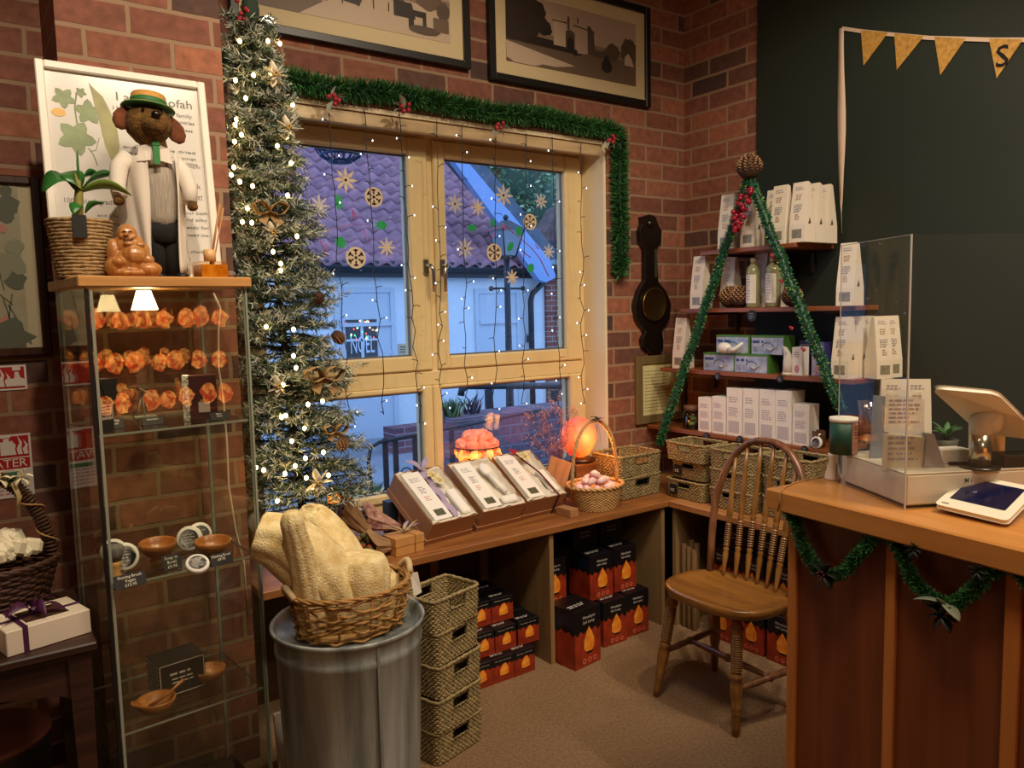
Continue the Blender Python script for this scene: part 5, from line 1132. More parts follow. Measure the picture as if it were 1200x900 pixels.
for i, (x, y, a, lab) in enumerate(specs):
    t = thing('kraft_hamper', lab, 'gift box', (x, y, ZB), math.radians(a)); T0 = TR((0, HH*math.sin(math.radians(TIL))*.62, .0)) @ RX(TIL); th = .003
    T0 = TR((0, .0415, .0030)) @ RX(TIL)
    mb = MB(T=T0); mb.box(0, HW, 0, HL, 0, th); mb.box(0, th, 0, HL, th, HH); mb.box(HW-th, HW, 0, HL, th, HH); mb.box(th, HW-th, 0, th, th, HH); mb.box(th, HW-th, HL-th, HL, th, HH); mb.build('tray', KRAFT, t)
    mb = MB(T=T0); mb.box(-.004, HW+.004, -.004, HL+.004, -.003, .022); mb.build('lid_under', KRAFT, t)
    mb = MB(); mb.box(.02, HW-.02, .235, .25, 0, .10); mb.build('prop', KRAFT, t)
    R = random.Random(i+50); mb = MB(T=T0)
    mb.grid(lambda u, v: (th+.001+(HW-2*th-.002)*u, th+.001+(HL-2*th-.002)*v, HH*.78+.014*mnoise.noise(Vector((u*6+i*9, v*8, 3)))+(.022 if min(u, 1-u, v, 1-v) < .04 else 0)), 22, 28, smooth=False); mb.build('tissue', TISS, t)
    pk = thing('boxed_soap_packet', ('white printed packet in the left tilted gift box', 'white printed packet in the middle tilted gift box', 'white printed packet in the right tilted gift box')[i], 'packet', (x, y, ZB), math.radians(a), 'printed packets in the tilted gift boxes'); packet(pk, T0 @ TR((.018, .012, HH*.80+.006)), .085, HL-.03, .022, i)
    WL = T0
    def top(nm, lab, cat, parts):
        tt = thing(nm, lab, cat, (x, y, ZB), math.radians(a))
        for (pn, m_, fn) in parts:
            mb = MB(T=WL); fn(mb); mb.build(pn, m_, tt)
    def rose(mb, cx, cy, s_=.03, n=3):
        for L2, nn, l in ((0, 6, 1), (1, 5, .7), (2, 4, .42)):
            for j in range(nn): aa = 2*PI*j/nn+L2; leaf(mb, (cx, cy, HH+.004+L2*.004), (cx+s_*l*math.cos(aa), cy+s_*l*math.sin(aa), HH+.012+L2*.006), s_*.42*l, .01, 5)
    if i == 0:
        top('silk_rose', 'cream silk rose on lilac ribbon in the left tilted gift box', 'flower', [('petals', ROSE, lambda mb: (rose(mb, .145, .24, .026), rose(mb, .16, .205, .024)))])
        top('lilac_ribbon', 'lilac sheer ribbon running down the left tilted gift box', 'ribbon', [('band', LILAC, lambda mb: mb.grid(lambda u, v: (.112+.03*u, .012+(HL-.02)*v, HH*.86+.014+.006*math.sin(v*19+u*5)), 6, 30)), ('tails', LILAC, lambda mb: (leaf(mb, (.12, .28, HH+.01), (.06, .33, HH+.03), .014, .01), leaf(mb, (.12, .28, HH+.01), (.16, .32, HH+.04), .012, .01)))])
        top('soap_bar', 'wrapped white soap bar in the left tilted gift box', 'soap', [('bar', CARD, lambda mb: mb.box(.165, .21, .02, .16, HH*.8, HH*.8+.025, c=.006))])
    elif i == 1:
        top('body_brush', 'pale wooden body brush in the middle tilted gift box', 'brush', [('head', CARD, lambda mb: mb.ball((.15, .22, HH+.008), (.028, .04, .018), 14)), ('handle', CARD, lambda mb: mb.tube([(.15, .19, HH+.006), (.16, .13, HH+.004), (.17, .08, HH+.002)], [.014, .01, .012], 10))])
        top('soap_bar', 'small white soap bar below the brush in the middle tilted gift box', 'soap', [('bar', CARD, lambda mb: mb.box(.12, .2, .02, .06, HH*.85, HH*.85+.025, c=.006))])
    else:
        top('silk_rose', 'cream silk rose with dark leaves in the right tilted gift box', 'flower', [('petals', ROSE, lambda mb: rose(mb, .15, .25, .032)), ('leaves', BERR, lambda mb: (leaf(mb, (.11, .27, HH+.01), (.08, .295, HH+.03), .012, .004), leaf(mb, (.11, .27, HH+.01), (.12, .3, HH+.02), .012, .004)))])
        top('red_ribbon', 'dark red ribbon tied around the right tilted gift box', 'ribbon', [('band', mat('ribbon_red', '5a1420', .5), lambda mb: (mb.tube([(.11, HL-.01, HH+.012), (.16, .14, HH+.012), (.175, .0, HH+.004), (.175, -.006, HH), (.175, -.006, .002)], .004, 6)))])
        top('soap_bar', 'white bar at the right edge of the right tilted gift box', 'soap', [('bar', CARD, lambda mb: mb.box(.165, .21, .03, .17, HH*.8, HH*.8+.022, c=.006))])
# risers hidden behind the boxes carry the lamps
RIS = wood('riser', '5c3a20', '7a5230', 'x')
# crystal basket lamp
LX, LY = 1.79, 2.86+.10; ly = 2.97
c = at(560, 545, 'y', ly); LX = c.x
mb = MB(); mb.box(LX-.09, LX+.09, ly-.07, ly+.07, ZB+.0005, c.z-.002, c=.003); props(mb.build('display_riser', RIS), 'wooden riser under the crystal basket lamp behind the gift boxes', 'riser')
t = thing('crystal_basket_lamp', 'wire bowl lamp heaped with glowing orange salt crystals', 'lamp', (LX, ly, c.z)); H0 = at(560, 530, 'y', ly).z-c.z; HT = at(560, 508, 'y', ly).z-c.z; RW = abs(at(587, 525, 'y', ly).x-at(534, 525, 'y', ly).x)/2*.88
mb = MB()
for k in range(18):
    a = 2*PI*k/18; mb.tube([(RW*.55*math.cos(a), RW*.55*math.sin(a), .003), (RW*.97*math.cos(a), RW*.97*math.sin(a), H0+.03)], .0016, 5)
for r, z in ((.55, .004), (.78, H0*.5+.012), (.98, H0+.03)): mb.tube([(RW*r*math.cos(2*PI*k/28), RW*r*math.sin(2*PI*k/28), z) for k in range(28)], .0028, 6, closed=True)
mb.build('wire_bowl', mat('wire_black'), t)
def rock(mb, c, r, seed, m=0):
    R = random.Random(seed); o = Vector((R.uniform(0, 9),)*3); b0 = len(mb.v); mb.ball((0, 0, 0), (r*R.uniform(.8, 1.2), r*R.uniform(.8, 1.2), r*R.uniform(.8, 1.2)), 9, m=m)
    Q = Matrix.Rotation(R.uniform(0, 6), 3, Vector((R.gauss(0, 1), R.gauss(0, 1), R.gauss(0, 1))).normalized())
    for i in range(b0, len(mb.v)):
        v = mb.v[i]; v = v*(1+.45*mnoise.noise(v.normalized()*1.6+o)); mb.v[i] = Q @ v+Vector(c)
    for i in range(len(mb.f)-9*5, len(mb.f)): mb.sm[i] = False
def saltmat(name, base, hot, es, sc=18):
    m, nt, b = newmat(name); L = nt.links.new; tc = N(nt, 'ShaderNodeTexCoord'); n_ = N(nt, 'ShaderNodeTexNoise'); n_.inputs['Scale'].default_value = sc; n_.inputs['Detail'].default_value = 3; L(tc.outputs['Object'], n_.inputs['Vector'])
    cr = N(nt, 'ShaderNodeValToRGB'); cr.color_ramp.elements[0].color = rgb(base); cr.color_ramp.elements[1].color = rgb(hot); cr.color_ramp.elements[0].position = .42; cr.color_ramp.elements[1].position = .66; L(n_.outputs['Fac'], cr.inputs[0])
    L(cr.outputs[0], b.inputs['Emission Color']); b.inputs['Emission Strength'].default_value = es; b.inputs['Base Color'].default_value = rgb('e08a70'); b.inputs['Roughness'].default_value = .45; MC[name] = m; return m
SLOW = saltmat('salt_upper', 'c0402c', 'f07a50', .55, 30); SHOT = saltmat('salt_hot', 'e0380c', 'ffb040', 1.6, 22)
R = random.Random(12); RB = MB(); k = 0
for lay, (z, rr, n, m_) in enumerate(((.03, .55, 7, SHOT), (H0*.8+.012, .72, 9, SHOT), (H0+.035, .68, 9, SLOW), (H0+.07, .45, 6, SLOW), (HT*.93, .12, 3, SLOW))):
    for j in range(n):
        a = 2*PI*j/n+lay*.5; mb = MB(); rock(mb, (RW*rr*math.cos(a), RW*rr*math.sin(a), z), .030 if lay else .03, k); k += 1; mb.build('salt_crystal', m_, t)
# egg shaped lamp
ey = 2.86; c = at(679, 540, 'y', ey); tp_ = at(679, 488, 'y', ey); rw = abs(at(698, 520, 'y', ey).x-at(659, 520, 'y', ey).x)/2*.86
mb = MB(); mb.box(c.x-.08, c.x+.08, ey-.07, ey+.07, ZB+.0005, c.z-.002, c=.003); props(mb.build('display_riser', RIS), 'dark wooden riser under the egg shaped lamp behind the pink soaps', 'riser')
t = thing('salt_lamp', 'large glowing orange egg shaped salt lamp by the window corner', 'lamp', (c.x, ey, c.z))
mb = MB(); mb.lathe([(0, 0), (rw*.8, 0), (rw*.85, .012), (rw*.6, .02), (0, .02)], 24); mb.build('base', mat('lamp_base', '2c160c', .4), t)
mb = MB(); hh_ = tp_.z-c.z; mb.ball((0, 0, .017+hh_*.49), (rw, rw*.9, hh_*.49), 30, f=lambda d: (1-.14*max(0, d.z)**1.5)*(1+.05*mnoise.noise(d*2.2))); mb.build('salt_block', saltmat('egg_salt', 'd42008', 'ff8a24', 1.45, 7), t)
pl = bpy.data.lights.new('salt_lamp_bulb', 'POINT'); pl.energy = 2.2; pl.color = (1, .35, .08); pl.shadow_soft_size = .05; po = bpy.data.objects.new('salt_lamp_bulb', pl); COL.objects.link(po); po.location = (c.x-.02, ey-.17, c.z+.12)
# pink dried flowers
fy = 2.84; t = thing('dried_gypsophila', 'spray of fine pink dried gypsophila in front of the egg lamp', 'flowers', tuple(at(652, 545, 'y', fy))); base = at(655, 550, 'y', fy); R = random.Random(31); mb = MB(); q = MB()
for i in range(46):
    px = R.gauss(650, 17); py = R.uniform(470, 532); px = min(max(px, 618), 700); tip = at(px, py, 'y', fy+R.uniform(-.06, .06)); md = base.lerp(tip, .55)+Vector((R.uniform(-.01, .01), 0, .01)); mb.tube([base, md, tip], .0008, 4)
    for k in range(9):
        e = tip+Vector((R.uniform(-.028, .028), R.uniform(-.02, .02), R.uniform(-.03, .02))); mb.tube([md.lerp(tip, R.uniform(.4, 1)), e], .0005, 3)
        for _ in range(2): q.ball(e+Vector((R.uniform(-.005, .005), 0, R.uniform(-.005, .005))), R.uniform(.0018, .003), 5)
mb.build('stems', mat('stem_mauve', '8a5a58', .8), t, world=True); q.build('blossoms', mat('blossom_pink', 'd89a98', .8), t, world=True)
# pedestal jar holding the spray
mb = MB(T=TR((base.x, base.y, 0))); mb.lathe([(0, ZB+.0005), (.03, ZB+.0005), (.032, base.z+.01), (.027, base.z+.012), (.024, ZB+.02), (0, ZB+.02)], 18); props(mb.build('flower_vase', mat('vase_glass', '5a5048', .2)), 'small dark vase holding the pink dried gypsophila', 'vase')
# wicker handled basket of pink soaps
WK = mat('wicker', 'd0a468', .65, n=.3, ns=60); pc = Vector((2.305, 2.63, ZB))
t = thing('handled_basket', 'round wicker basket with tall hoop handle full of pink soaps', 'basket', tuple(pc)); mb = MB()
rb, rt, hb_ = .10, .134, .105
weave(mb, ell_per(rb, rb*.86, rt, rt*.86, 0, hb_), 0, hb_, 17, 70, .0022, .0036, wob=.0006); mb.lathe([(0, .002), (rb, .002), (rb*.98, .01), (rt*.95, hb_*.92), (rt*.93, hb_*.92), (rb*.9, .014), (0, .014)], 24, sy=.86)
for k in range(2): mb.tube([((rt+.001+.005*math.sin(j*1.9+k*3))*math.cos(2*PI*j/56), (rt*.86+.001+.005*math.sin(j*1.9+k*3))*math.sin(2*PI*j/56), hb_+.002+.005*math.cos(j*1.9+k*3)) for j in range(56)], .0052, 6, closed=True)
mb.build('body', WK, t)
mb = MB(); hz = at(700, 490, 'y', pc.y).z-ZB-.01
def arch(u): a = PI*u; return Vector((rt*1.0*math.cos(a)*(1 if 1 else 0), 0, .09+(hz-.09)*math.sin(a)**.75))
for k in range(3): mb.tube([arch(j/60)+Vector((math.cos(j*1.1+k*2.1)*.0045*math.sin(PI*min(1, j/60)), math.sin(j*1.1+k*2.1)*.006, math.cos(j*1.1+k*2.1)*.0045)) for j in range(61)], .0055, 6)
mb.build('handle', WK, t)
p = arch(.48)+pc; tt = thing('handle_bow', 'grey feather and pink bow tied on the wicker hoop handle', 'bow', tuple(p)); mb = MB()
leaf(mb, (0, -.012, .005), (-.045, -.02, .022), .013, .006); leaf(mb, (0, -.012, .005), (.03, -.02, .008), .01, .004); mb.build('feather', mat('feather_grey', '4a4440', .7), tt, solid=.001)
mb = MB(); leaf(mb, (0, -.012, 0), (.03, -.02, -.016), .008, .008); leaf(mb, (0, -.012, 0), (-.012, -.02, -.05), .005, .002); leaf(mb, (0, -.012, 0), (.01, -.02, -.1), .004, .002); mb.build('pink_ribbon', mat('ribbon_pink', 'c08890', .5), tt, solid=.001)
R = random.Random(14); PNK = mat('soap_pink', 'e0acb0', .6, col2='ecd6d0', ns=30); so = None
for lay, n, rr, z in ((0, 9, .078, .098), (1, 6, .045, .125), (2, 2, .014, .15)):
    for j in range(n):
        a = 2*PI*j/n+lay*.6
        loc = pc+Vector((rr*math.cos(a), rr*.86*math.sin(a), z+R.uniform(-.003, .003)))
        if so is None:
            so = thing('pink_soap', 'marbled pink and white soap heaped in the hoop handled basket', 'soap', (0, 0, 0), 0, 'pink soaps in the wicker basket'); mb = MB()
            mb.ball((0, 0, 0), (.026, .022, .015), 14, f=lambda d: 1+.12*math.cos(5*math.atan2(d.y, d.x))*(1-abs(d.z))); mb.ball((.003, 0, .012), (.014, .013, .006), 10); mb.build('bar', PNK, so); o = so
        else: o = dup(so)
        o.location = loc; o.rotation_euler = (R.uniform(-.5, .5), R.uniform(-.5, .5), R.uniform(0, 6)); 
# cardboard boxes by the spray
def slab(nm, lab, cat, loc, w, d, h, rot, m, c=.001):
    mb = MB(); mb.box(-w/2, w/2, -d/2, d/2, 0, h, c=c); o = mb.build(nm, m, origin=(0, 0, 0)); o.location = loc; o.rotation_euler = [math.radians(a) for a in rot]; return props(o, lab, cat)
p = at(652, 545, 'y', 2.76); slab('cardboard_lid', 'brown cardboard box lid propped upright beside the pink soap basket', 'box', (p.x-.01, 2.78, ZB+.06), .11, .02, .16, (-14, 22, -18), KRAFT)
p = at(659, 606, 'z', ZB); slab('small_kraft_box', 'small brown cardboard box between tilted gift box and soap basket', 'box', (2.115, 2.60, ZB+.0005), .05, .09, .035, (0, 0, 6), KRAFT)
t = thing('string_tied_box', 'tan cardboard gift box tied with string at the left bench end', 'gift box', (1.315, 2.60, ZB+.0005), math.radians(6))
mb = MB(); mb.box(-.062, .062, -.045, .045, 0, .034, c=.001); mb.build('box', KRAFT2, t); mb = MB(); mb.box(-.064, .064, -.047, .047, .035, .068, c=.001); mb.build('lid', KRAFT2, t)
mb = MB(); mb.box(.02, .023, -.0485, .0485, -.0, .0695); mb.build('string', mat('string_brown', '8a5a30', .8), t)
t = thing('dried_grass_sprig', 'sprig of dried grass and lilac ribbon lying on the tied box', 'flowers', (1.315, 2.60, ZB+.07)); mb = MB(); R = random.Random(5)
for i in range(7): leaf(mb, (0, -.01, .004+i*.001), (R.uniform(-.09, .09), R.uniform(-.03, .05), R.uniform(.01, .035)), .005, .004, 4)
mb.build('blades', [mat('dry_grass', 'b8a070', .8)], t, solid=.0008); mb = MB(); leaf(mb, (0, 0, .004), (.08, .02, .02), .008, .006); leaf(mb, (0, 0, .006), (.05, .05, .03), .008, .006); mb.build('ribbon', LILAC, t, solid=.001)
# paper wrapped bunches
def bunch(px, py, z_, rot, ln, lab, m, fl, seed, dy=2.68):
    p = at(px, py, 'z', ZB+.03+z_); t = thing('wrapped_bunch', lab, 'bouquet', tuple(p)); R = random.Random(seed)
    T = RZ(rot) @ RY(dy); mb = MB(T=T)
    n = 22; vs = []; fs = []
    for i in range(5):
        q = i/4
        for j in range(n+1): a = 2*PI*j/n; r = (.012+.045*q)*(1+.12*math.sin(a*7+q*3)); vs.append((r*math.cos(a), r*math.sin(a)*.8, ln*q+(.02*math.sin(a*3) if i == 4 else 0)))
    for i in range(4):
        for j in range(n): fs.append((i*(n+1)+j, i*(n+1)+j+1, (i+1)*(n+1)+j+1, (i+1)*(n+1)+j))
    mb.add(vs, fs, 0, False); mb.build('paper_wrap', m, t, solid=.001)
    mb = MB(T=T)
    for k in range(14): a = R.uniform(0, 6.3); r = R.uniform(0, .04); mb.ball((r*math.cos(a), r*math.sin(a)*.8, ln*R.uniform(.85, 1.1)), R.uniform(.006, .013), 7, m=R.choice(range(len(fl))), f=lambda d: 1+.3*mnoise.noise(d*4))
    mb.build('flower_heads', fl, t)
FD = [mat('fd_rust', '8f3a24', .8), mat('fd_olive', '5c5a2c', .8), mat('fd_cream', 'c8b090', .8)]; PAP = mat('brown_paper', 'a8845c', .8, n=.2, ns=12); FP = mat('floral_paper', 'c8a08c', .7, col2='8a5a58', ns=40)
bunch(436, 628, .0, 165, .19, 'brown paper bunch nearest the tree behind the loofahs', PAP, FD, 1, 42)
bunch(468, 618, .01, 168, .17, 'floral paper bunch in front of the lower left window pane', FP, [mat('fd_red', 'a02c34', .8), mat('fd_white', 'd8d0c8', .8), FD[1]], 2, 66)
bunch(462, 640, 0, -172, .13, 'crumpled brown paper bunch left of the string tied box', PAP, [FD[0], FD[1]], 3, 76)
p = at(391, 583, 'y', 2.72); t = thing('tealight_lamp', 'small glowing orange crystal lamp peeping between tree and paper bunches', 'lamp', (p.x, 2.72, ZB)); mb = MB(); rock(mb, (0, 0, p.z-ZB), .026, 3); mb.build('salt_crystal', SHOT, t); mb = MB(); mb.lathe([(0, .0005), (.03, .0005), (.026, p.z-ZB-.02), (0, p.z-ZB-.015)], 14); mb.build('base', mat('lamp_base'), t)
p = at(463, 592, 'y', 2.85); slab('dark_blue_carton', 'dark blue carton standing behind the left tilted gift box', 'box', (p.x-.005, 2.86, ZB+.0005), .07, .05, p.z-ZB+.02, (0, 0, 5), mat('navy_card', '14202c', .5))
# ================================================================ galvanised bin, basket, loofahs
BC = Vector((.832, 2.0, 0)); ZR = .653
def galv():
    m = mat('galvanised', 'b0b8b6', .45, .25, col2='767e7e', ns=4, stretch=(5, 5, .5), bump=.1, bs=30); return m
t = thing('galvanised_bin', 'tall round galvanised metal bin standing right of the glass cabinet', 'bin', tuple(BC))
mb = MB(); mb.lathe([(0, .0), (.175, .0), (.178, .01), (.19, .30), (.2, .58), (.203, .585), (.203, .6), (.2, .605), (.204, ZR-.012), (.211, ZR-.008), (.213, ZR), (.209, ZR+.005), (.203, ZR), (.199, ZR-.012), (.193, ZR-.03), (0, ZR-.03)], 56); mb.build('body', galv(), t)
mb = MB(); th_ = math.atan2(-1, -.10); mb.box(.183, .2045, -.004, .004, .02, ZR-.012, T=RZ(-92)); mb.build('seam', galv(), t)
WLB = mat('pale_willow', 'b88a4c', .65, n=.35, ns=50); BZ = ZR-.0295; bb = Vector((BC.x+.006, BC.y-.005, BZ))
t = thing('loofah_basket', 'loosely woven pale willow basket of loofahs on the metal bin', 'basket', tuple(bb)); mb = MB(); R = random.Random(4)
PB = ell_per(.145, .112, .170, .138, 0, .13)
weave(mb, PB, .006, .126, 11, 26, .007, .0038, wob=.013, seed=8)
for k in range(11):
    u = (k+.3)/11; x0_, y0_, _, _ = PB(u, .0); x1_, y1_, _, _ = PB(u, .13); mb.tube([(x0_, y0_, 0.004), (x1_, y1_, .132)], .0035, 6)
for k in range(3): mb.tube([((.170+.005*math.sin(j*1.3+k*2))*math.cos(2*PI*j/44), (.138+.005*math.sin(j*1.3+k*2))*math.sin(2*PI*j/44), .13+.004*math.cos(j*1.3+k*2)) for j in range(44)], .004, 6, closed=True)
mb.lathe([(0, .001), (.14, .001), (.14, .007), (0, .007)], 24, sy=.74); mb.build('body', WLB, t)
for s_ in (-1, 1): mb = MB(); mb.tube([(s_*.170+s_*.012*math.sin(PI*i/8), -.035+.07*i/8, .132+.026*math.sin(PI*i/8)) for i in range(9)], .009, 8); mb.build('handle', mat('bound_handle', 'c8b088', .8), t)
LOF = mat('loofah', 'ecdcaa', .95, col2='d4b87c', ns=30, bump=.5, bs=200)
def loofah(path, rad, lab, seed, flatk=1, ribs=9):
    """long ribbed fibrous gourd: tube with ridges; path in world space"""
    pts = [Vector(p) for p in path]
    # resample smoothly
    n = 34; out = []; rr = []
    for i in range(n+1):
        u = i/n*(len(pts)-1); k = min(int(u), len(pts)-2); f = u-k; p0 = pts[max(k-1, 0)]; p1 = pts[k]; p2 = pts[k+1]; p3 = pts[min(k+2, len(pts)-1)]
        out.append(.5*((2*p1)+(-p0+p2)*f+(2*p0-5*p1+4*p2-p3)*f*f+(-p0+3*p1-3*p2+p3)*f**3)); q = i/n*(len(rad)-1); kk = min(int(q), len(rad)-2); rr.append(rad[kk]+(rad[kk+1]-rad[kk])*(q-kk))
    mb = MB(); ns = 64; mb.tube(out, rr, ns); k = 0; off = Vector((seed, 0, 0))
    for i in range(n+1):
        cc = out[i]
        for j in range(ns):
            v = mb.v[i*ns+j]; d = v-cc; a = 2*PI*j/ns
            w = 1+.09*abs(math.cos(a*ribs/2+.4*math.sin(i*.2)))-.045+.025*mnoise.noise(v*22+off)+.06*mnoise.noise(v*7+off)+.012*mnoise.noise(v*90); mb.v[i*ns+j] = cc+d*w
    return props(mb.build('loofah', LOF), lab, 'loofah', 'loofahs in the willow basket')
def W3(px, py, y): return tuple(at(px, py, 'y', y))
loofah([W3(418, 740, 2.0), W3(398, 700, 2.0), W3(365, 660, 2.02), W3(330, 636, 2.05), W3(303, 628, 2.08)], [.05, .07, .084, .082, .072, .062], 'long thick loofah leaning left from the basket towards the cabinet', 1)
loofah([W3(368, 740, 1.99), W3(365, 700, 1.985), W3(354, 655, 1.96), W3(344, 618, 1.94), W3(341, 600, 1.935)], [.032, .046, .045, .036, .031, .030, .018], 'slim pale loofah standing upright at the basket front left', 2)
loofah([W3(436, 700, 2.09), W3(410, 665, 2.11), W3(384, 630, 2.15), W3(364, 606, 2.18), W3(360, 602, 2.18)], [.04, .06, .064, .056, .044, .02], 'loofah lying at the back of the basket just below the tree', 3)
loofah([W3(424, 742, 1.985), W3(425, 715, 1.985), W3(425, 682, 1.98), W3(424, 656, 1.98), W3(424, 647, 1.98)], [.05, .070, .075, .074, .062, .036], 'fat ribbed loofah with its round end up at the basket front right', 4)
loofah([W3(452, 735, 2.02), W3(455, 700, 2.03), W3(452, 678, 2.04), W3(451, 674, 2.04)], [.03, .040, .040, .035, .02], 'small loofah tucked behind the fat one at the basket right end', 5)
mb = MB(); p = Vector((bb.x+.172, bb.y-.03, BZ+.13)); mb.add([p, p+Vector((.02, -.012, 0)), p+Vector((.028, -.018, -.06)), p+Vector((.006, -.01, -.07))], [(0, 1, 2, 3)]); props(mb.build('swing_tag', CARD, solid=.001), 'small white swing tag hanging from the loofah basket handle', 'tag')
p = at(322, 870, 'y', 2.35); slab('white_board', 'white board leaning behind the metal bin beside the cabinet', 'board', (.80, 2.40, .0005), .12, .012, .22, (-8, 0, 4), CARD)
# ================================================================ seagrass baskets
SG = mat('seagrass', 'a89466', .8, col2='6e6040', ns=90, bump=.3, bs=150)
def seagrass(hx, hy, h, rows=13, slot=True, rad=.02, taper=.05):
    t = thing('seagrass_basket', 'x', 'basket', (0, 0, 0)); mb = MB(); per = rect_per(hx, hy, rad, taper, h)
    def gap(u, z):
        if not slot or not (h*.58 < z < h*.86): return False
        x, y, nx, ny = per(u, z); return abs(x) < hx*.30 and abs(y) > hy*.8
    n = 84 if hx+hy < .25 else 100
    weave(mb, per, .002, h-.004, rows, n, .0016, h/rows*.58, gap=gap, flat=.7, wob=.0012, sides=5)
    ring_ = [Vector(per(i/60, h)[:2]+(h-.002+.0015*math.sin(i*2.2),)) for i in range(60)]; mb.tube(ring_, .006, 7, closed=True)
    mb.box(-hx+.004, hx-.004, -hy+.004, hy-.004, .001, .006); mb.build('body', SG, t)
    if slot:
        for s_ in (-1, 1):
            mb = MB(); yy = hy*(1+taper*.7)*s_; z0, z1, xx = h*.56, h*.88, hx*.31
            mb.tube([(-xx, yy, z0), (xx, yy, z0), (xx, yy, z1), (-xx, yy, z1)], .004, 6, closed=True); mb.build('handle_slot', mat('slot_dark', '4a3c22', .8), t)
    return t
sgA = seagrass(.108, .078, .112)
F = at(516, 893, 'z', 0); Rr_ = at(560, 862, 'z', 0); L_ = at(481, 886, 'z', 0); ang = math.atan2(Rr_.y-F.y, Rr_.x-F.x); ca = (Rr_+L_)/2
labs = ['topmost', 'second from the top', 'middle', 'second from the floor', 'bottom']
for i in range(5):
    o = sgA if i == 0 else dup(sgA); k = 4-i; o.location = (ca.x+.003*((i*7) % 3-1), ca.y+.004*((i*5) % 3-1), .0005+k*.1135); o.rotation_euler = (0, 0, ang+.03*((i*3) % 4-1.5))
    props(o, ('topmost open seagrass basket in the tall stack beside the metal bin' if i == 0 else 'seagrass basket in the stack beside the metal bin, %s of the five' % labs[i]), 'basket', 'stacked seagrass baskets beside the bin')
sgB = seagrass(.13, .10, .102, 12)
for i in range(2):
    o = sgB if i == 0 else dup(sgB); o.location = (2.60, 2.735, ZB+.0005+i*.1035); o.rotation_euler = (0, 0, .05-.04*i); props(o, ('lower', 'upper')[i]+' of two wide seagrass baskets in the bench corner behind pink soaps', 'basket', 'corner seagrass baskets')
sgC = seagrass(.11, .085, .087, 11); used = [False]
def sgput(px, k, lab, X=2.80, dz=.0885, s=1, rz=-PI/2, tag=False):
    p = at(px, 590, 'x', 2.72); o = sgC if not used[0] else dup(sgC); used[0] = True; o.location = (X, p.y, ZB+.0005+k*dz); o.rotation_euler = (0, 0, rz); o.scale = (s, s, 1)
    props(o, lab, 'basket', 'seagrass baskets on the side bench')
    if tag:
        tt = thing('basket_label', 'small black label on the '+tag, 'label', (X-.094*s, p.y+.06, ZB+.045+k*dz)); mb = MB(); mb.box(-.002, .002, -.022, .022, -.025, .02); mb.build('card', KR, tt); mb = MB(); mb.lines((-.003, .016, -.006), (0, -1, 0), (0, 0, 1), .03, 2, .008, .004, 0, 4); mb.build('print', INKW, tt)
sgput(803, 0, 'bottom seagrass basket of the left column on the side bench', tag='bottom left seagrass basket of the side bench'); sgput(803, 1, 'middle slightly smaller seagrass basket of the left column on the side bench', s=.9, X=2.82, tag='middle left seagrass basket of the side bench'); sgput(803, 2, 'top seagrass basket of the left column on the side bench')
for k, w_ in enumerate(('bottom', 'second lowest', 'third lowest')): sgput(856, k, w_+' seagrass basket behind the left bow of the chair')
for k, w_ in enumerate(('bottom', 'middle', 'top')): sgput(914, k, w_+' seagrass basket behind the right spindles of the chair', X=2.84)
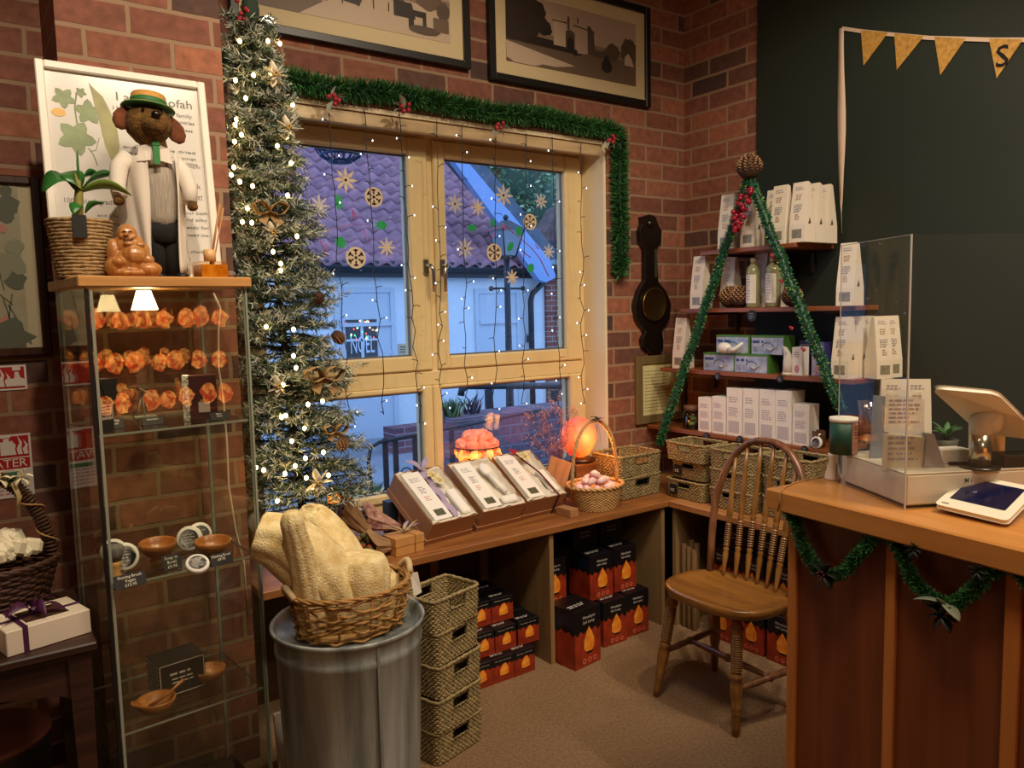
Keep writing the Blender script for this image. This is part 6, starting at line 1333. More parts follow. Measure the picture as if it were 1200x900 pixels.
# ================================================================ salt lamp cartons
BXB = mat('carton_black', '0e0c10', .4); BXO = mat('carton_orange', 'a8381c', .45, n=.5, ns=14); BXF = mat('carton_flame', 'e8781c', .4, col2='ffb040', ns=30); BXW = mat('carton_white', 'c8c0b8', .5); BXN = mat('carton_navy', '10243c', .4, n=.6, ns=12); BXP = mat('carton_pink', 'd86a50', .5)
MATS = [BXB, BXO, BXF, BXW, BXN, BXP]
def carton(w, d, h, small, dark=False):
    mb = MB(); mb.box(-w/2, w/2, 0, d, 0, h, 0, c=.0012); e = .0006
    def face(o, ux, W_, side):
        o = Vector(o); ux = Vector(ux); nn = ux.cross(Vector((0, 0, 1))); lay = [0]
        def P(pts, m): lay[0] += 1; mb.poly([o+ux*(u*W_)+Vector((0, 0, v*h))+nn*(e*.5+.00015*lay[0]) for u, v in pts], m)
        zb = .62 if not small else .7
        if not dark: P([(0, .005), (1, .005), (1, zb), (.9, zb-.06), (.8, zb+.02), (.66, zb-.03), (.5, zb+.03), (.36, zb-.05), (.22, zb+.01), (.1, zb-.06), (0, zb+.01)], 1)
        if side and dark: return
        if side: P([(0, .7), (.3, .62), (.6, .72), (1, .66), (1, .96), (.5, .9), (0, .97)], 4); return
        cx = .55
        if not dark: P([(cx-.2, .3), (cx-.1, .25), (cx+.12, .25), (cx+.2, .32), (cx+.2, .46), (cx+.08, .6), (cx, .68), (cx-.08, .6), (cx-.2, .46)] if not small else [(cx-.2, .28), (cx, .2), (cx+.2, .3), (cx+.18, .55), (cx+.06, .74), (cx-.06, .7), (cx-.2, .5)], 2)
        if not dark: P([(cx-.16, .25), (cx-.05, .21), (cx+.12, .21), (cx+.17, .25)], 0)
        if not small:
            for k in range(3):
                c_ = (.36+.2*k, .1); P([(c_[0]+.075*math.cos(2*PI*j/10), c_[1]+.05*math.sin(2*PI*j/10)) for j in range(10)], 5)
                P([(c_[0]+.04*math.cos(2*PI*j/8), c_[1]+.028*math.sin(2*PI*j/8)) for j in range(8)], 1)
        oo = o+nn*(e*.5+.002)
        if not small: mb.text('Himalayan', h*.075, oo+ux*(W_*.3)+Vector((0, 0, h*.83)), tuple(ux), (0, 0, 1), 3, res=1); mb.text('Salt Lamp', h*.075, oo+ux*(W_*.3)+Vector((0, 0, h*.745)), tuple(ux), (0, 0, 1), 3, res=1)
        else: mb.text('Himalayan Salt Lamp', h*.05, oo+ux*(W_*.12)+Vector((0, 0, h*.86)), tuple(ux), (0, 0, 1), 3, res=1, width=W_*.74)
        if dark: mb.text('Himalayan', h*.11, oo+ux*(W_*.25)+Vector((0, 0, h*.5)), tuple(ux), (0, 0, 1), 3, res=1); mb.text('Salt Lamp', h*.11, oo+ux*(W_*.25)+Vector((0, 0, h*.37)), tuple(ux), (0, 0, 1), 3, res=1)
    face((-w/2, 0, 0), (1, 0, 0), w, False); face((-w/2, d, 0), (0, -1, 0), d, True); face((w/2, 0, 0), (0, 1, 0), d, True)
    mb.lines((-w*.4, d*.35, h+.0006), (1, 0, 0), (0, 1, 0), w*.6, 2, d*.09, d*.045, 3, 2)
    return mb.build('salt_lamp_carton', MATS, origin=(0, 0, 0))
cS = carton(.106, .106, .103, True); cL = carton(.138, .138, .204, False); cX = carton(.158, .158, .25, False)
uc = {}
def cput(src, loc, rz, lab, grp):
    o = src if src.name not in uc else src.copy()
    if src.name in uc: COL.objects.link(o)
    uc[src.name] = 1; o.location = loc; o.rotation_euler = (0, 0, rz); props(o, lab, 'box', grp)
GL = 'small salt lamp cartons in the left bay'
row = ['bottom', 'second', 'top']
for k, xs, y in ((0, (1.595, 1.703, 1.811), 2.52), (1, (1.635, 1.745, 1.862), 2.555), (2, (1.655, 1.765), 2.60)):
    for i, x in enumerate(xs): cput(cS, (x, y+.004*((i*3+k) % 3), .0005+k*.1045), .03*((i+k) % 3-1), 'small orange salt lamp carton, %s layer front row, number %s from left' % (row[k], ('one', 'two', 'three')[i]) if 0 else 'small orange and black carton in the left bay, %s layer, %s' % (row[k], ('left one', 'second from left', 'right one')[i]), GL)
    for i, x in enumerate(xs): cput(cS, (x+.01, y+.118, .0005+k*.1045), .0, 'small carton in the left bay, %s layer, back row, %s' % (row[k], ('left one', 'second from left', 'right one')[i]), GL)
GM = 'large salt lamp cartons in the middle bay'
cput(cX, (2.065, 2.415, .0005), .12, 'biggest salt lamp carton standing forward at the foot of the upright', GM)
for x, y, k, lab in ((2.30, 2.50, 0, 'large salt lamp carton on the floor, left of the pair by the corner post'), (2.452, 2.515, 0, 'large salt lamp carton on the floor against the corner post'), (2.265, 2.55, 1, 'large salt lamp carton second layer, left with its side showing'), (2.42, 2.56, 1, 'large salt lamp carton second layer, right beside the corner post'), (2.07, 2.60, 0, 'large carton in shadow behind the biggest one'), (2.05, 2.62, 1, 'large salt lamp carton glimpsed beside the upright, second layer')):
    cput(cL, (x, y, .0005+k*.2055), .04*(k-.5), lab, GM)
cM = carton(.138, .138, .135, True, True)
for x, lab in ((2.27, 'dark carton on the top layer of the middle bay, left'), (2.43, 'dark carton on the top layer of the middle bay, right')): cput(cM, (x, 2.66, .412), 0, lab, GM)
GR = 'large salt lamp cartons under the side bench'
n_ = 0
for k in range(2):
    for i in range(7):
        y = 2.24-i*.158+.02*k; lab = 'salt lamp carton under the side bench, %s layer, %s' % (('floor', 'upper')[k], ('nearest the corner', 'second from the corner', 'third from the corner', 'fourth from the corner', 'fifth from the corner', 'sixth from the corner', 'seventh from the corner')[i])
        cput(cL, (2.70+.03*k, y, .0005+k*.2055), -PI/2+.03*((i*2+k) % 3-1), lab, GR)
for i in range(5): cput(cM, (2.76, 2.20-i*.17, .412), -PI/2, 'dark carton directly under the side bench top, %s' % ('nearest the corner', 'second along', 'third along', 'fourth along', 'fifth along')[i], GR)
# bundle of brown card tubes in the corner
rl = MB(); rl.lathe([(.013, 0), (.014, .002), (.014, .33), (.011, .332), (.010, .3), (0, .3)], 12); ro = rl.build('card_tube', mat('card_brown', '7a5c38', .8, n=.2), origin=(0, 0, 0))
R = random.Random(3)
for i, (dx_, dy_) in enumerate(((0, 0), (.0, .03), (.0, .06), (.028, .012), (.028, .042))):
    o = ro if i == 0 else ro.copy()
    if i: COL.objects.link(o)
    o.location = (2.69+dx_, 2.385+dy_, .0005); o.rotation_euler = (0, 0, i); o.scale = (1, 1, 1.16+.02*i); props(o, 'brown card tube standing in the bench corner behind the chair', 'tube', 'brown tubes in the bench corner')
# ================================================================ wall shelves
SHW = wood('shelf_redwood', '6e3a20', '9a5a34', 'y', .4); XF = 2.95; XBk = XW-.0125
SZ = [1.762, 1.487, 1.187, .880]
spans = [((820, 297), (932, 283)), ((797, 366), (985, 360)), ((773, 434), (1000, 444)), ((757, 499), (972, 531))]
BRK = mat('bracket_dark', '2a1c12', .5)
for i, (z, (a, b_)) in enumerate(zip(SZ, spans)):
    y1 = min(at(*a, 'x', XF).y, 2.938); y0 = at(*b_, 'x', XF).y
    t = thing('wall_shelf', ('highest and shortest', 'second from the top', 'third from the top', 'lowest')[i]+' of the four reddish wooden wall shelves', 'shelf', (XF, (y0+y1)/2, z))
    mb = MB(); mb.box(XF, XBk, y0, y1, z-.02, z, c=.002); mb.build('board', SHW, t, world=True)
    for yy in (y0+.1, y1-.12): mb = MB(); mb.box(XF+.05, XBk, yy-.008, yy+.008, z-.032, z-.0205); mb.box(XBk-.012, XBk, yy-.008, yy+.008, z-.12, z-.032); mb.build('bracket', BRK, t, world=True)
PKC = mat('pack_cream', 'e6dccb', .6); PKW = mat('pack_window', '8f8b78', .3, n=.3, ns=60); PKH = mat('pack_hole', '4a4438', .7)
def mkpack(w=.078, d=.076, h=.255):
    """tall carton whose front and back lean together to a ridge; faces local -y"""
    mb = MB(); hb_ = .075; n = [(-w/2, -d/2, 0), (w/2, -d/2, 0), (w/2, d/2, 0), (-w/2, d/2, 0), (-w/2*.93, -.012, h), (w/2*.93, -.012, h), (w/2*.93, .004, h-.006), (-w/2*.93, .004, h-.006), (-w/2, -d/2+.002, hb_), (w/2, -d/2+.002, hb_), (w/2, d/2-.002, hb_), (-w/2, d/2-.002, hb_)]
    mb.add(n, [(3, 2, 1, 0), (4, 5, 6, 7), (0, 1, 9, 8), (1, 2, 10, 9), (2, 3, 11, 10), (3, 0, 8, 11), (8, 9, 5, 4), (10, 11, 7, 6), (9, 10, 6, 5), (11, 8, 4, 7)], 0, False)
    t = thing('gusset_carton', 'x', 'carton', (0, 0, 0)); mb.build('carton', PKC, t)
    mb = MB(); y = -d/2-.0006; mb.box(-w*.3, w*.3, y, y+.001, .018, .055); mb.build('window', PKW, t)
    sl = Vector((0, (d/2-.012)/(h-hb_), 1)).normalized(); o0 = Vector((0, -d/2, hb_)); mb = MB()
    for v, k, m_, l_ in ((.15, 3, 1, .3), (.38, 4, 0, .5), (.62, 3, 1, .4), (.8, 2, 0, .55)): mb.lines(o0+sl*((h-hb_)*(v+.08))+Vector((-w*l_/2, -.0012, 0)), (1, 0, 0), tuple(sl), w*l_, k, .009, .0035, m_, int(v*99))
    mb.build('print', [INKG, mat('ink_tan', 'b89878', .6)], t)
    mb = MB(); mb.poly([(w/2+.0006-.0006, -.014, hb_+.0), (w/2+.0006, .006, hb_+.004), (w/2+.0004, -.004, hb_+.03)][::1]); mb.build('gusset_hole', PKH, t); return t
pk = mkpack(); pku = [False]
def putpack(px, py, k, ix, lab, rz=-PI/2, y=None, s=1, z=None):
    X = XF+.045+.082*ix
    if y is None: y = at(px, py, 'x', XF+.01).y
    o = dup(pk) if pku[0] else pk; pku[0] = True
    o.location = (X, y, (SZ[k]+.0005) if z is None else z); o.rotation_euler = (0, 0, rz); o.scale = (s, s, s); props(o, lab, 'carton', 'cream ridge topped cartons')
    return o
putpack(849, 285, 0, 0, 'ridge topped carton at the left end of the highest shelf'); putpack(876, 283, 0, 0, 'ridge topped carton on the highest shelf behind the red berries'); putpack(890, 280, 0, 1, 'shaded carton on the highest shelf right of the berries')
putpack(911, 280, 0, 0, 'ridge topped carton on the highest shelf, left of the right hand pair'); o = putpack(934, 280, 0, 0, 'front carton at the right end of the highest shelf'); yy = o.location.y
putpack(0, 0, 0, 1, 'carton second from front at the right end of the highest shelf', y=yy); putpack(0, 0, 0, 2, 'carton against the wall at the right end of the highest shelf', y=yy)
putpack(816, 360, 1, 0, 'ridge topped carton at the left end of the second shelf'); putpack(838, 360, 1, 1, 'shaded carton on the second shelf behind the garland'); putpack(862, 355, 1, 2, 'shaded carton on the second shelf behind the pine cones'); putpack(880, 355, 1, 2, 'shaded carton on the second shelf behind the left bottle'); putpack(994, 360, 1, 0, 'single ridge topped carton at the right end of the second shelf', y=at(990, 358, 'x', XF+.01).y)
putpack(795, 432, 2, 0, 'ridge topped carton at the left end of the third shelf'); o = putpack(984, 440, 2, 0, 'front carton of the group at the right end of the third shelf'); yy = o.location.y
putpack(0, 0, 2, 1, 'carton second from front in the group on the third shelf', y=yy); putpack(0, 0, 2, 2, 'carton by the wall in the group on the third shelf', y=yy)
putpack(0, 0, 2, 1, 'third shelf carton facing the camera, left of two', rz=-.35, y=yy-.1); putpack(0, 0, 2, 2, 'third shelf carton facing the camera, right of two', rz=-.35, y=yy-.095)
def sy(px, py, dx_=.01): return at(px, py, 'x', XF+dx_).y
# bottles
BOT = mat('pale_bottle', '9c9c74', .15, n=.1, spec=.7)
for px, lab in ((882, 'tall clear bottle of yellowish liquid on the second shelf, left one'), (905, 'tall clear bottle of yellowish liquid on the second shelf, right one')):
    y = sy(px, 360, .05); t = thing('liquid_bottle', lab, 'bottle', (XF+.055, y, SZ[1]+.0005), 0, 'bottles on the second shelf')
    mb = MB(); mb.lathe([(.0, 0), (.031, 0), (.033, .005), (.033, .165), (.028, .183), (.014, .198), (.013, .205), (0, .205)], 24); mb.build('bottle', BOT, t)
    mb = MB(); mb.lathe([(.015, .205), (.015, .226), (0, .227)], 18); mb.build('cap', mat('cap_pale', 'c0b898', .4), t)
    mb = MB(); mb.lathe([(.0336, .02), (.0336, .15)], 12, a0=PI*.78, a1=PI*1.32); mb.build('label', CARD, t); mb = MB()
    for k in range(9): a = PI*1.05; mb.lines((-.0345, .01, .14-k*.013), (0, -1, 0), (0, 0, 1), .02, 1, .01, .004, 0, k)
    mb.build('label_print', INKG, t)
cm = cone_mesh('c', .052, .098, n=12, rows=8); c0 = cm.build('pine_cone', CONEM, origin=(0, 0, 0)); c0.location = (XF+.05, sy(852, 360, .03), SZ[1]+.004); props(c0, 'large open pine cone on the second shelf, left one', 'pine cone', 'pine cones on the second shelf')
for px, dx_, s_, lab in ((868, .055, 1.0, 'large open pine cone on the second shelf touching the left bottle'), (928, .06, .9, 'pine cone behind the right garland leg on the second shelf')):
    o = c0.copy(); COL.objects.link(o); o.location = (XF+dx_, sy(px, 360, dx_), SZ[1]+.004); o.scale = (s_,)*3; o.rotation_euler = (0, 0, px); props(o, lab, 'pine cone', 'pine cones on the second shelf')
# inhaler boxes
def carton2(nm, lab, X, y, z, w, d, h, front, cap, grp=None, cat='box', pink=False):
    t = thing(nm, lab, cat, (X, y, z), -PI/2, grp); mb = MB(); mb.box(-w/2, w/2, 0, d, 0, h, c=.001); mb.build('carton', front, t)
    if cap is not None: mb = MB(); mb.box(-w/2-.0008, w/2+.0008, -.0008, d+.0008, h*.9, h+.0008); mb.box(w/2*.96, w/2+.001, -.0009, d+.001, 0, h*.9); mb.build('coloured_band', cap, t)
    return t
BWB = mat('box_bluewhite', 'b8c4d8', .45, col2='8898bc', ns=26); GRB = mat('box_green', '4a7a34', .5); LIL = mat('box_lilac', 'a8a4c8', .5); BLI = mat('ink_blue', '2c4a8c', .5); WHP = mat('white_ceramic', 'e0ddd4', .25)
for px, pb, py, z_, lab in ((825, 861, 435, 0, 'blue and white pot carton on the third shelf, lower left'), (861.5, 900, 436, 0, 'blue and white pot carton on the third shelf, lower right'), (838, 876, 412, 1, 'blue and white pot carton on the third shelf, upper left'), (879, 917, 412, 1, 'blue and white pot carton on the third shelf, upper right')):
    w_ = sy(px, py, .025)-sy(pb, py, .025); y = sy((px+pb)/2, py, .025); t = carton2('pot_carton', lab, XF+.02+.012*z_, y, SZ[2]+.0005+z_*.0865, w_, .08, .085, BWB, GRB, 'blue and white cartons on the third shelf')
    mb = MB(); mb.lines((-w_*.45, -.0015, .052), (1, 0, 0), (0, 0, 1), w_*.45, 1, .02, .011, 0, px); mb.tube([(w_*.02+.03*math.cos(a), -.001, .035+.02*math.sin(a)) for a in [PI*q/10 for q in range(11)]], .003, 5, 1, flat=.2, up=(0, 1, 0)); mb.tube([(w_*.0, -.001, .03), (w_*.14, -.001, .02), (w_*.3, -.001, .04)], [.009, .011, .003], 6, 2, flat=.15, up=(0, 1, 0)); mb.lines((-w_*.45, -.0015, .03), (1, 0, 0), (0, 0, 1), .03, 3, .008, .003, 0, px); mb.build('print', [BLI, mat('ink_teal', '3a6a98', .5), WHP], t)
y = sy(856, 412); t = thing('nasal_rinse_pot', 'white ceramic nasal rinse pot with long spout on the upper left carton', 'pot', (XF+.005, y, SZ[2]+.104)); 
t.location = (XF-.012, y, SZ[2]+.0865+.0005)
mb = MB(T=RZ(-90)); mb.ball((-.028, 0, .026), (.04, .024, .026), 16); mb.tube([(0, 0, .018), (.036, 0, .02), (.078, 0, .052)], [.018, .012, .006], 12); mb.build('body', WHP, t); t.location.x = XF+.0
y = sy(920, 438, 0); t = thing('curved_nasal_bottle', 'white bottle with bent nozzle standing on the third shelf', 'bottle', (XF+.022, y, SZ[2]+.0005), -PI/2)
mb = MB(); mb.tube([(0, 0, 0), (0, 0, .06), (-.004, 0, .09), (-.016, 0, .118), (-.03, 0, .125)], [.024, .022, .017, .009, .004], 18); mb.build('bottle', WHP, t); mb = MB(); mb.lathe([(.026, 0), (.026, .01), (.024, .012)], 18); mb.build('foot', PKC, t)
for px, w_, X, lab, z_ in ((933, .05, XF+.015, 'white carton with pink drop on the third shelf', .125), (928, .05, XF+.1, 'lilac carton behind the bent nozzle bottle', .15), (950, .06, XF+.06, 'lilac carton behind the garland leg, third shelf', .145)):
    t = carton2('small_carton', lab, X, sy(px, 436), SZ[2]+.0005, w_, .05, z_, LIL if 'lilac' in lab else CARD, None if 'pink' in lab else mat('box_violet', '4a4a98', .5)); 
    mb = MB(); mb.prism([(.0+.012*math.cos(a), .03+.018*math.sin(a)) for a in [2*PI*q/12 for q in range(12)]]+[], 0, .001, T=RX(90) @ TR((0, 0, .0002))); mb.lines((-.015, -.0012, .1), (1, 0, 0), (0, 0, 1), .03, 3, .009, .004, 1, px); mb.build('print', [mat('drop_pink', 'c08898', .5), INKG], t)
# white cartons, lowest shelf
for i, (a, b_, top, bot) in enumerate(((818, 833, 466, 506), (834, 850, 465, 508), (851, 869, 455, 511), (870, 888, 456, 514), (889, 908, 457, 516), (908, 927, 458, 518), (928, 948, 474, 521))):
    ya, yb = sy(a, bot, .02), sy(b_, bot, .02); w_ = ya-yb; h = on((a+b_)/2, top, (XF+.02, (ya+yb)/2, 0), 'z').z-SZ[3]; big = h > .15
    dp = .10 if i == 5 else (.075 if i == 6 else .07)
    t = carton2('white_carton', ('leftmost short white carton on the lowest shelf', 'second short white carton on the lowest shelf', 'first tall white carton on the lowest shelf', 'second tall white carton on the lowest shelf', 'third tall white carton on the lowest shelf', 'tall white carton with deep side, fourth on the lowest shelf', 'short white carton at the right end of the lowest shelf')[i], XF+.02, (ya+yb)/2, SZ[3]+.0005, w_*.97, dp, h, CARD, None, 'white cartons on the lowest shelf')
    mb = MB(); mb.lines((-w_*.32, -.001, h*.8), (1, 0, 0), (0, 0, 1), w_*.6, 3, h*.045, h*.018, 0, i); mb.lines((-w_*.32, -.001, h*.58), (1, 0, 0), (0, 0, 1), w_*.64, 5, h*.04, h*.016, 0, i+9); mb.box(-w_*.34, w_*.34, -.0012, -.0003, h*.08, h*.32, 1); mb.build('print', [mat('ink_lilac', 'a8a4b4', .6), mat('print_grey', 'c0bcc0', .6)], t)
# jar, candle, tin
y = sy(811, 500, .06); t = thing('glass_jar', 'clear glass jar with wooden lid and pale soaps on lowest shelf', 'jar', (XF+.06, y, SZ[3]+.0005)); mb = MB(); mb.lathe([(.0, 0), (.044, 0), (.047, .006), (.047, .075), (.038, .09), (.036, .1)], 24); mb.build('jar', glassy('jar_glass', 'c8d8c0', .09), t)
mb = MB(); mb.lathe([(.034, .088), (.041, .101), (.042, .118), (0, .12)], 22); mb.build('lid', mat('cork_lid', '6a4a34', .7), t)
R = random.Random(2)
for k in range(5):
    mb = MB(); mb.ball((R.uniform(-.02, .02), R.uniform(-.02, .02), .017+.011*k), (.02, .016, .010), 10); mb.build('soap', mat('jar_soap', 'b8b890', .6), t)
y = sy(958, 518, .05); t = thing('candle_glass', 'brown glass candle tumbler at the right end of the lowest shelf', 'candle', (XF+.06, y, SZ[3]+.0005)); mb = MB(); mb.lathe([(0, 0), (.026, 0), (.028, .07), (.026, .07), (.024, .01), (0, .01)], 22); mb.build('tumbler', mat('brown_glass', '5a3c2c', .12, spec=.8), t); mb = MB(); mb.lathe([(.0, .05), (.024, .05)], 20); mb.build('wax', CARD, t)
y = sy(955, 523, .0); t = thing('round_tin', 'round white tin lid propped on edge in front of the candle glass', 'tin', (XF+.012, y, SZ[3]+.0005)); mb = MB(T=TR((0, 0, .026)) @ RY(-80)); mb.lathe([(0, -.006), (.026, -.006), (.026, .006), (0, .006)], 28); mb.build('lid', CARD, t); mb = MB(T=TR((0, 0, .026)) @ RY(-80)); mb.lathe([(.017, .0066), (.019, .0066)], 24); mb.build('print', INKG, t)
# round black price tags on the shelf edges
for px, py, k, lab, r in ((881, 370, 1, 'large round black tag on the second shelf edge', .026), (841, 441, 2, 'round black tag on the third shelf edge, left', .017), (914, 444, 2, 'round black tag on the third shelf edge, right', .017), (828, 511, 3, 'leftmost round black tag on the lowest shelf edge', .018), (867, 515, 3, 'second round black tag on the lowest shelf edge', .018), (905, 521, 3, 'third round black tag on the lowest shelf edge', .018), (943, 527, 3, 'rightmost round black tag on the lowest shelf edge', .018)):
    p = at(px, py, 'x', XF-.004); t = thing('price_tag', lab, 'price tag', tuple(p), 0, 'round black price tags'); mb = MB(T=RY(-90)); mb.lathe([(0, -.001), (r, -.001), (r, .0015), (0, .0015)], 20, smooth=False); mb.build('disc', mat('tag_black', '14161a', .6), t)
    mb = MB(); mb.lines((-.003, r*.5, r*.3), (0, -1, 0), (0, 0, 1), r, 3, r*.4, r*.14, 0, px); mb.build('writing', mat('chalk', '8a98b0', .7), t)
# ================================================================ a-frame garland with cone and berries
XG = XF-.035; t = thing('triangle_garland', 'tall triangular green garland frame leaning before the wall shelves', 'garland', (XG, 2.2, .8))
A0 = at(878, 208, 'x', XG+.0); L0 = at(772, 520, 'x', XG); R0 = at(985, 480, 'x', XG); GT = [mat('garland_deep', '267048', .45), mat('garland_dark', '164a34', .5), mat('garland_lime', '86b058', .45)]
for nm, e in (('garland_strand', L0), ('garland_strand', R0)):
    mb = MB(); n = 16; pts = [A0.lerp(e, i/n)+Vector((0, .004*math.sin(i*1.9), .0)) for i in range(n+1)]; tinsel(mb, pts, .027, 3600, 4, .0035, (0, 0, 0, 1, 1, 2) if e is R0 else (0, 0, 0, 0, 1, 1, 2)); mb.tube(pts, .016, 8, 1); mb.build(nm, GT, t, world=True)
for px, py in ((905, 300), (916, 330), (928, 385), (942, 410)): q = MB(); p = at(px, py, 'x', XG-.02); q.ball(p, .008, 7); q.ball(p+Vector((0, .008, .006)), .006, 7); q.build('berries', BERR, t, world=True)
o = cone_mesh('c', .058, .105, n=11, rows=7).build('pine_cone', CONEM, origin=(0, 0, 0)); p = at(878, 212, 'x', XG); o.location = (p.x-.0, p.y, p.z+.01); props(o, 'large pine cone crowning the triangular garland', 'pine cone')
t = thing('berry_bunch', 'hanging bunch of dark red berries below the crowning pine cone', 'berries', tuple(at(868, 240, 'x', XG-.03))); R = random.Random(15)
bb0 = MB(); bb0.ball((0, 0, 0), .0125, 9); fb = None
for k in range(34):
    v = k/34; px = 874-13*v+R.uniform(-9, 9)*(1.05-abs(v-.35)); py = 222+50*v; p = at(px, py, 'x', XG-.05+R.uniform(-.015, .012))
    if fb is None: fb = o = bb0.build('berry', mat('berry_deep', '8a1428', .25), t)
    else: o = fb.copy(); COL.objects.link(o); o.parent = t
    o.location = p-t.location
# ================================================================ barometer and certificate
yb = YW-.001; DKW = mat('barometer_wood', '120b08', .35, coat=.3)
c = at(766, 357, 'y', yb-.03); t = thing('banjo_barometer', 'antique dark wooden banjo barometer hanging on the brick wall', 'barometer', (c.x, yb, c.z))
def bp(px, py): p = at(px, py, 'y', yb-.03); return p.x-c.x, p.z-c.z
out = [(762, 251), (769, 254), (772, 264), (776, 270), (775, 285), (770, 292), (772, 330), (781, 341), (787, 356), (785, 374), (776, 387), (778, 400), (777, 412), (764, 414), (754, 406), (753, 398), (757, 389), (747, 375), (744, 358), (749, 340), (756, 328), (756, 292), (751, 284), (750, 270), (753, 262), (752, 254)]
mb = MB(T=RX(90)); mb.prism([bp(*q_) for q_ in out][::-1], 0, .03); mb.build('case', DKW, t, bevel=.004)
mb = MB(T=RX(90)); mb.lathe([(.078, .03), (.088, .034), (.09, .04), (.082, .044), (.078, .04)], 36); mb.build('bezel', mat('old_brass', '6a5430', .3, .9), t)
mb = MB(T=RX(90)); mb.lathe([(.0, .034), (.079, .034)], 36); dl_ = mb.build('dial', mat('dial_dark', '4a463c', .2, spec=.8), t)
mb = MB(T=RX(90));
for k in range(24): mb.box(-.0008, .0008, .062, .070, .0345, .0352, T=RZ(15*k))
mb.box(-.001, .001, -.02, .06, .0355, .0365, T=RZ(35)); mb.box(-.001, .001, -.015, .045, .0368, .0375, T=RZ(-60)); mb.build('dial_marks', mat('brass_pale', 'a89868', .4, .6), dl_)
a = bp(770, 292); e = bp(771, 325); mb = MB(); mb.box(a[0]-.02, a[0]-.006, -.036, -.030, e[1], a[1]); mb.build('thermometer', mat('thermo', '3a3c34', .2), t)
mb = MB(T=RX(90)); x_, z_ = bp(762, 262); mb.lathe([(.0, .03), (.02, .032), (.02, .036), (0, .04)], 16, T=TR((x_, z_, 0))); mb.build('hygrometer', DKW, t)
# certificate stands on the lowest shelf level, hung on the brick
a = at(743, 418, 'y', yb); b_ = at(750, 497, 'y', yb); x0 = a.x; x1 = a.x+.37; z1 = a.z; z0 = b_.z; t = thing('framed_certificate', 'olive framed pale yellow certificate behind the garland beside the shelves', 'certificate', ((x0+x1)/2, yb, z0)); fw = .045
mb = MB()
for q_ in ((x0, x0+fw, z0, z1), (x1-fw, x1, z0, z1), (x0+fw, x1-fw, z0, z0+fw), (x0+fw, x1-fw, z1-fw, z1)): mb.box(q_[0], q_[1], yb-.022, yb, q_[2], q_[3], c=.003)
mb.build('frame', mat('olive_frame', '6a5a38', .5), t, world=True); mb = MB(); mb.box(x0+fw, x1-fw, yb-.012, yb-.002, z0+fw, z1-fw); mb.build('sheet', mat('cert_paper', 'ccc490', .7), t, world=True)
mb = MB(); mb.lines((x0+fw+.02, yb-.0126, z1-fw-.04), (1, 0, 0), (0, 0, 1), .2, 13, .0175, .005, 0, 7); mb.build('text', mat('cert_ink', '8a8458', .7), t, world=True)
# ================================================================ bunting
XC = XBk-.005
def wx(px, py): return at(px, py, 'x', XC)
t = thing('bunting', 'string of gold triangular pennants pinned on the dark green wall', 'bunting', tuple(wx(1090, 45))); FLG = mat('flag_gold', 'c89a4c', .6, col2='a87c34', ns=60)
mb = MB(); tp = [wx(987, 31), wx(1008, 34), wx(1045, 38), (wx(1090, 42)), wx(1130, 43), wx(1160, 44), wx(1203, 44), wx(1290, 40)]
for a, b_ in zip(tp, tp[1:]): a = Vector(a); b_ = Vector(b_); mb.add([a, b_, b_+Vector((0, 0, -.016)), a+Vector((0, 0, -.016))], [(0, 1, 2, 3)])
mb.build('tape', mat('tape_pink', 'd0b8a0', .7), t, world=True, solid=.001)
for i, (a, b_, c_) in enumerate((((1009, 35), (1041, 38), (1012, 77)), ((1048, 39), (1083, 42), (1051, 82)), ((1095, 43), (1132, 45), (1102, 88)), ((1159, 45), (1199, 46), (1168, 92)), ((1225, 46), (1262, 45), (1236, 92)))):
    A_, B_, C_ = wx(*a), wx(*b_), wx(*c_); mb = MB(); mb.add([A_, B_, C_], [(0, 1, 2)]); fl = mb.build('pennant', FLG, t, world=True, solid=.0015)
    if i == 3: o_ = wx(1175, 68)+Vector((-.003, .0, -.03)); mb = MB(); mb.text('S', .11, o_, (0, -1, 0), (0, 0, 1), align='c'); mb.build('letter', BLK, fl, world=True)
a = wx(986, 33); e = wx(986, 274); mb = MB(); n = 10; w_ = .018
vs = [];
for i in range(n+1):
    p = a.lerp(e, i/n); k = w_*(.35+.65*math.sin(PI*min(1, .15+i/n*.9)))*(1 if i < n-1 else .3); vs += [p+Vector((0, k, 0)), p+Vector((-.006*math.sin(i), -k, 0))]
mb.add(vs, [(2*i, 2*i+1, 2*i+3, 2*i+2) for i in range(n)], 0, True); mb.build('tail_ribbon', mat('tape_pink'), t, world=True, solid=.001)
# ================================================================ windsor chair
CW = wood('chair_wood', '6e4820', '9c6e34', 'z', .35, 10, coat=.25); CWX = wood('chair_wood_dark', '5a3824', '8a5a3c', 'z', .35, 10, coat=.2)
t = thing('windsor_chair', 'brown bow backed wooden Windsor chair with turned spindles and legs', 'chair', (2.25, 1.83, 0))
SX, SY, SZs = 2.245, 1.825, .462
mb = MB(); n = 48; lay = [(.90, -.036), (.97, -.03), (1.0, -.016), (1.0, -.006), (.985, 0), (.9, -.002), (.6, -.012), (.3, -.014), (0, -.013)]
def seat_r(a):
    c_, s_ = math.cos(a), math.sin(a); hx = .19 if c_ < 0 else .165; hy = .228 if c_ < 0.2 else .228-.03*(c_-.2); p = 2.8; return 1/((abs(c_)/hx)**p+(abs(s_)/hy)**p)**(1/p)
vs = []; fs = []
for k, z in lay:
    for j in range(n): a = 2*PI*j/n; r = seat_r(a)*k; vs.append((SX+r*math.cos(a), SY+r*math.sin(a), SZs+z+(.004*max(0, -math.cos(a))*k if z > -.01 else 0)))
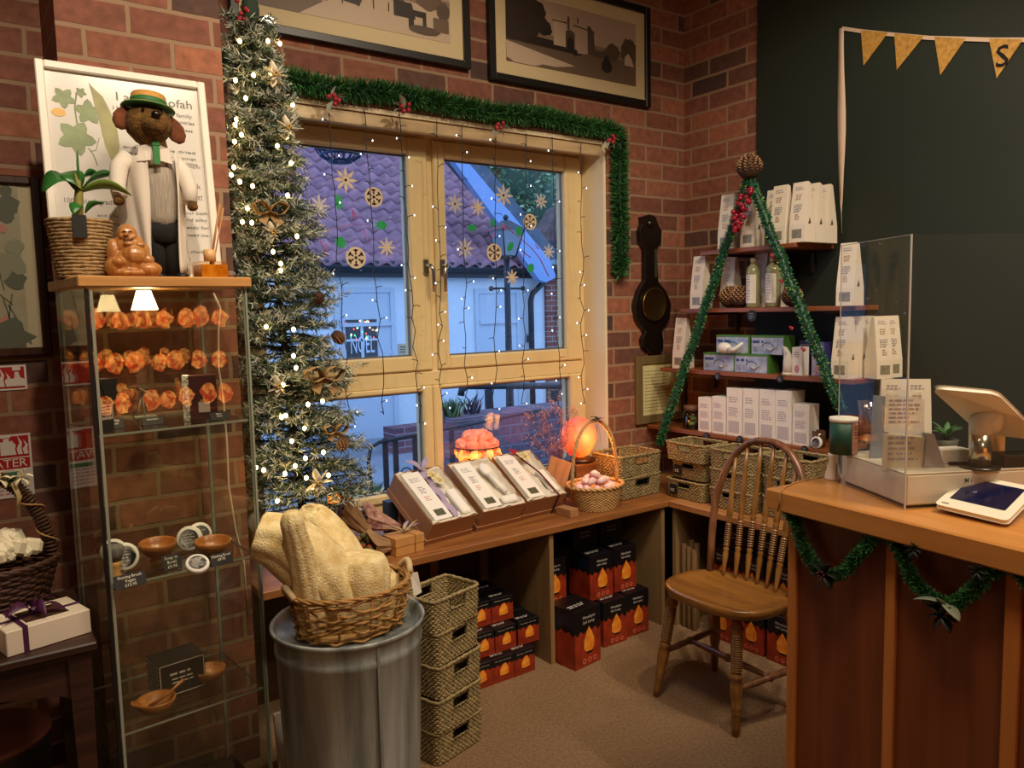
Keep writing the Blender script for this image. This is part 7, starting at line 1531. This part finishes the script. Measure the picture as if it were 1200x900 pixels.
for i in range(len(lay)-1):
    for j in range(n): fs.append((i*n+j, i*n+(j+1) % n, (i+1)*n+(j+1) % n, (i+1)*n+j))
fs.append(tuple(range(n))[::-1]); mb.add(vs, fs, 0, True); mb.build('seat', wood('seat_wood', '6a4218', '94642a', 'y', .3, 6, coat=.4), t, world=True)
def turned(a, b_, prof, m, name, nn=14, parent=t):
    a = Vector(a); b_ = Vector(b_); pts = []; rr = []
    for u, r in prof: pts.append(a.lerp(b_, u)); rr.append(r)
    mb = MB(); mb.tube(pts, rr, nn); return mb.build(name, m, parent, world=True)
legp = [(0, .011), (.08, .016), (.18, .0155), (.2, .019), (.215, .015), (.23, .019), (.245, .015), (.34, .021), (.42, .0225), (.46, .017), (.475, .022), (.5, .022), (.515, .016)]
u = .53
while u < .83: legp += [(u, .0155), (u+.004, .0205), (u+.011, .0205), (u+.015, .0155)]; u += .019
legp += [(.86, .022), (.89, .0235), (.92, .016), (1, .014)]
FT = {'fl': (2.10, 2.055, .0005), 'fr': (2.112, 1.685, .0005), 'bl': (2.445, 2.06, .0005), 'br': (2.445, 1.59, .0005)}; TP = {'fl': (2.145, 2.0, .432), 'fr': (2.135, 1.70, .432), 'bl': (2.36, 1.985, .432), 'br': (2.36, 1.665, .432)}
for k in FT: turned(FT[k], TP[k], legp, CW, 'leg')
def mid(k, u): return Vector(FT[k]).lerp(Vector(TP[k]), u)
strp = [(0, .008), (.1, .010), (.3, .013), (.45, .011), (.5, .016), (.55, .011), (.7, .013), (.9, .010), (1, .008)]
turned(mid('fl', .42), mid('bl', .45), strp, CWX, 'stretcher'); turned(mid('fr', .38), mid('br', .45), strp, CWX, 'stretcher')
turned(mid('fl', .42).lerp(mid('bl', .45), .5), mid('fr', .38).lerp(mid('br', .45), .5), strp, CWX, 'stretcher')
bl, br_ = Vector((2.352, 2.005, .455)), Vector((2.352, 1.645, .455)); tz = .985
def bow(u):
    """u 0..1 from left foot over the top to the right foot"""
    a = PI*u; y = 1.825+.205*math.cos(a)*(1 if abs(math.cos(a)) < .98 else .99); k = math.sin(a); z = .455+(tz-.455)*(k**.62); w = .18+.035*min(1, (z-.455)/.28)
    y = 1.825+w*math.copysign(abs(math.cos(a))**.85, math.cos(a)); return Vector((2.352+.115*(z-.455)/.53, y, z))
mb = MB(); pts = [bow(i/50) for i in range(51)]; mb.tube(pts, .0165, 10, flat=.8, up=(1, 0, 0)); mb.build('bow', CWX, t, world=True)
spp = [(0, .006), (.05, .0065), (.19, .0115), (.21, .009), (.225, .0125), (.24, .009)]
u = .25
while u < .42: spp += [(u, .0085), (u+.003, .0125), (u+.009, .0125), (u+.012, .0085)]; u += .0165
spp += [(.44, .009), (.455, .0125), (.47, .009), (.49, .012), (.55, .0125), (.65, .0105), (.8, .009), (1, .0065)]
for i in range(6):
    f = (i-2.5)/2.5; y0 = 1.825+f*.118; x0 = 2.375-.02*abs(f)**2; ang_ = math.acos(max(-1, min(1, f*.80))); 
    best = min((bow(k/200) for k in range(60, 141) ), key=lambda p: abs(p.y-(1.825+f*.150))); turned((x0, y0, .45), best, spp, CW, 'spindle', 12)
# ================================================================ counter
K0 = Vector((1.769, 1.315, 0)); E1 = Vector((-.101, -.995, 0)).normalized(); E2 = Vector((-E1.y, E1.x, 0)); kang = math.atan2(E2.y, E2.x)
KM = TR(K0) @ Matrix((E2, -E1, Vector((0, 0, 1)))).transposed().to_4x4()      # local x into the shop, local -y towards the camera
t = thing('sales_counter', 'wooden sales counter with battened front and orange brown top', 'counter', tuple(K0), kang); KL = KM.inverted()
def onplane(px, py, p0, n): d = ray(px, py); return EYE+d*((Vector(p0)-EYE).dot(Vector(n))/d.dot(Vector(n)))
def kloc(v): return KL @ Vector(v)
TOPW = wood('counter_top', 'b4763a', 'd0924c', 'y', .28, 5, coat=.3); DKP = wood('counter_panel', '5e2c14', '7c3e1e', 'z', .4, 5, coat=.15); BAT = wood('batten_wood', 'a8622c', 'c07c3c', 'z', .4, 8)
mb = MB(); mb.box(0, .62, -1.15, 0, .945, 1.0, c=.004); mb.build('countertop', TOPW, t)
mb = MB(); mb.box(.055, .56, -1.10, -.05, 0, .944); mb.build('body', DKP, t)
pf = KM @ Vector((.045, 0, 0))
bw_ = [kloc(onplane(px, 750, pf, E2)).y for px in (928, 1036, 1048, 1176, 1195)]
for y0, y1 in ((-.05-.018, -.04), (bw_[2], bw_[1]), (bw_[4], bw_[3]), (-1.11, -1.09)):
    mb = MB(); mb.box(.043, .056, y0, y1, .0, .944, c=.002); mb.build('batten', BAT, t)
# garland on the counter
g = thing('counter_garland', 'green tinsel swag pinned along the counter front', 'garland', tuple(KM @ Vector((.02, -.3, .8)))); pg_ = KM @ Vector((.022, 0, 0))
gp = [onplane(px, py, pg_, E2) for px, py in ((924, 600), (932, 612), (941, 640), (953, 662), (972, 676), (990, 670), (1006, 650), (1022, 632), (1035, 622), (1045, 628), (1058, 652), (1068, 678), (1084, 694), (1103, 708), (1120, 708), (1138, 694), (1156, 676), (1170, 664), (1182, 660), (1196, 670), (1215, 695), (1235, 720))]
mb = MB(); tinsel(mb, gp, .020, 7500, 9, .0018); mb.build('tinsel', TIN, g, world=True)
BLKF = mat('dark_petal', '12201a', .6); PALF = mat('pale_petal', '8f9a84', .6)
for px, py, s_, m1, lab in ((966, 672, .042, BLKF, 'left'), (1104, 722, .038, BLKF, 'right'), (1072, 645, .02, BLKF, 'a'), (1146, 670, .02, BLKF, 'b')):
    p = onplane(px, py, KM @ Vector((.004, 0, 0)), E2); mb = MB()
    for j in range(7): a = 2*PI*j/7; leaf(mb, p, p+E1*(s_*math.cos(a))+Vector((0, 0, s_*math.sin(a)))-E2*.01, s_*.3, .004, 5)
    mb.build('fabric_flower', m1, g, world=True, solid=.001)
    if px == 1104: mb = MB(); leaf(mb, p+Vector((0, 0, .03)), p+E1*.05+Vector((0, 0, .01))-E2*.02, .014, .004); leaf(mb, p+Vector((0, 0, .03)), p-E1*.055+Vector((0, 0, .025))-E2*.02, .012, .004); leaf(mb, p+Vector((0, 0, .02)), p+Vector((0, 0, .045))-E2*.02, .01, .002); mb.build('pale_leaf', PALF, g, world=True, solid=.001)
    elif px == 966:
        mb = MB()
        for j in range(6): mb.ball(p-E2*.014+E1*(.009*math.cos(j))+Vector((0, 0, .008*math.sin(j))), .003, 6)
        mb.build('stamens', mat('stamen_red', '6a2420', .4), g, world=True)
# till, screen, perspex
ZC = 1.0; TC0 = at(1061, 594, 'z', ZC+.006); TS = (at(984, 563, 'z', ZC+.006)-TC0); TSn = TS.normalized(); TFn = Vector((TSn.y, -TSn.x, 0)); LS = TS.length; ht_ = .082
TM = TR((TC0.x, TC0.y, ZC)) @ Matrix((TFn, TSn, Vector((0, 0, 1)))).transposed().to_4x4(); tang = math.atan2(TFn.y, TFn.x)
t = thing('cash_drawer', 'wide cream cash drawer on the counter under the till screen', 'cash drawer', (TC0.x, TC0.y, ZC), tang)
CRM = mat('till_cream', 'e4dece', .45); mb = MB(); mb.box(.004, .36, .004, LS, .007, ht_, c=.004); mb.build('body', CRM, t)
mb = MB(); mb.box(.012, .35, .012, LS-.01, .0005, .0068); mb.build('feet', BLK, t); mb = MB(); mb.box(.004, .36, .004, LS, ht_+.0002, ht_+.0045, c=.002); mb.build('lid', mat('till_top', 'e0d8c4', .4), t)
mb = MB(); mb.text('M', .016, (.155, .003, .058), (1, 0, 0), (0, 0, 1)); mb.text('i', .016, (.172, .003, .058), (1, 0, 0), (0, 0, 1)); mb.build('logo', mat('logo_green', '2c6a40', .5), t); mb = MB(); mb.box(.33, .345, .0025, .004, .05, .07); mb.build('sticker', mat('sticker_blue', '3a4a80', .5), t)
PX = glassy('perspex', 'fafaf8', .012, haze=.006, hazecol='ffffff'); PXE = mat('perspex_edge', 'b8b4a8', .2)
t = thing('perspex_screen', 'clear perspex sneeze screen folded round the till', 'screen', (TC0.x, TC0.y, ZC), tang); hp_ = on(1073, 275, (TC0.x, TC0.y, 0), 'z').z-ZC
mb = MB(); mb.box(-.006, -.002, -.005, LS+.002, .0005, hp_); mb.build('side_panel', PX, t); mb = MB(); mb.box(-.002, .36, -.006, -.002, .0005, hp_); mb.build('front_panel', PX, t)
for nm, q_ in (('edge', (-.0068, -.0035, -.0068, -.0035)), ('edge', (-.0055, -.0035, LS+.0015, LS+.0035)), ('edge', (.3595, .362, -.006, -.002))): mb = MB(); mb.box(*q_, .0005, hp_); mb.build(nm, PXE, t)
mb = MB(); mb.box(-.0065, -.0015, -.005, LS+.002, hp_, hp_+.0012); mb.build('edge', PXE, t)
# tilted screen seen from behind
t = thing('till_screen', 'white tilted touch screen till seen from behind on a chrome stem', 'till', (0, 0, 0)); st = at(1148, 548, 'z', ZC+ht_+.005); t.location = st; WM[t.name] = TR(st)
def dpt(px, py, d): r_ = ray(px, py); return EYE+r_*(d/FPX)
d0 = (st-EYE).dot(_f); 
TLc, TRc, BRc, BLc = dpt(1093, 456, d0-.06), dpt(1168, 463, d0-.10), dpt(1226, 512, d0+.04), dpt(1150, 508, d0+.07)
ux_ = (TRc-TLc); vx_ = (BLc-TLc); BRc = TRc+vx_; nn = ux_.cross(vx_).normalized()
if nn.dot(EYE-TLc) > 0: nn = -nn
def rr_quad(mb, a, u, v, r, h0, h1, n, m=0, k=6):
    U, V = u.length, v.length; un, vn = u/U, v/V; pts = []
    for cx_, cy_, a0 in ((r, r, PI), (U-r, r, 1.5*PI), (U-r, V-r, 0), (r, V-r, .5*PI)):
        for i in range(k+1): q_ = a0+PI/2*i/k; pts.append((cx_+r*math.cos(q_), cy_+r*math.sin(q_)))
    vs = [a+un*p[0]+vn*p[1]+n*h0 for p in pts]+[a+un*p[0]+vn*p[1]+n*h1 for p in pts]; N_ = len(pts)
    mb.add(vs, [tuple(range(N_)), tuple(range(2*N_-1, N_-1, -1))]+[(i, (i+1) % N_, N_+(i+1) % N_, N_+i) for i in range(N_)], m, False)
mb = MB(); rr_quad(mb, TLc, ux_, vx_, .02, 0, .012, nn); mb.build('shell', mat('shell_white', 'dcd6c6', .4), t, world=True, bevel=.003)
mb = MB(); rr_quad(mb, TLc+ux_*.04+vx_*.04, ux_*.92, vx_*.92, .01, .0122, .0135, nn); mb.build('display', mat('display_dark', '0a0c10', .1), t, world=True)
cen = TLc+ux_*.5+vx_*.62; mb = MB(); mb.tube([st+Vector((0, 0, .001)), st+Vector((0, 0, .085))], [.026, .026], 24); mb.build('stem', mat('stem_chrome', 'c8c0ac', .22, .9), t, world=True)
mb = MB(); mb.tube([st+Vector((0, 0, .085)), st+Vector((.0, 0, .105)), (st+Vector((0, 0, .12))).lerp(cen, .5), cen-nn*-.0], [.0265, .029, .036, .034], 22); mb.build('elbow', mat('shell_white'), t, world=True)
mb = MB(); mb.lathe([(0, 0), (.045, 0), (.045, .004), (0, .005)], 28); mb.build('base_plate', mat('plate_dark', '3a342c', .3, .4), t)
# card terminal
A_, B_, C_, D_ = at(1096, 590, 'z', ZC+.022), at(1135, 556, 'z', ZC+.062), at(1236, 572, 'z', ZC+.058), at(1180, 610, 'z', ZC+.018)
ux_ = D_-A_; vx_ = B_-A_; nn = ux_.cross(vx_).normalized(); nn = nn if nn.z > 0 else -nn
t = thing('card_terminal', 'white wedge card payment terminal with navy screen on counter front', 'card terminal', (A_.x, A_.y, ZC)); mb = MB(); rr_quad(mb, A_, ux_, vx_, .012, -.01, 0, nn); rr_quad(mb, A_+ux_*.06+vx_*.08, ux_*.88, vx_*.84, .01, -.02, -.01, nn); mb.build('shell', mat('terminal_white', 'e2dcc8', .35), t, world=True, bevel=.002)
mb = MB(); q0 = (A_+ux_*.5+vx_*.55); mb.box(q0.x-.05, q0.x+.05, q0.y-.035, q0.y+.03, ZC+.0005, ZC+.022); mb.build('foot', mat('foot_grey', '6a6660', .5), t, world=True)
mb = MB(); rr_quad(mb, A_+ux_*.10+vx_*.22, ux_*.78, vx_*.66, .003, .0003, .001, nn); sc_n = mb.build('screen', mat('navy_screen', '0e1230', .15, emit='10183c', es=.12), t, world=True)
mb = MB(); mb.text('d', .018, A_+ux_*.3+vx_*.5+nn*.0015, ux_.normalized(), vx_.normalized()); mb.build('screen_logo', mat('logo_pale', '8a90b0', .5), sc_n, world=True)
mb = MB(); mb.lines(A_+ux_*.06+vx_*.06+nn*.0006, ux_.normalized(), vx_.normalized(), .025, 1, .01, .005, 0, 3); mb.build('maker_mark', mat('mark_grey', '5a5a5a', .5), t, world=True)
# leaflets in a clear holder, standing on the drawer
def tl(px, py, z): return TM.inverted() @ at(px, py, 'z', z)
zt = ZC+ht_+.0052
def onT(px, py): return at(px, py, 'z', zt)
def fplate(name, pts, base_px, lab, cat, m, th=.002, printing=None, tilt=0):
    """upright sheet facing the customer, standing where its base meets the drawer top"""
    b0 = onT(*base_px); n = Vector((_f.x, _f.y, 0)).normalized(); q_ = [onplane(px, py, b0, n) for px, py in pts]; mb = MB(); k = len(q_)
    vs = q_+[p+n*th for p in q_]; mb.add(vs, [tuple(range(k)), tuple(range(2*k-1, k-1, -1))]+[(i, (i+1) % k, k+(i+1) % k, k+i) for i in range(k)]); o = mb.build(name, m); props(o, lab, cat)
    if printing:
        pr = MB(); x0, y0, x1, y1, nl = printing; a = onplane(x0, y0, b0-n*.001, n); e = onplane(x1, y0, b0-n*.001, n); f_ = onplane(x0, y1, b0-n*.001, n); u_ = (e-a); pr.lines(a, u_.normalized(), (0, 0, 1), u_.length, nl, (a.z-f_.z)/nl, (a.z-f_.z)/nl*.35, 0, x0); pr.build('print', INKG, o, world=True)
    return o
fplate('blue_grey_leaflet', [(1019, 541), (1024, 463), (1042, 465), (1040, 545)], (1030, 537), 'blue grey leaflet standing upright on the cash drawer, left of the papers', 'leaflet', mat('leaflet_bluegrey', '7c8290', .5), .004)
fplate('paper_notice', [(1036, 506), (1038, 462), (1084, 468), (1083, 511)], (1060, 545), 'white paper notice in the upper pocket of the clear holder', 'notice', CARD, .0015, (1042, 470, 1078, 500, 6))
fplate('leaflet_stack', [(1036, 549), (1037, 509), (1086, 513), (1082, 551)], (1060, 548), 'stack of white leaflets in the lower pocket of the clear holder', 'leaflets', mat('leaflet_cream', 'cfc6b4', .6), .012, (1041, 514, 1078, 545, 5))
fplate('folded_leaflets', [(1083, 550), (1086, 508), (1095, 509), (1108, 549)], (1095, 548), 'fanned grey folded leaflets right of the clear holder', 'leaflets', mat('leaflet_grey', '9a98a0', .6), .02)
o = fplate('leaflet_holder', [(1034, 553), (1034, 455), (1079, 459), (1089, 555)], (1060, 551), 'clear acrylic leaflet holder standing on the cash drawer', 'holder', PX, .003)
for (px, lab) in ((1053, 'ridge topped carton behind the leaflet holder, left one'), (1081, 'ridge topped carton behind the leaflet holder, right one')):
    q_ = at(px, 536, 'z', zt); o = dup(pk); o.scale = (1.0, .9, 1.0); o.location = q_+Vector((.02, .03, 0)); o.location.z = zt; o.rotation_euler = (0, 0, -.9); h_need = on(px, 445, q_, 'z').z-zt; o.scale = (.85, .8, min(1, h_need/.255)); props(o, lab, 'carton', 'cream ridge topped cartons')
# cup, can, dispenser
p = onT(988, 531); t = thing('printed_can', 'green and red printed cardboard can behind the perspex screen', 'can', tuple(p)); r = .036; hc_ = on(988, 489, p, 'z').z-zt
mb = MB(); mb.lathe([(0, 0), (r, 0), (r, hc_*.9), (0, hc_*.9)], 28); mb.build('can', mat('can_green', '1c4a3c', .5), t)
mb = MB(); mb.lathe([(r+.0006, .002), (r+.0006, hc_*.88)], 16, a0=-PI*.62, a1=PI*.1); bn = mb.build('printed_panel', mat('can_red', 'c8603c', .5, col2='e0b0a0', ns=28), t); mb = MB(); mb.lathe([(r+.001, hc_*.88), (r+.0015, hc_), (r-.003, hc_), (0, hc_*.97)], 28); mb.build('rim', CARD, t)
mb = MB()
for k in range(5): mb.lathe([(r+.0012, hc_*(.45+.08*k)), (r+.0012, hc_*(.48+.08*k))], 10, a0=-PI*.55, a1=-PI*.12)
mb.build('lettering_bands', mat('can_dark', '5a2a20', .5), bn)
p = onT(1016, 519); t = thing('drinking_glass', 'tall clear tumbler beside the printed can', 'glass', tuple(p)); hg = on(1016, 470, p, 'z').z-zt; mb = MB(); mb.lathe([(0, 0), (.018, 0), (.022, hg*.5), (.028, hg), (.026, hg), (.019, hg*.5), (.016, .006), (0, .006)], 24); mb.build('tumbler', glassy('tumbler_glass', 'd8c8b8', .12, .05, .08, 'a89888'), t)
p = at(976, 562, 'z', ZC); t = thing('white_dispenser', 'small white cone shaped dispenser with looped cord at the counter corner', 'dispenser', (p.x, p.y, ZC+.0005)); mb = MB(); mb.lathe([(0, 0), (.022, 0), (.022, .006), (.011, .06), (.014, .066), (.014, .075), (0, .076)], 24); mb.build('body', CRM, t); mb = MB(); mb.tube([(-.01, -.02, .012), (-.004, -.014, .04), (.0, -.016, .055), (.016, -.012, .09), (.03, -.005, .12)], .0016, 5); mb.build('cord', BLK, t)
mb = MB(); a = at(965, 558, 'z', ZC+.003); pts = [at(px, py, 'z', ZC+.003) for px, py in ((962, 559), (945, 562), (930, 566), (920, 571), (914, 577))]+[onplane(913, 590, KM @ Vector((-.003, 0, 0)), E2), onplane(911, 600, KM @ Vector((-.003, 0, 0)), E2)]
mb.tube(pts, .0018, 5); props(mb.build('string_end', mat('jute', 'b08858', .9)), 'loose jute string lying over the counter corner', 'string')
# clutter beyond the screen
def clut(nm, lab, cat, px, py, w_, d_, h_, rz, m, z=zt): p = at(px, py, 'z', z); return slab(nm, lab, cat, (p.x, p.y, z+.0004), w_, d_, h_, (0, 0, rz), m)
clut('paper_pad', 'white paper pad lying behind the leaflets near the till stem', 'paper pad', 1112, 541, .07, .05, .035, -30, CARD)
clut('black_pen', 'black pen lying behind the till stem', 'pen', 1126, 545, .06, .008, .008, -38, BLK)
clut('dark_box', 'dark box behind the till at the right edge', 'box', 1186, 545, .085, .06, .03, -32, BLK)
clut('wooden_block', 'pale wooden block under the till screen', 'block', 1168, 538, .035, .02, .075, -10, wood('block', 'b07c44', 'd09a5c', 'z'))
p = at(1122, 532, 'z', zt); t = thing('small_succulent', 'small green pot plant in dark pot beneath the till screen', 'plant', (p.x+.04, p.y+.05, zt)); mb = MB(); mb.lathe([(0, 0), (.026, 0), (.032, .03), (.028, .03), (0, .026)], 20); mb.build('pot', mat('pot_grey', '4a4840', .6), t); mb = MB(); R = random.Random(4)
for i in range(12): a = i*2.4; leaf(mb, (0, 0, .028), (.04*math.cos(a), .04*math.sin(a), .05+.03*R.random()), .008, .008)
mb.build('leaves', [mat('succulent', '3c6a38', .5)], t, solid=.001)
# ================================================================ salt lamp display behind the camera, seen only as reflections
t = thing('lamp_display_stand', 'dark three tier stand behind the viewer carrying glowing salt lamps', 'stand', (1.5, -.65, 0))
for z in (.93, 1.165, 1.425): mb = MB(); mb.box(1.02, 1.95, -.85, -.5, z-.02, z); mb.build('shelf_board', RIS, t, world=True)
for x in (1.0, 1.95): mb = MB(); mb.box(x, x+.02, -.85, -.5, 0, 1.75); mb.build('side_panel', RIS, t, world=True)
lamp0 = None; R = random.Random(44); dispsalt = saltmat('display_salt', 'b02c0a', 'ffb050', 6.5, 26)
for z, n, off in ((.9305, 7, .06), (1.1655, 7, 0), (1.4255, 7, .05)):
    for i in range(n):
        x = 1.09+i*.125+off+R.uniform(-.015, .015)
        if lamp0 is None:
            lamp0 = thing('display_salt_lamp', 'glowing orange salt lamp on the stand behind the viewer', 'lamp', (0, 0, 0), 0, 'salt lamps on the display stand'); mb = MB(); mb.lathe([(0, 0), (.05, 0), (.05, .015), (0, .015)], 16); mb.build('base', mat('lamp_base'), lamp0); mb = MB(); rock(mb, (0, 0, .085), .062, 5); mb.build('salt_block', dispsalt, lamp0); o = lamp0
        else: o = dup(lamp0)
        o.location = (x, -.62+R.uniform(-.04, .04), z); o.rotation_euler = (0, 0, R.uniform(0, 6)); o.scale = (R.uniform(.65, .82),)*2+(R.uniform(.75, .95),)
# ================================================================ light
w = bpy.data.worlds.new('world'); SC.world = w; w.use_nodes = True
bg = w.node_tree.nodes['Background']; bg.inputs[0].default_value = (.40, .60, 1.0, 1); bg.inputs[1].default_value = 2.0
def area(name, loc, size, power, col=(1, .82, .60), tgt=None, spread=None):
    l = bpy.data.lights.new(name, 'AREA'); l.size = size; l.energy = power; l.color = col
    if spread: l.spread = math.radians(spread)
    o = bpy.data.objects.new(name, l); COL.objects.link(o); o.location = loc
    d = (Vector(tgt)-Vector(loc)) if tgt else Vector((0, 0, -1)); o.rotation_euler = d.to_track_quat('-Z', 'Y').to_euler(); return o
def spot(name, loc, tgt, power, ang=70, col=(1, .82, .61), r=.04, blend=.6):
    l = bpy.data.lights.new(name, 'SPOT'); l.energy = power; l.spot_size = math.radians(ang); l.spot_blend = blend; l.color = col; l.shadow_soft_size = r
    o = bpy.data.objects.new(name, l); COL.objects.link(o); o.location = loc
    o.rotation_euler = (Vector(tgt)-Vector(loc)).to_track_quat('-Z', 'Y').to_euler(); return o
area('ceiling_panel_a', (.9, .9, 3.25), .5, 26)
area('ceiling_panel_b', (2.2, .2, 3.25), .5, 28)
area('ceiling_panel_c', (0, -1.4, 3.25), .7, 18)
spot('ceiling_spot_poster', (.25, .9, 3.2), (.45, 2.5, 1.75), 95, 60)
spot('ceiling_spot_window', (1.6, 1.2, 3.2), (1.7, 2.9, 1.6), 50, 80)
spot('ceiling_spot_counter', (2.0, -.3, 3.2), (2.3, 1.0, 1.0), 90, 78)
spot('added_spot_shelves', (1.9, .9, 3.2), (3.0, 2.1, 1.4), 70, 80)  # unseen extra spot, added to brighten the shelves and cartons
SC.view_settings.view_transform = 'Standard'; SC.view_settings.look = 'None'; SC.view_settings.exposure = .15; SC.view_settings.gamma = 1
SC.view_settings.use_curve_mapping = False
SC.cycles.transparent_max_bounces = 40; SC.cycles.max_bounces = 8; SC.cycles.sample_clamp_indirect = 6
SC.cycles.use_denoising = True; SC.cycles.caustics_reflective = False; SC.cycles.caustics_refractive = False
